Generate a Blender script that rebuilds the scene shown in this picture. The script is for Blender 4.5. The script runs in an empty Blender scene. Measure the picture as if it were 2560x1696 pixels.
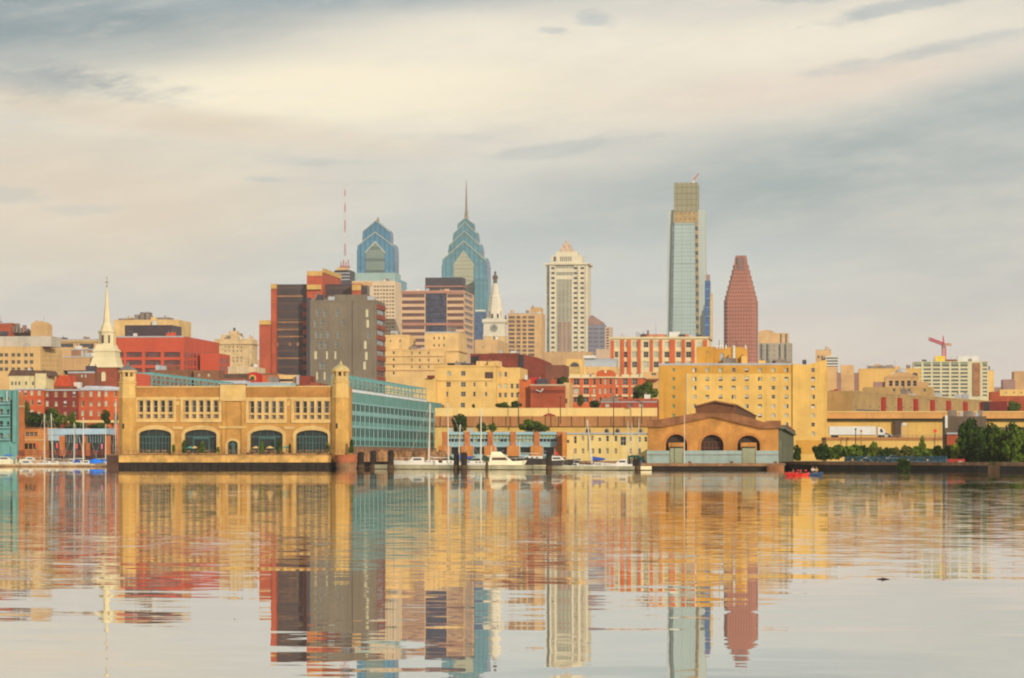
import bpy, bmesh, math, random
from bisect import bisect_left
from mathutils import Vector, Matrix
from mathutils.geometry import tessellate_polygon

# ------------------------------------------------------------------ camera, sky, sun, exposure
SC = bpy.context.scene
F, CX, HY, CH = 7600.0, 1280.0, 1143.0, 2.6     # focal length and horizon of the photograph (2560 wide), eye height in metres
R = math.radians
cam = bpy.data.cameras.new('camera'); camo = bpy.data.objects.new('camera', cam); SC.collection.objects.link(camo)
camo.location = (0, 0, CH); camo.rotation_euler = (R(90), 0, 0)
cam.sensor_width = 36; cam.lens = 36 * F / 2560; cam.shift_y = (HY - 848) / 2560
cam.clip_start = 0.5; cam.clip_end = 60000
SC.camera = camo
SUN_EL, SUN_AZ = 17.0, -28.0      # low morning sun behind the camera, to its right
SUN_STR, SKY_STR, EXPO = 3.85, 0.1, 0.0
SC.view_settings.view_transform = 'Standard'; SC.view_settings.look = 'None'
SC.view_settings.exposure = EXPO; SC.view_settings.gamma = 1
SC.cycles.filter_width = 2.1
SC.cycles.max_bounces = 6; SC.cycles.diffuse_bounces = 3; SC.cycles.glossy_bounces = 4
SC.cycles.use_denoising = True

def lin(c):
    c = c / 255.0
    return c / 12.92 if c <= 0.04045 else ((c + 0.055) / 1.055) ** 2.4
def rgb(r, g, b): return (lin(r), lin(g), lin(b), 1)

class NT:
    def __init__(s, tree): s.t = tree; s.n = tree.nodes; s.l = tree.links
    def new(s, typ, **kw):
        n = s.n.new(typ)
        for k, v in kw.items(): setattr(n, k, v)
        return n
    def put(s, sock, v):
        if isinstance(v, bpy.types.NodeSocket): s.l.new(v, sock)
        elif v is not None:
            if hasattr(sock.default_value, '__len__') and not hasattr(v, '__len__'): v = [v] * len(sock.default_value)
            sock.default_value = v
    def m(s, op, a, b=None, c=None, clamp=False):
        n = s.new('ShaderNodeMath', operation=op, use_clamp=clamp)
        s.put(n.inputs[0], a)
        if b is not None: s.put(n.inputs[1], b)
        if c is not None: s.put(n.inputs[2], c)
        return n.outputs[0]
    def mix(s, f, a, b, blend='MIX'):
        n = s.new('ShaderNodeMix', data_type='RGBA', blend_type=blend)
        s.put(n.inputs[0], f); s.put(n.inputs[6], a); s.put(n.inputs[7], b)
        return n.outputs[2]
    def comb(s, x, y, z):
        n = s.new('ShaderNodeCombineXYZ'); s.put(n.inputs[0], x); s.put(n.inputs[1], y); s.put(n.inputs[2], z); return n.outputs[0]
    def sep(s, v):
        n = s.new('ShaderNodeSeparateXYZ'); s.put(n.inputs[0], v); return n.outputs
    def noise(s, v, scale=1, detail=3, rough=0.5, out=0):
        n = s.new('ShaderNodeTexNoise'); s.put(n.inputs['Vector'], v); n.inputs['Scale'].default_value = scale
        n.inputs['Detail'].default_value = detail; n.inputs['Roughness'].default_value = rough; return n.outputs[out]
    def ramp(s, v, a, b, lo=0.0, hi=1.0, smooth=True):
        n = s.new('ShaderNodeMapRange', interpolation_type='SMOOTHSTEP' if smooth else 'LINEAR')
        s.put(n.inputs[0], v); n.inputs[1].default_value = a; n.inputs[2].default_value = b
        n.inputs[3].default_value = lo; n.inputs[4].default_value = hi; return n.outputs[0]

def build_world():
    w = bpy.data.worlds.new('World'); SC.world = w; w.use_nodes = True
    t = NT(w.node_tree); t.n.clear()
    sky = t.new('ShaderNodeTexSky', sky_type='NISHITA', sun_disc=False)
    sky.sun_elevation = R(SUN_EL); sky.sun_rotation = R(180 + SUN_AZ); sky.altitude = 10; sky.air_density = 1.2; sky.dust_density = 2.0
    d = t.new('ShaderNodeTexCoord').outputs['Generated']
    x, y, z = t.sep(d)
    az = t.m('MULTIPLY', t.m('ARCTAN2', x, y), F)
    el = t.m('MULTIPLY', t.m('ARCSINE', z), F)
    u = t.m('DIVIDE', az, 1000.0); v = t.m('DIVIDE', t.m('ABSOLUTE', el), 1000.0)
    # stretched cloud noise, a slight upward drift to the right
    vd = t.m('SUBTRACT', v, t.m('MULTIPLY', u, 0.10))
    n1 = t.noise(t.comb(t.m('MULTIPLY', u, 1.3), t.m('MULTIPLY', vd, 6.0), 3.1), 1.0, 5, 0.58)
    n2 = t.noise(t.comb(t.m('MULTIPLY', u, 3.4), t.m('MULTIPLY', vd, 13.0), 9.7), 1.0, 5, 0.6)
    n4 = t.noise(t.comb(t.m('MULTIPLY', u, 7.5), t.m('MULTIPLY', vd, 26.0), 5.3), 1.0, 5, 0.62)
    n3 = t.noise(t.comb(t.m('MULTIPLY', u, 0.55), t.m('MULTIPLY', vd, 2.6), 1.7), 1.0, 3, 0.5)
    wob = t.m('ADD', t.m('MULTIPLY', t.m('SUBTRACT', n1, 0.5), 1.5), t.m('MULTIPLY', t.m('SUBTRACT', n2, 0.5), 0.9))
    wob2 = t.m('ADD', t.m('MULTIPLY', t.m('SUBTRACT', n4, 0.5), 3.2), t.m('MULTIPLY', t.m('SUBTRACT', n2, 0.5), 1.6))
    col = t.mix(t.ramp(v, 0.20, 0.46), rgb(226, 212, 203), rgb(208, 208, 203))
    col = t.mix(t.ramp(v, 0.42, 0.95), col, rgb(226, 219, 205))
    col = t.mix(t.ramp(n3, 0.35, 0.7, 0, 0.35), col, rgb(196, 200, 195))
    def blob(col, px, py, su, sv, c, amp, rot=0.0, k=0.5):
        cu, cv = (px - CX) / 1000.0, (HY - py) / 1000.0
        du = t.m('SUBTRACT', u, cu); dv = t.m('SUBTRACT', v, cv)
        if rot: dv = t.m('SUBTRACT', dv, t.m('MULTIPLY', du, rot))
        q = t.m('ADD', t.m('POWER', t.m('DIVIDE', du, su / 1000.0), 2.0), t.m('POWER', t.m('DIVIDE', dv, sv / 1000.0), 2.0))
        q = t.m('SQRT', q)
        q = t.m('SUBTRACT', q, t.m('MULTIPLY', wob2 if su < 390 else wob, k))
        return t.mix(t.ramp(q, 1.25, 0.25, 0.0, amp), col, rgb(*c))
    B = [(200, 520, 760, 240, (228, 211, 186), .8, 0, .4),
         (1550, 650, 950, 180, (200, 207, 204), .8, 0, .4),
         (2200, 430, 1150, 185, (162, 175, 176), 1.0, .13, .35),
         (2450, 620, 460, 300, (190, 192, 188), .6, 0, .4),
         (1500, 230, 1000, 130, (238, 226, 206), .85, .05, .4),
         (2050, 215, 560, 70, (232, 214, 198), .7, .12, .4),
         (800, 225, 800, 125, (255, 243, 214), 1.0, .02, .45),
         (1950, 110, 640, 85, (246, 236, 214), .9, .08, .4),
         (1150, 110, 560, 70, (246, 236, 214), .85, .02, .4),
         (130, 55, 860, 165, (138, 154, 160), 1.0, .03, .4),
         (850, 0, 720, 50, (154, 168, 174), .9, .03, .5),
         (60, 215, 380, 60, (163, 170, 170), .8, -.05, .6),
         (215, 208, 130, 26, (150, 158, 163), .55, -.1, .7),
         (330, 300, 760, 45, (222, 204, 180), .6, -.1, .6),
         (1495, 54, 52, 20, (184, 192, 192), .8, 0, .8),
         (1385, 83, 36, 9, (188, 194, 192), .7, 0, .8),
         (1990, 6, 120, 14, (176, 184, 186), .8, 0, .8),
         (2240, 34, 260, 24, (181, 187, 188), .85, .16, .7),
         (2330, 140, 280, 20, (190, 193, 190), .75, .17, .7),
         (2560, 250, 400, 85, (170, 180, 180), .9, .14, .6),
         (790, 408, 130, 13, (192, 196, 190), .6, 0, .8),
         (660, 454, 55, 10, (186, 194, 190), .65, 0, .8),
         (1150, 345, 90, 16, (196, 198, 192), .5, .05, .8),
         (40, 500, 110, 24, (190, 190, 184), .65, 0, .8),
         (210, 530, 100, 16, (200, 196, 186), .6, 0, .8),
         (900, 460, 150, 10, (196, 198, 190), .4, 0, .8),
         (1420, 372, 240, 22, (180, 188, 186), .6, .12, .7)]
    for px, py, su, sv, c, amp, rot, k in B: col = blob(col, px, py, su, sv, c, amp, rot, k)
    col = t.mix(t.ramp(n2, 0.34, 0.72, 0.0, 0.5), col, t.mix(0.45, col, rgb(250, 241, 222)))
    col = t.mix(t.m('MULTIPLY', t.ramp(n4, 0.45, 0.8), t.ramp(n1, 0.35, 0.65, 0.06, 0.28)), col, t.mix(0.5, col, rgb(178, 186, 186)))
    col = t.mix(t.m('MULTIPLY', t.ramp(n4, 0.5, 0.2), t.ramp(v, 0.5, 0.9, 0.0, 0.4)), col, t.mix(0.5, col, rgb(248, 236, 214)))
    up = t.mix(1.0, col, (1.03 / SKY_STR, 1.03 / SKY_STR, 1.035 / SKY_STR, 1), 'MULTIPLY')
    fin = t.mix(0.93, sky.outputs[0], up)
    bg = t.new('ShaderNodeBackground'); t.put(bg.inputs[0], fin); bg.inputs[1].default_value = SKY_STR
    o = t.new('ShaderNodeOutputWorld'); t.l.new(bg.outputs[0], o.inputs[0])
build_world()
sl = bpy.data.lights.new('sun', 'SUN'); sl.energy = SUN_STR; sl.angle = R(0.6); sl.color = (1, 0.86, 0.66)
so = bpy.data.objects.new('sun', sl); SC.collection.objects.link(so)
_d = Vector((-math.sin(R(SUN_AZ)) * math.cos(R(SUN_EL)), -math.cos(R(SUN_AZ)) * math.cos(R(SUN_EL)), math.sin(R(SUN_EL))))
so.rotation_euler = _d.to_track_quat('Z', 'Y').to_euler()

# ------------------------------------------------------------------ materials
KF = (1.42, 1.265, 1.045)           # rough light on a camera-facing wall: turns a colour read off the photograph into a base colour
def alb(r, g, b): return tuple(min(0.86, max(0.006, lin(c) / k)) for c, k in zip((r, g, b), KF)) + (1,)
MATS = {}
def mat(name, c, rough=0.85, var=0.16, scale=0.18, streak=0.12, spec=0.25, metal=0.0, grid=None, bump=0.0, raw=False):
    """procedural material: base colour with soft blotches and rain streaks; grid = list of (axis, cell, fraction, colour, shift) joint / window lines"""
    if name in MATS: return MATS[name]
    M = bpy.data.materials.new(name); M.use_nodes = True; t = NT(M.node_tree)
    p = t.n['Principled BSDF']; base = c if raw else alb(*c)
    pos = t.new('ShaderNodeNewGeometry').outputs['Position']; x, y, z = t.sep(pos)
    dark = tuple(v * (1 - var * 1.5) for v in base[:3]) + (1,); lite = tuple(min(0.9, v * (1 + var)) for v in base[:3]) + (1,)
    col = t.mix(t.ramp(t.noise(pos, scale, 4, 0.6), 0.3, 0.7), dark, lite)
    fine = t.noise(pos, scale * 7, 3, 0.7); col = t.mix(t.ramp(fine, 0.42, 0.75, 0.0, min(.6, var * 2.6)), col, tuple(v * 0.74 for v in base[:3]) + (1,))
    patch = t.noise(t.comb(t.m('MULTIPLY', x, .35), t.m('MULTIPLY', y, .35), t.m('MULTIPLY', z, .9)), scale * 2.2, 1, 0.3); col = t.mix(t.ramp(patch, 0.58, 0.62, 0.0, min(.3, var * 1.2)), col, tuple(min(.9, v * 1.14) for v in base[:3]) + (1,))
    if streak:
        s = t.noise(t.comb(t.m('MULTIPLY', t.m('ADD', x, y), 0.9), t.m('MULTIPLY', y, 0.1), t.m('MULTIPLY', z, 0.05)), 1.0, 3, 0.6)
        col = t.mix(t.ramp(s, 0.48, 0.78, 0.0, min(.75, streak * 4.5)), col, tuple(v * 0.62 for v in base[:3]) + (1,))
    if grid:
        a = R(6); u = t.m('ADD', t.m('MULTIPLY', x, math.cos(a) + math.sin(a)), t.m('MULTIPLY', y, math.cos(a) - math.sin(a)))
        for cu, fu, cz, fz, gc in grid:
            mu = t.m('LESS_THAN', t.m('FRACT', t.m('DIVIDE', u, cu)), fu) if cu else None
            mz = t.m('LESS_THAN', t.m('FRACT', t.m('DIVIDE', z, cz)), fz) if cz else None
            k = t.m('MULTIPLY', mu, mz) if cu and cz else (mu or mz)
            gb = alb(*gc)
            wn = t.new('ShaderNodeTexWhiteNoise', noise_dimensions='3D')
            t.put(wn.inputs[0], t.comb(t.m('FLOOR', t.m('DIVIDE', u, cu or 1e6)), 0.0, t.m('FLOOR', t.m('DIVIDE', z, cz or 1e6))))
            gcol = t.mix(t.m('MULTIPLY', wn.outputs[0], 0.5), gb, tuple(v * 0.45 for v in gb[:3]) + (1,))
            col = t.mix(k, col, gcol)
    t.put(p.inputs['Base Color'], col); p.inputs['Roughness'].default_value = rough
    p.inputs['Specular IOR Level'].default_value = spec; p.inputs['Metallic'].default_value = metal
    if bump:
        b = t.new('ShaderNodeBump'); b.inputs['Strength'].default_value = bump; b.inputs['Distance'].default_value = 0.3
        t.put(b.inputs['Height'], t.noise(pos, 1.5, 4, 0.6)); t.l.new(b.outputs[0], p.inputs['Normal'])
    MATS[name] = M; return M
def glass(name, c, rough=0.12, spec=0.5):
    return mat(name, c, rough, 0.3, 0.35, 0, spec)

GL = glass('window_glass_dark', (48, 44, 42)); GL2 = glass('window_glass_grey', (84, 82, 80)); GLB = glass('window_glass_bluish', (92, 104, 112))
GLG = glass('window_glass_green', (40, 48, 42)); BLIND = mat('window_blind_pale', (205, 200, 165), 0.7); BLINDW = mat('window_blind_white', (222, 214, 196), 0.7)
MUTE = mat('window_mute_tan', (178, 146, 98), 0.6); GLBR = glass('window_glass_brown', (88, 56, 44))
MIXD = [GL, GL, GL2, GLBR]; MIXL = [GL, GL2, BLIND, BLIND, MUTE]

# ------------------------------------------------------------------ mesh builder
def P(px, D): return (px - CX) * D / F
def Zp(py, D): return CH + (HY - py) * D / F
class MB:
    def __init__(s): s.v = []; s.f = []; s.mi = []; s.m = 0
    def add(s, vs, fs):
        o = len(s.v); s.v += [tuple(q) for q in vs]; s.f += [tuple(o + i for i in f) for f in fs]; s.mi += [s.m] * len(fs); return s
    def quad(s, a, b, c, d): return s.add([a, b, c, d], [(0, 1, 2, 3)])
    def hexa(s, b, t):           # four bottom, four top points, counter-clockwise from above
        return s.add(list(b) + list(t), [(3, 2, 1, 0), (4, 5, 6, 7), (0, 1, 5, 4), (1, 2, 6, 5), (2, 3, 7, 6), (3, 0, 4, 7)])
    def box(s, x0, x1, y0, y1, z0, z1):
        q = [(x0, y0), (x1, y0), (x1, y1), (x0, y1)]
        return s.hexa([(a, b, z0) for a, b in q], [(a, b, z1) for a, b in q])
    def prism(s, poly, z0, z1, top=None):
        n = len(poly); top = top or poly
        return s.add([(x, y, z0) for x, y in poly] + [(x, y, z1) for x, y in top],
                     [tuple(range(n - 1, -1, -1)), tuple(range(n, 2 * n))] + [(i, (i + 1) % n, n + (i + 1) % n, n + i) for i in range(n)])
    def tube(s, p, q, r0, r1=None, n=6):
        p, q = Vector(p), Vector(q); r1 = r0 if r1 is None else r1
        d = (q - p).normalized(); a = d.orthogonal().normalized(); b = d.cross(a)
        vs = [p + (a * math.cos(2 * math.pi * i / n) + b * math.sin(2 * math.pi * i / n)) * r0 for i in range(n)]
        vs += [q + (a * math.cos(2 * math.pi * i / n) + b * math.sin(2 * math.pi * i / n)) * r1 for i in range(n)]
        return s.add(vs, [tuple(range(n - 1, -1, -1)), tuple(range(n, 2 * n))] + [(i, (i + 1) % n, n + (i + 1) % n, n + i) for i in range(n)])
    def lathe(s, cx, cy, prof, n=16, rot=0.0, sq=None):
        """rings of (radius, z); n = 4 with rot 45 gives square tiers (radius = half width * sqrt2)"""
        vs = []; fs = []
        for r, z in prof:
            for i in range(n):
                a = rot + 2 * math.pi * i / n; vs.append((cx + r * math.cos(a), cy + r * math.sin(a), z))
        for k in range(len(prof) - 1):
            for i in range(n): fs.append((k * n + i, k * n + (i + 1) % n, (k + 1) * n + (i + 1) % n, (k + 1) * n + i))
        fs.append(tuple(range(n - 1, -1, -1))); fs.append(tuple((len(prof) - 1) * n + i for i in range(n)))
        return s.add(vs, fs)
    def loft(s, rings, cap=True):
        n = len(rings[0]); vs = [p for r in rings for p in r]; fs = []
        for k in range(len(rings) - 1):
            for i in range(n): fs.append((k * n + i, k * n + (i + 1) % n, (k + 1) * n + (i + 1) % n, (k + 1) * n + i))
        if cap: fs += [tuple(range(n - 1, -1, -1)), tuple((len(rings) - 1) * n + i for i in range(n))]
        return s.add(vs, fs)
    def build(s, name, ms, parent=None, smooth=False):
        ms = ms if isinstance(ms, (list, tuple)) else [ms]
        me = bpy.data.meshes.new(name); o = (0, 0, 0) if parent is None else wloc(parent)
        me.from_pydata([(x - o[0], y - o[1], z - o[2]) for x, y, z in s.v], [], s.f)
        for m in ms: me.materials.append(m)
        if len(ms) > 1: me.polygons.foreach_set('material_index', s.mi)
        if smooth: me.polygons.foreach_set('use_smooth', [True] * len(me.polygons))
        bm = bmesh.new(); bm.from_mesh(me); bmesh.ops.recalc_face_normals(bm, faces=bm.faces); bm.to_mesh(me); bm.free()
        ob = bpy.data.objects.new(name, me); SC.collection.objects.link(ob)
        if parent is not None: ob.parent = parent
        return ob
def wloc(o):
    l = Vector(o.location)
    while o.parent: o = o.parent; l = l + Vector(o.location)
    return tuple(l)
def tag(o, label, cat, group=None):
    o['label'] = label; o['category'] = cat
    if group: o['group'] = group
    return o
def thing(name, label, cat, loc=(0, 0, 0), rz=0.0, group=None):
    o = bpy.data.objects.new(name, None); SC.collection.objects.link(o); o.location = loc; o.rotation_euler = (0, 0, rz); o.empty_display_size = 0.5
    return tag(o, label, cat, group)
def copy_tree(o, parent=None):
    c = o.copy(); SC.collection.objects.link(c)
    if parent is not None: c.parent = parent
    for ch in list(o.children): copy_tree(ch, c)
    return c
def put(src, first, loc, rz=0.0, sc=1.0, label=None, group=None):
    o = src if first else copy_tree(src)
    o.location = loc; o.rotation_euler = (0, 0, rz); o.scale = (sc, sc, sc) if not hasattr(sc, '__len__') else sc
    if label: o['label'] = label
    if group: o['group'] = group
    return o

# ------------------------------------------------------------------ buildings
GZ = 1.5
TH = 6.0
class Face:
    def __init__(s, P0, d, L, n): s.P0 = Vector((P0[0], P0[1], 0)); s.d = Vector((d[0], d[1], 0)); s.L = L; s.n = Vector((n[0], n[1], 0)); s.op = []
    def U(s, px):
        a = (px - CX) / F; return (a * s.P0.y - s.P0.x) / (s.d.x - a * s.d.y)
    def D(s, u): return s.P0.y + s.d.y * u
    def pt(s, u, z, out=0.0):
        q = s.P0 + s.d * u + s.n * out; return (q.x, q.y, z)
    def box(s, mb, u0, u1, z0, z1, d0, d1):
        b = [s.pt(u0, z0, d1), s.pt(u1, z0, d1), s.pt(u1, z0, d0), s.pt(u0, z0, d0)]
        return mb.hexa(b, [(x, y, z1) for x, y, _ in b])
    def pxbox(s, mb, x0, x1, y0, y1, d0, d1):
        u0, u1 = s.U(x0), s.U(x1); D = s.D((u0 + u1) / 2); return s.box(mb, u0, u1, Zp(y1, D), Zp(y0, D), d0, d1)
    def poly(s, mb, uz, d0, d1):                       # extrude an outline in the face plane
        n = len(uz); vs = [s.pt(u, z, d0) for u, z in uz] + [s.pt(u, z, d1) for u, z in uz]
        tri = tessellate_polygon([[Vector((u, z, 0)) for u, z in uz]])
        mb.add(vs, [tuple(t) for t in tri] + [tuple(n + i for i in t) for t in tri] + [(i, (i + 1) % n, n + (i + 1) % n, n + i) for i in range(n)])
def holes(mb, f, outer, hs, reveal):                   # wall polygon with shaped openings and their reveals
    tri = tessellate_polygon([[Vector((u, z, 0)) for u, z in q] for q in [outer] + hs])
    flat = [q for r in [outer] + hs for q in r]
    mb.add([f.pt(u, z) for u, z in flat], [tuple(t) for t in tri])
    for h in hs:
        n = len(h); mb.add([f.pt(u, z) for u, z in h] + [f.pt(u, z, -reveal) for u, z in h], [(i, (i + 1) % n, n + (i + 1) % n, n + i) for i in range(n)])
def gridwall(mb, f, z0, z1, reveal):
    us = sorted({0.0, round(f.L, 3)} | {round(min(max(q, 0), f.L), 3) for o in f.op for q in (o[0], o[1])})
    zs = sorted({round(z0, 3), round(z1, 3)} | {round(min(max(q, z0), z1), 3) for o in f.op for q in (o[2], o[3])})
    hole = set()
    for o in f.op:
        a = [round(min(max(q, 0), f.L), 3) for q in o[:2]]; b = [round(min(max(q, z0), z1), 3) for q in o[2:4]]
        for i in range(bisect_left(us, a[0]), bisect_left(us, a[1])):
            for j in range(bisect_left(zs, b[0]), bisect_left(zs, b[1])): hole.add((i, j))
        r = o[4] if len(o) > 4 else reveal
        q = [(a[0], b[0]), (a[1], b[0]), (a[1], b[1]), (a[0], b[1])]
        mb.add([f.pt(u, z) for u, z in q] + [f.pt(u, z, -r) for u, z in q], [(i, (i + 1) % 4, 4 + (i + 1) % 4, 4 + i) for i in range(4)])
    for i in range(len(us) - 1):
        for j in range(len(zs) - 1):
            if (i, j) not in hole: mb.quad(f.pt(us[i], zs[j]), f.pt(us[i + 1], zs[j]), f.pt(us[i + 1], zs[j + 1]), f.pt(us[i], zs[j + 1]))
PANES = {}
def pane_mesh(w, h, m, name):
    if isinstance(m, tuple):
        m1, m2, q, mode = m; k = (name, round(w, 2), round(h, 2), m1.name, m2.name, q, mode)
        if k not in PANES:
            mb = MB(); t = .06
            if mode == 'v': mb.box(-w / 2, -w / 2 + w * q, -t, 0, 0, h); mb.m = 1; mb.box(-w / 2 + w * q, w / 2, -t, 0, 0, h)
            else: mb.box(-w / 2, w / 2, -t, 0, 0, h * q); mb.m = 1; mb.box(-w / 2, w / 2, -t, 0, h * q, h)
            ob = mb.build(name, [m1, m2]); PANES[k] = ob.data; bpy.data.objects.remove(ob)
        return PANES[k]
    k = (name, round(w, 2), round(h, 2), m.name)
    if k not in PANES:
        me = bpy.data.meshes.new(name); t = 0.06
        vs = [(-w / 2, -t, 0), (w / 2, -t, 0), (w / 2, 0, 0), (-w / 2, 0, 0), (-w / 2, -t, h), (w / 2, -t, h), (w / 2, 0, h), (-w / 2, 0, h)]
        me.from_pydata(vs, [], [(3, 2, 1, 0), (4, 5, 6, 7), (0, 1, 5, 4), (1, 2, 6, 5), (2, 3, 7, 6), (3, 0, 4, 7)]); me.materials.append(m)
        if name == 'window' and 'teal_wing' not in m.name and .4 < w < 2.6 and h < 3.6:                      # sash bars and frame
            mb = MB(); b = .09; y0, y1 = -.11, -.01
            mb.box(-w / 2, w / 2, -t, 0, 0, h); mb.m = 1
            mb.box(-w / 2, -w / 2 + b, y0, y1, 0, h); mb.box(w / 2 - b, w / 2, y0, y1, 0, h); mb.box(-w / 2 + b, w / 2 - b, y0, y1 - .002, 0, b); mb.box(-w / 2 + b, w / 2 - b, y0, y1 - .002, h - b, h); mb.box(-w / 2 + b, w / 2 - b, y0 + .01, y1 - .004, h * .5 - .04, h * .5 + .04)
            if w > 1.1: mb.box(-.035, .035, y0 + .02, y1 - .006, b, h - b)
            ob = mb.build(name, [m, mat('window_frame_pale', (204, 192, 164), .7, .06, .4, 0)]); me = ob.data; bpy.data.objects.remove(ob)
        PANES[k] = me
    return PANES[k]
ALL = []
class Body:
    """an upright block seen corner-on: front face from xl to xc, side face to xr (photograph pixels at distance D of the corner)"""
    def __init__(s, bl, name, D, xl, xc, yt, m, xr=None, dep=25.0, th=TH, yb=None, zb=None):
        a = R(th); s.bl = bl; s.name = name; s.m = m; s.rev = 0.35; s.D = D; s.cap = True
        dl = (-math.cos(a), math.sin(a)); dr = (math.sin(a), math.cos(a))
        X = P(xc, D); k = xl - CX; L1 = (X * F - k * D) / (F * math.cos(a) + k * math.sin(a)); s.L2 = dep
        if xr:
            k = xr - CX; den = F * math.sin(a) - k * math.cos(a); s.L2 = (k * D - X * F) / den
        s.L1 = L1; s.z1 = Zp(yt, D); s.z0 = zb if zb is not None else (Zp(yb, D) if yb else GZ)
        s.front = Face((X + dl[0] * L1, D + dl[1] * L1), (-dl[0], -dl[1]), L1, (-dr[0], -dr[1]))
        s.side = Face((X, D), dr, s.L2, (-dl[0], -dl[1]))
        s.dl, s.dr = Vector((*dl, 0)), Vector((*dr, 0)); s.c = Vector((X, D, 0)); s.wins = []; s.extra = MB()
        bl.bodies.append(s)
    def open(s, f, u0, u1, z0, z1, m, name='window', rev=None):
        if u0 < 0.02 or u1 > f.L - 0.02 or z0 < s.z0 or z1 > s.z1 - 0.05 or u1 - u0 < 0.02: return
        f.op.append((u0, u1, z0, z1, rev or s.rev)); s.wins.append((f, u0, u1, z0, z1, m, name, rev or s.rev))
    def win(s, f, px, py, w, h, m, name='window', rev=None):   # centre and size in photograph pixels
        u0, u1 = f.U(px - w / 2), f.U(px + w / 2); D = f.D((u0 + u1) / 2)
        s.open(f, u0, u1, Zp(py + h / 2, D), Zp(py - h / 2, D), m, name, rev)
    def wins_px(s, f, xs, ys, w, h, ms, name='window', skip=0.0, rev=None):
        for y in ys:
            for x in xs:
                if random.random() < skip: continue
                s.win(f, x, y, w, h, ms if not isinstance(ms, list) else random.choice(ms), name, rev)
    def grid(s, f, nu, zs, fw, h, ms, mar=0.04, name='window', skip=0.0):   # regular bays along a face at heights zs
        for z in zs:
            for i in range(nu):
                if random.random() < skip: continue
                u = f.L * (mar + (1 - 2 * mar) * (i + .5) / nu); w = f.L * (1 - 2 * mar) / nu * fw
                s.open(f, u - w / 2, u + w / 2, z, z + h, ms if not isinstance(ms, list) else random.choice(ms), name)
    def band(s, f, x0, x1, y0, y1, out, m, name='band'):
        mb = MB(); f.pxbox(mb, x0, x1, y0, y1, -0.05, out); return mb.build(name, m, s.bl.root)
    def zband(s, f, z0, z1, out, m, name='cornice', both=True):
        mb = MB(); s.front.box(mb, -out, s.front.L + out, z0, z1, -0.05, out)
        if both: s.side.box(mb, -out, s.side.L, z0, z1, -0.05, out - 0.01)
        return mb.build(name, m, s.bl.root)
    def finish(s):
        mb = MB(); gridwall(mb, s.front, s.z0, s.z1, s.rev); gridwall(mb, s.side, s.z0, s.z1, s.rev)
        a, b = s.front.pt(0, 0), s.front.pt(s.front.L, 0); c = s.side.pt(s.side.L, 0); d = tuple(Vector(a) + s.dr * s.L2)
        for p, q in ((a, d), (d, c)): mb.quad((p[0], p[1], s.z0), (q[0], q[1], s.z0), (q[0], q[1], s.z1), (p[0], p[1], s.z1))
        if s.cap: mb.quad(*[(q[0], q[1], s.z1) for q in (a, b, c, d)])
        mb.add(s.extra.v, s.extra.f)
        s.wall = mb.build(s.name, s.m, s.bl.root)
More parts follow.
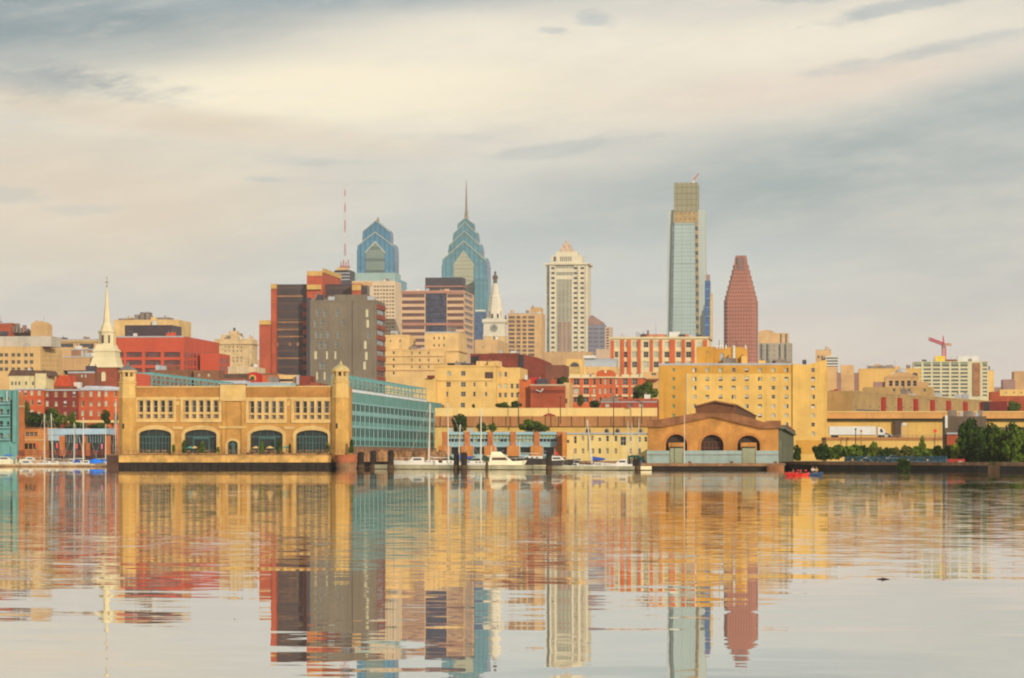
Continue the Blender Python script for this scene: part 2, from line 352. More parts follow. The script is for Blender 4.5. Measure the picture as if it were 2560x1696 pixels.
class Bld:
    def __init__(s, name, label, cat, D, xl, xc, yt, m, xr=None, dep=25.0, th=TH, yb=None, zb=None, part='wall', group=None):
        mid = (xl + xc) / 2; s.root = thing(name, label, cat, (P(mid, D), D + 4, zb if zb is not None else GZ), 0, group); s.bodies = []
        s.b = Body(s, part, D, xl, xc, yt, m, xr, dep, th, yb, zb); ALL.append(s)
    def body(s, part, D, xl, xc, yt, m, **kw): return Body(s, part, D, xl, xc, yt, m, **kw)
    def part(s, name, mb, m, parent=None, **kw): return mb.build(name, m, parent or s.root, **kw)
    def box(s, name, D, x0, x1, y0, y1, m, dep=6.0):
        mb = MB(); a = R(TH); f = Face((P(x0, D), D), (math.cos(a), -math.sin(a)), 1, (-math.sin(a), -math.cos(a)))
        f.pxbox(mb, x0, x1, y0, y1, -dep, 0); return mb.build(name, m, s.root)
    def clutter(s, b):
        rnd = random.Random(int(b.front.P0.x * 10 + b.D)); f = b.front; dep = min(b.L2, 9)
        cols = [CLUT, GREYR, DARKM, b.m, WHITE]
        for i in range(max(2, min(6, int(b.L1 / 7)))):
            u = rnd.uniform(.06, .9) * f.L; w = rnd.uniform(1.2, 3.6); h = rnd.uniform(.9, 2.3); o = -rnd.uniform(1.5, dep * .5); mb = MB()
            f.box(mb, u, min(u + w, f.L - .3), b.z1 - .1, b.z1 + h, o - 2, o); q = mb.build('roof_unit', rnd.choice(cols), s.root)
            mb = MB(); f.box(mb, u + w * .2, u + w * .35, b.z1 + h - .05, b.z1 + h + rnd.uniform(.4, 1.0), o - 1.2, o - .8); mb.build('vent_pipe', CLUT, q)
        if rnd.random() < .6: mb = MB(); u = rnd.uniform(.2, .8) * f.L; p = f.pt(u, b.z1, -2); mb.tube(p, (p[0], p[1], b.z1 + rnd.uniform(3, 6)), .09, .05, 4); mb.build('aerial', DARKM, s.root)
        mb = MB(); f.box(mb, -.08, f.L + .08, b.z1 - .45, b.z1 + .12, -.3, .1); mb.build('coping', GREYR if rnd.random() < .4 else b.m, s.root)
    def finish(s):
        W = []
        for b in s.bodies:
            if b.name in ('wall', 'wing', 'low_wing', 'upper_block', 'tall_block') and 780 < b.D < 2450 and b.L1 > 9 and s.root['category'] not in ('pier building', 'row house', 'pavilion', 'terrace', 'office', 'roof block', 'kiosk') and 'range' not in s.root.name: s.clutter(b)
        for b in s.bodies: b.finish(); W += b.wins
        o = wloc(s.root)
        W.sort(key=lambda w: -(w[2] - w[1]) * (w[4] - w[3]) / (w[0].D(w[1]) ** 2))
        if len(W) > 100: pass
        for w in W[:100]:
            f, u0, u1, z0, z1, m, name, rev = w; me = pane_mesh(u1 - u0 + 0.02, z1 - z0 + 0.02, m, name)
            ob = bpy.data.objects.new(name, me); SC.collection.objects.link(ob); ob.parent = s.root
            p = f.pt((u0 + u1) / 2, z0 - 0.01, -rev); ob.location = (p[0] - o[0], p[1] - o[1], p[2] - o[2]); ob.rotation_euler = (0, 0, math.atan2(f.d.y, f.d.x))
        if len(W) > 100:
            mb = MB(); ms = []
            for f, u0, u1, z0, z1, m, name, rev in W[100:]:
                m = m[0] if isinstance(m, tuple) else m
                if m not in ms: ms.append(m)
                mb.m = ms.index(m); f.box(mb, u0 - 0.01, u1 + 0.01, z0 - 0.01, z1 + 0.01, -rev, -rev + 0.06)
            ob = mb.build('windows', ms, s.root); ob['kind'] = 'stuff'
random.seed(7)
# ------------------------------------------------------------------ setting: water, ground
def build_water():
    M = bpy.data.materials.new('river_water'); M.use_nodes = True; t = NT(M.node_tree); p = t.n['Principled BSDF']
    x, y, z = t.sep(t.new('ShaderNodeNewGeometry').outputs['Position'])
    y2 = t.m('ADD', y, t.m('MULTIPLY', x, 0.12))
    sx = sy = None
    calm = t.ramp(t.noise(t.comb(t.m('MULTIPLY', x, 0.012), t.m('MULTIPLY', y2, 0.02), 4.0), 1, 3, 0.5), 0.35, 0.65, 0.6, 1.35)
    # (frequency across, along, slope across, slope along, strength near the viewer, strength far out)
    for kx, ky, ax, ay, sd, lo, hi in ((0.22, 0.30, .0024, .0115, 1, .85, .30), (0.40, 0.80, .0022, .0085, 5, .65, .40), (0.012, 0.05, .0006, .0024, 9, 1.0, 1.2), (0.9, 2.8, .0022, .0240, 13, .14, 1.65), (0.6, 1.7, .0018, .0100, 17, .6, 1.3)):
        n = t.new('ShaderNodeTexNoise'); t.put(n.inputs['Vector'], t.comb(t.m('MULTIPLY', x, kx), t.m('MULTIPLY', y2, ky), float(sd)))
        n.inputs['Scale'].default_value = 1; n.inputs['Detail'].default_value = 2.0 if kx > .5 else 0.8; n.inputs['Roughness'].default_value = 0.5
        r, g, b_ = t.sep(n.outputs['Color']); w = t.ramp(y, 44.0, 125.0, lo, hi)
        a1 = t.m('MULTIPLY', t.m('MULTIPLY', t.m('SUBTRACT', r, 0.5), 2 * ax), w); a2 = t.m('MULTIPLY', t.m('MULTIPLY', t.m('SUBTRACT', g, 0.5), 2 * ay), w)
        sx = a1 if sx is None else t.m('ADD', sx, a1); sy = a2 if sy is None else t.m('ADD', sy, a2)
    amp = t.m('MULTIPLY', calm, t.ramp(y, 400.0, 590.0, 1.0, 0.07))
    nv = t.new('ShaderNodeVectorMath', operation='NORMALIZE'); t.put(nv.inputs[0], t.comb(t.m('MULTIPLY', sx, amp), t.m('MULTIPLY', sy, amp), 1.0))
    t.l.new(nv.outputs[0], p.inputs['Normal'])
    p.inputs['Base Color'].default_value = (0.030, 0.032, 0.024, 1); p.inputs['Roughness'].default_value = 0.012; p.inputs['IOR'].default_value = 1.45
    gl = t.new('ShaderNodeBsdfGlossy'); gl.inputs['Color'].default_value = (1.0, 0.985, 0.94, 1); gl.inputs['Roughness'].default_value = 0.012; t.l.new(nv.outputs[0], gl.inputs['Normal'])
    ms = t.new('ShaderNodeMixShader'); ms.inputs[0].default_value = 0.78; t.l.new(p.outputs[0], ms.inputs[1]); t.l.new(gl.outputs[0], ms.inputs[2])
    t.l.new(ms.outputs[0], [q for q in t.n if q.type == 'OUTPUT_MATERIAL'][0].inputs['Surface'])
    mb = MB().quad((-6000, -300, 0), (6000, -300, 0), (6000, 905, 0), (-6000, 905, 0)); o = mb.build('water', M); o['kind'] = 'structure'
build_water()
COAST = [(-20000, 905), (-140, 884), (-22, 868), (-17, 772), (52, 766), (58, 632), (75, 592), (86.5, 562), (90, 512), (140, 495), (20000, 470)]
GROUND = mat('city_ground', (140, 125, 100), 0.95, 0.3, 0.05, 0)
mb = MB(); n = len(COAST)
flat = COAST + [(20000, 32000), (-20000, 32000)]
tri = tessellate_polygon([[Vector((x, y, 0)) for x, y in flat]]); mb.add([(x, y, GZ) for x, y in flat], [tuple(t) for t in tri])
g = mb.build('ground', GROUND); g['kind'] = 'structure'
QUAY = mat('quay_dark_timber', (46, 36, 28), 0.9, 0.3, 0.5, .2); QUAYB = mat('quay_brown_stone', (150, 108, 72), 0.9, 0.3, 0.4, .25)
QGOLD = mat('quay_gold_stone', (218, 164, 88), 0.9, 0.3, 0.35, .4); CONC = mat('dock_concrete', (228, 206, 156), 0.9, 0.15, 0.3, .15)
def coastwall(name, label, i0, i1, top, cap=None, m=QUAY, mcap=QUAYB, caph=0.65):
    r = thing(name, label, 'quay wall', (*COAST[i0], 0)); mb = MB(); mc = MB()
    for i in range(i0, i1):
        (x0, y0), (x1, y1) = COAST[i], COAST[i + 1]; d = Vector((x1 - x0, y1 - y0)).normalized(); nx, ny = d.y, -d.x
        q = [(x0 + nx * .3, y0 + ny * .3), (x1 + nx * .3, y1 + ny * .3), (x1 - nx * .5, y1 - ny * .5), (x0 - nx * .5, y0 - ny * .5)]
        mb.prism(q, -2, top - caph)
        q = [(x0 + nx * .45, y0 + ny * .45), (x1 + nx * .45, y1 + ny * .45), (x1 - nx * .6, y1 - ny * .6), (x0 - nx * .6, y0 - ny * .6)]
        mc.prism(q, top - caph, top)
    mb.build('wall_face', m, r); mc.build('capping', mcap, r)
coastwall('quay_wall', 'dark timber quay wall behind the west marina boats', 0, 2, 1.62)
coastwall('quay_wall', 'brown quay wall below the low marina offices and cream terrace', 2, 5, 1.62)
coastwall('quay_wall', 'long dark bulkhead with brown capping below the trees and blue fence', 5, 9, 1.66)

# ------------------------------------------------------------------ pier with golden brick headhouse
BRK = mat('golden_brick', (204, 146, 72), 0.9, 0.16, 0.35, .2, bump=.3); BRKD = mat('golden_brick_parapet', (188, 128, 62), 0.9, 0.16, 0.3, .2)
STN = mat('golden_limestone', (222, 178, 108), 0.85, 0.1, 0.4, .1); STN2 = mat('pale_limestone_panel', (222, 176, 100), 0.85, 0.06, 0.5, .06)
TWR = mat('golden_tower_brick', (212, 158, 80), .88, .14, .4, .16)
TEALF = mat('teal_frame', (70, 102, 94), 0.5, 0.1, 0.5, 0); SLATE = mat('slate_dome', (128, 118, 108), 0.6, .15, .5, .1); GOLDD = mat('gilded_dome', (216, 188, 120), 0.5, .15, .6, .1)
TEAL = mat('teal_cladding', (108, 154, 138), 0.7, 0.1, 0.3, .12); TEALD = mat('teal_cladding_panel', (140, 178, 168), 0.6, .1, .4, .08); GT = mat('teal_wing_glass', (50, 62, 54), .6, .3, .4, 0, .1)
def arch(u0, u1, zb, zs, za, n=14):
    c = (u0 + u1) / 2; r = (u1 - u0) / 2
    return [(u0, zb), (u1, zb)] + [(c + r * math.cos(math.pi * i / n), zs + (za - zs) * math.sin(math.pi * i / n)) for i in range(n + 1)]
def archring(mb, f, a, b, d0, d1):            # ring between two arches with the same point count, legs included
    n = len(a); seq = list(range(1, n)) + [0]
    for k in range(n - 1):
        i, j = seq[k], seq[k + 1]
        q = [a[i], b[i], b[j], a[j]]
        mb.add([f.pt(u, z, d1) for u, z in q] + [f.pt(u, z, d0) for u, z in q], [(0, 1, 2, 3), (0, 3, 7, 4), (1, 5, 6, 2), (0, 4, 5, 1), (3, 2, 6, 7)])
PZ = Zp(1136, 686)
def headhouse():
    D = 690; z = lambda y: Zp(y, D)
    zs = z(1057)
    B = Bld('pier_headhouse', 'golden brick pier headhouse with two belfry towers and four arches on the water', 'pier building', D, 300, 871, 967, BRK, dep=5.5, zb=zs)
    b = B.b; f = b.front; b.rev = 0.5; U = f.U
    up = [(352.5, 370.8, 389, 407, 425.4), (466.8, 485.2, 503.3, 520.9, 539.2), (630.2, 648.5, 666.4, 684.3, 702.4), (743.7, 762.3, 780.2, 798.1, 816.2)]
    for k, g in enumerate(up):
        o = 0.0 if k < 2 else 2.0
        b.wins_px(f, g, [1016.5 + o], 10.6, 29, [GLG, GLG, GL, GL2]); b.wins_px(f, g, [1041 + o], 10.2, 9.5, [GLBR, GL, GLBR])
        x0, x1 = (g[0] - 14, g[-1] + 14)
        mb = MB()                                             # stone frame: mullions between the tall windows, sill and head
        xs = [x0 + 2] + [(g[i] + g[i + 1]) / 2 for i in range(4)] + [x1 - 2]
        for x in xs: f.pxbox(mb, x - 3.4, x + 3.4, 1001 + o, 1047.5 + o, -0.02, 0.22)
        f.pxbox(mb, x0 - 1.4, x1 + 1.4, 993 + o, 1001 + o, -0.03, 0.26); f.pxbox(mb, x0 - 1.4, x1 + 1.4, 1047.5 + o, 1056 + o, -0.03, 0.3)
        f.pxbox(mb, x0 + 5.4, x1 - 5.4, 1031.5 + o, 1035.6 + o, -0.04, 0.12)
        mb.build('window_surround', STN, B.root)
    # lower wall with arches
    lo = MB(); hs = []
    A = [(347.6, 428, 1122, 1086, 1073.5), (461.7, 541.5, 1122, 1087, 1074), (625.8, 706.7, 1123, 1088, 1075), (740, 820.3, 1123, 1089, 1075.5)]
    for i, (x0, x1, yb, ys, ya) in enumerate(A):
        a = arch(U(x0), U(x1), PZ + .25, z(ys), z(ya)); hs.append(a)
        o = arch(U(x0 - 8), U(x1 + 8), PZ + .25, z(ys) , z(ya - 11)); r = MB(); archring(r, f, a, o, -0.02, 0.18); r.build('arch_surround', STN, B.root)
        g = MB(); u0, u1 = U(x0) - .05, U(x1) + .05
        f.poly(g, arch(u0, u1, PZ + .2, z(ys), z(ya) + .05), -1.0, -0.9); w = g.build('arch_window', GLG, B.root)
        fr = MB(); zt = z(1092); f.box(fr, u0, u1, zt - .12, zt + .14, -0.9, -0.72)
        if i in (0, 3):
            for k in range(1, 10):
                uu = u0 + (u1 - u0) * k / 10; f.box(fr, uu - (.09 if k % 5 else .16), uu + (.09 if k % 5 else .16), PZ + .2, zt - .12, -0.9, -0.75)
            for k in (-1, 0, 1): uu = (u0 + u1) / 2 + k * (u1 - u0) * .22; f.box(fr, uu - .06, uu + .06, zt + .14, z(ya) - (0.05 if k == 0 else .35), -0.9, -0.78)
            f.box(fr, u0, u1, z(1108), z(1108) + .14, -0.9, -0.76)
        else:
            for k in (.26, .74): uu = u0 + (u1 - u0) * k; f.box(fr, uu - .13, uu + .13, PZ + .2, zt - .12, -0.9, -0.74)
            f.box(fr, u0 + (u1 - u0) * .24, u0 + (u1 - u0) * .76, z(1098), zt + .12, -0.9, -0.6)
            for k in (.3, .5, .7): uu = u0 + (u1 - u0) * k; f.box(fr, uu - .05, uu + .05, zt + .14, z(ya) - (.05 if k == .5 else .3), -0.9, -0.78)
        fr.build('frame', TEALF, w)
    a = arch(U(569.6), U(594.4), PZ + .02, z(1111), z(1102)); hs.append(a)
    r = MB(); archring(r, f, a, arch(U(563.5), U(600.5), PZ + .02, z(1111), z(1096)), -0.02, 0.18); r.build('door_surround', STN, B.root)
    g = MB(); f.poly(g, arch(U(569.6) - .05, U(594.4) + .05, PZ, z(1111), z(1102) + .05), -0.7, -0.6); dr = g.build('door', GLG, B.root)
    fr = MB(); f.pxbox(fr, 578.5, 586, 1102.5, 1134, -0.6, -0.5); f.pxbox(fr, 570, 594, 1110, 1112, -0.6, -0.52); fr.build('door_frame', TEALF, dr)
    holes(lo, f, [(0, GZ), (f.L, GZ), (f.L, zs), (0, zs)], hs, 0.95)
    s = b.side
    lo.quad(s.pt(0, GZ), s.pt(s.L, GZ), s.pt(s.L, zs), s.pt(0, zs)); p0 = Vector(f.pt(0, 0)); q0 = p0 + b.dr * s.L
    lo.quad((p0.x, p0.y, GZ), (q0.x, q0.y, GZ), (q0.x, q0.y, zs), (p0.x, p0.y, zs)); lo.build('arcade_wall', BRK, B.root)
    b.band(f, 342, 550, 969, 994, 0.12, BRKD, 'parapet'); b.band(f, 616, 831, 969, 995, 0.12, BRKD, 'parapet')
    b.band(f, 341, 832, 994.3, 998.5, 0.3, STN, 'string_course'); b.band(f, 341, 832, 965.5, 968.8, 0.28, STN, 'coping')
    # centre pavilion
    mb = MB(); f.pxbox(mb, 551, 615, 962, 1003, -0.05, 0.55); mb.build('pavilion_crown', STN, B.root)
    mb = MB(); f.pxbox(mb, 567, 600, 972, 990.5, 0.5, 0.62); mb.build('pavilion_panel', STN2, B.root)
    mb = MB(); f.pxbox(mb, 556, 563, 1003.2, 1133, -0.05, 0.3); f.pxbox(mb, 604, 611, 1003.2, 1133, -0.05, 0.3); mb.build('pilaster', BRK, B.root)
    b.band(f, 548, 616, 1066, 1071.5, 0.36, STN, 'string_course')
    for x0, x1 in ((432, 458), (711, 736)): b.band(f, x0, x1, 1067, 1073.5, 0.25, STN, 'impost')
    for x, y in ((444.6, 1008), (721, 1010.5)):
        mb = MB(); u = U(x); mb.tube(f.pt(u, z(y), -.02), f.pt(u, z(y), .25), .52, .45, 12); mb.build('medallion', STN2, B.root)
    # belfry towers
    for px, dome in ((320, SLATE), (852, GOLDD)):
        c = f.pt(U(px), 0, 0.15); cx, cy = c[0], c[1]; rot = R(22.5 - TH); k = 1.0824
        mb = MB(); mb.lathe(cx, cy, [(2.05 * k, GZ), (2.05 * k, z(1112)), (1.95 * k, z(1111)), (1.9 * k, z(996))], 8, rot); tw = mb.build('tower', TWR, B.root)
        m2 = MB(); m2.lathe(cx, cy, [(1.9 * k, z(996)), (2.02 * k, z(995.4)), (2.02 * k, z(993)), (1.88 * k, z(992.6)), (1.8 * k, z(958)), (1.98 * k, z(957)), (1.98 * k, z(953.5)), (1.5 * k, z(953))], 8, rot)
        m2.build('tower_stage', STN2, tw)
        m3 = MB()                                             # open belfry: eight piers and a dark core
        for i in range(8):
            a = rot + math.pi / 4 * i; m3.lathe(cx + 1.52 * math.cos(a), cy + 1.52 * math.sin(a), [(.34, z(953)), (.34, z(929))], 4, a + math.pi / 4)
        m3.lathe(cx, cy, [(1.86, z(941)), (1.86, z(952.9))], 8, rot); m3.lathe(cx, cy, [(1.95 * k, z(930)), (1.98 * k, z(925))], 8, rot)
        m3.build('belfry', STN, tw)
        m4 = MB(); m4.lathe(cx, cy, [(.9, z(952)), (.9, z(929))], 8, rot); m4.build('belfry_core', GLBR, tw)
        m5 = MB(); m5.lathe(cx, cy, [(2.0, z(925)), (1.75, z(921)), (1.25, z(916.5)), (.75, z(913.5)), (.42, z(912)), (.34, z(909)), (.2, z(906)), (.05, z(902))], 16); m5.build('dome', dome, tw)
        m6 = MB(); u = U(px - 6.5); 
        f.box(m6, u - .22, u + .22, z(1072), z(1059), 2.02, 2.1); m6.build('slit_window', GL, tw)
    B.finish()
headhouse()
# platform under the headhouse
def platform():
    r = thing('pier_platform', 'dark timber pier platform with golden stone band under the brick headhouse', 'pier', (P(590, 684), 684, 0))
    a = R(TH); D = 684; f = Face((P(298, D + 5.4), D + 5.4), (math.cos(a), -math.sin(a)), 1, (-math.sin(a), -math.cos(a)))
    u1 = f.U(820); z = lambda y: Zp(y, D)
    mb = MB(); f.box(mb, 0, u1, -2, z(1156.5), -190, 0.0); mb.build('piling_face', QUAY, r)
    mb = MB(); f.box(mb, -.1, u1 + .1, z(1156.3), z(1138), -190.2, 0.12); mb.build('stone_band', QGOLD, r)
    mb = MB(); f.box(mb, -.25, u1 + .2, z(1137.9), PZ, -190.3, 0.3); mb.build('deck_edge', QUAYB, r)
    mb = MB()
    for k in range(26): u = u1 * (k + .5) / 26; mb.tube(f.pt(u, -2, .12), f.pt(u, z(1158), .12), .2, .2, 6)
    o = mb.build('fender_piles', QUAY, r); o['kind'] = 'stuff'
    RED = mat('fender_red_brown', (168, 92, 56), .9, .25, .4, .2)
    r2 = thing('corner_fender', 'rounded red brown fender drum at the corner of the headhouse platform', 'fender', (*f.pt(f.U(862), 0, -2)[:2], 0))
    c = f.pt(f.U(862), 0, -2.2); mb = MB(); mb.lathe(c[0], c[1], [(2.5, z(1157)), (2.5, z(1139)), (2.3, z(1137))], 20); mb.build('drum', RED, r2)
    mb = MB(); mb.lathe(c[0], c[1], [(2.2, -2), (2.2, z(1170)), (2.35, z(1169)), (2.35, z(1157.1))], 20); mb.build('drum_base', QUAYB, r2)
    r3 = thing('pier_apron', 'low dark brown timber apron beside the boats and the brick tower', 'pier', (P(284, 692), 692, 0))
    mb = MB(); mb.box(P(267, 690), P(297.5, 690), 689.5, 740, -2, Zp(1139, 690)); mb.build('apron_wall', mat('apron_brown', (88, 60, 46), .9, .25, .4, .2), r3)
    mb = MB(); mb.box(P(267, 690) - .1, P(297.5, 690), 689.3, 740, Zp(1138.9, 690), Zp(1135.5, 690)); mb.build('apron_edge', QUAYB, r3)
    # dark wharf with planting, right of the headhouse
    r4 = thing('wharf_bank', 'brown overgrown wharf bank at the foot of the teal wing', 'wharf', (P(950, 715), 720, 0))
    pts = [(P(872, 694), 694), (P(893, 694), 694), (P(906, 722), 722), (P(1118, 768), 768), (P(1118, 800), 800), (P(872, 800), 800)]
    mb = MB(); mb.prism(pts, -2, 1.62); mb.build('bank_wall', QUAY, r4)
    EAR = mat('bank_earth', (158, 112, 70), .95, .35, .5, .1, bump=.8)
    mb = MB(); rnd = random.Random(4)
    for i in range(150):
        k = rnd.random(); D2 = 705 + 75 * k; x = P(890 + 225 * k + rnd.uniform(-16, 4), D2); s = rnd.uniform(.5, 1.3)
        mb.lathe(x, D2 + rnd.uniform(0, 6), [(s, 1.5), (s * .9, 1.8 + s * .6), (s * .4, 2.1 + s * 1.1 + rnd.uniform(0, 1.0))], 7, rnd.random())
    o = mb.build('bank_rubble', EAR, r4); o['kind'] = 'stuff'
platform()
def wing():
    D = 695.6
    B = Bld('pier_wing', 'long teal clad pier wing with rooftop trellises behind the brick headhouse', 'pier building', D, 306, 871, 977, TEAL, dep=168, zb=GZ)
    b = B.b; s = b.side; b.rev = 0.05; z = lambda y: Zp(y, 690)
    for za, zb_, nm in ((z(1024.5), z(1009), 0), (z(1052), z(1037), 0), (z(1091), z(1070), 0), (z(1112), z(1100), 0)):
        for k in range(23):
            for h in (0.16, 0.58):
                u = 4 + (s.L - 8) * (k + h) / 23; w = (s.L - 8) / 23 * .27; b.open(s, u, u + w, za, zb_, GT)
    mb = MB()
    for k in range(24): u = 3.6 + (s.L - 8) * k / 23; s.box(mb, u - .35, u + .35, z(1115), z(1006), -.02, .07)
    mb.build('ribs', TEALD, B.root)['kind'] = 'stuff'
    mb = MB(); s.box(mb, 0, s.L, z(1008), z(1003.5), -.02, .18); s.box(mb, 0, s.L, z(1068), z(1063), -.02, .18); mb.build('ledge', TEALD, B.root)
    mb = MB()
    for k in range(23): u = 4 + (s.L - 8) * (k + .15) / 23; s.box(mb, u, u + (s.L - 8) / 23 * .7, z(1035.5), z(1026), .0, .09)
    mb.build('balcony_panels', TEALD, B.root)['kind'] = 'stuff'
    mb = MB(); s.box(mb, -.2, s.L + .2, GZ, z(1116), -1, .5); mb.build('base_course', mat('wing_base_brown', (150, 106, 74), .9, .25, .4, .1), B.root)
    WH = mat('white_parapet_boards', (226, 218, 206), .7, .1, .5, .1)
    mb = MB()
    for k in range(46): u = 2 + (s.L - 34) * k / 46; s.box(mb, u, u + 1.6, z(978.2), z(971.5), -.2, .15)
    mb.build('parapet_boards', WH, B.root)['kind'] = 'stuff'
    TF = mat('teal_trellis_paint', (118, 168, 156), .55, .1, .5, 0)
    def trellis(base, u0, u1, off, z0, z1, name):
        mb = MB(); n = 20
        for row in ((0, 4.0) if off < 9 else (0,)):
            d0 = -off - row
            for k in range(n + 1):
                u = u0 + (u1 - u0) * k / n; s.box(mb, u - .11, u + .11, z0, z1, d0 - .1, d0 + .1)
            for zz in (z1, (z0 + z1) / 2 + .3, z0 + .9): s.box(mb, u0, u1, zz - .11, zz + .11, d0 - .1, d0 + .1)
        for k in range(n + 1):
            u = u0 + (u1 - u0) * k / n; s.box(mb, u - .08, u + .08, z1 - .08, z1 + .08, -off - 4.1, -off + .1)
            if k < n and k % 2 == 0: mb.tube(s.pt(u, z0 + 1, -off), s.pt(u0 + (u1 - u0) * (k + 1) / n, z1, -off), .09, .09, 4)
        mb.build(name, TF, B.root)
    trellis(s, 14, 150, 2.2, z(977), z(934), 'trellis'); trellis(s, 4, 100, b.L1 - 6.0, z(966), z(928), 'trellis')
    # small roof things seen between tower and trellis
    mb = MB(); rnd = random.Random(2)
    for k in range(14):
        u = 8 + 130 * k / 14; s.box(mb, u, u + rnd.uniform(2, 5), z(977), z(977) + rnd.uniform(1, 2.2), -10 - rnd.uniform(0, 4), -8)
    mb.build('roof_lockers', mat('roof_locker_rust', (176, 88, 66), .8, .3, .2, .1), B.root)
    PIER = mat('end_pier_orange', (206, 144, 78), .9, .15, .3, .1)
    mb = MB(); s.box(mb, s.L - .5, s.L + 7, GZ, z(988), -9, .8); mb.build('stair_tower', PIER, B.root)
    mb = MB(); s.box(mb, s.L + 1, s.L + 5, z(987.9), z(980), -6, .0); mb.build('stair_cap', mat('stair_cap_brown', (158, 98, 64), .9), B.root)
    B.finish()
wing()
# ------------------------------------------------------------------ the city: from the far towers to the waterfront
random.seed(11)
def zr(B, ys, D): return [Zp(y, D) for y in ys]
CREAM = mat('cream_stone', (240, 194, 124), .9, .1, .15, .1); CREAM2 = mat('cream_render', (246, 196, 112), .9, .08, .2, .12); TAN = mat('tan_stone', (224, 176, 116), .9, .1, .12, .1)
TAN2 = mat('tan_concrete', (214, 166, 110), .9, .1, .1, .1); BEIGE = mat('beige_concrete', (232, 184, 116), .9, .08, .12, .1); PINKC = mat('pinkish_concrete', (214, 178, 142), .9, .08, .08, .1)
REDB = mat('red_brick', (182, 84, 50), .9, .15, .2, .1); DREDB = mat('dark_red_brick', (142, 62, 44), .9, .15, .2, .1); ORB = mat('orange_brick', (214, 110, 56), .9, .12, .2, .1)
BRNB = mat('brown_brick', (150, 88, 60), .9, .15, .2, .1); MAUVE = mat('mauve_stone', (170, 128, 112), .9, .1, .15, .1); GREYC = mat('grey_brown_concrete', (138, 121, 98), .9, .1, .08, .14)
DARKM = mat('dark_metal', (78, 70, 74), .6, .1, .2, .05); GREYR = mat('pale_grey_roof', (190, 186, 178), .8, .08, .2, .1); WHITE = mat('white_paint', (232, 222, 200), .7, .06, .3, .08)
DROOF = mat('dark_shingle_roof', (112, 82, 66), .9, .2, .4, .1); RROOF = mat('orange_tile_roof', (218, 84, 48), .85, .12, .4, .1); CLUT = mat('roof_plant_grey', (150, 130, 112), .8, .25, .3, .1)

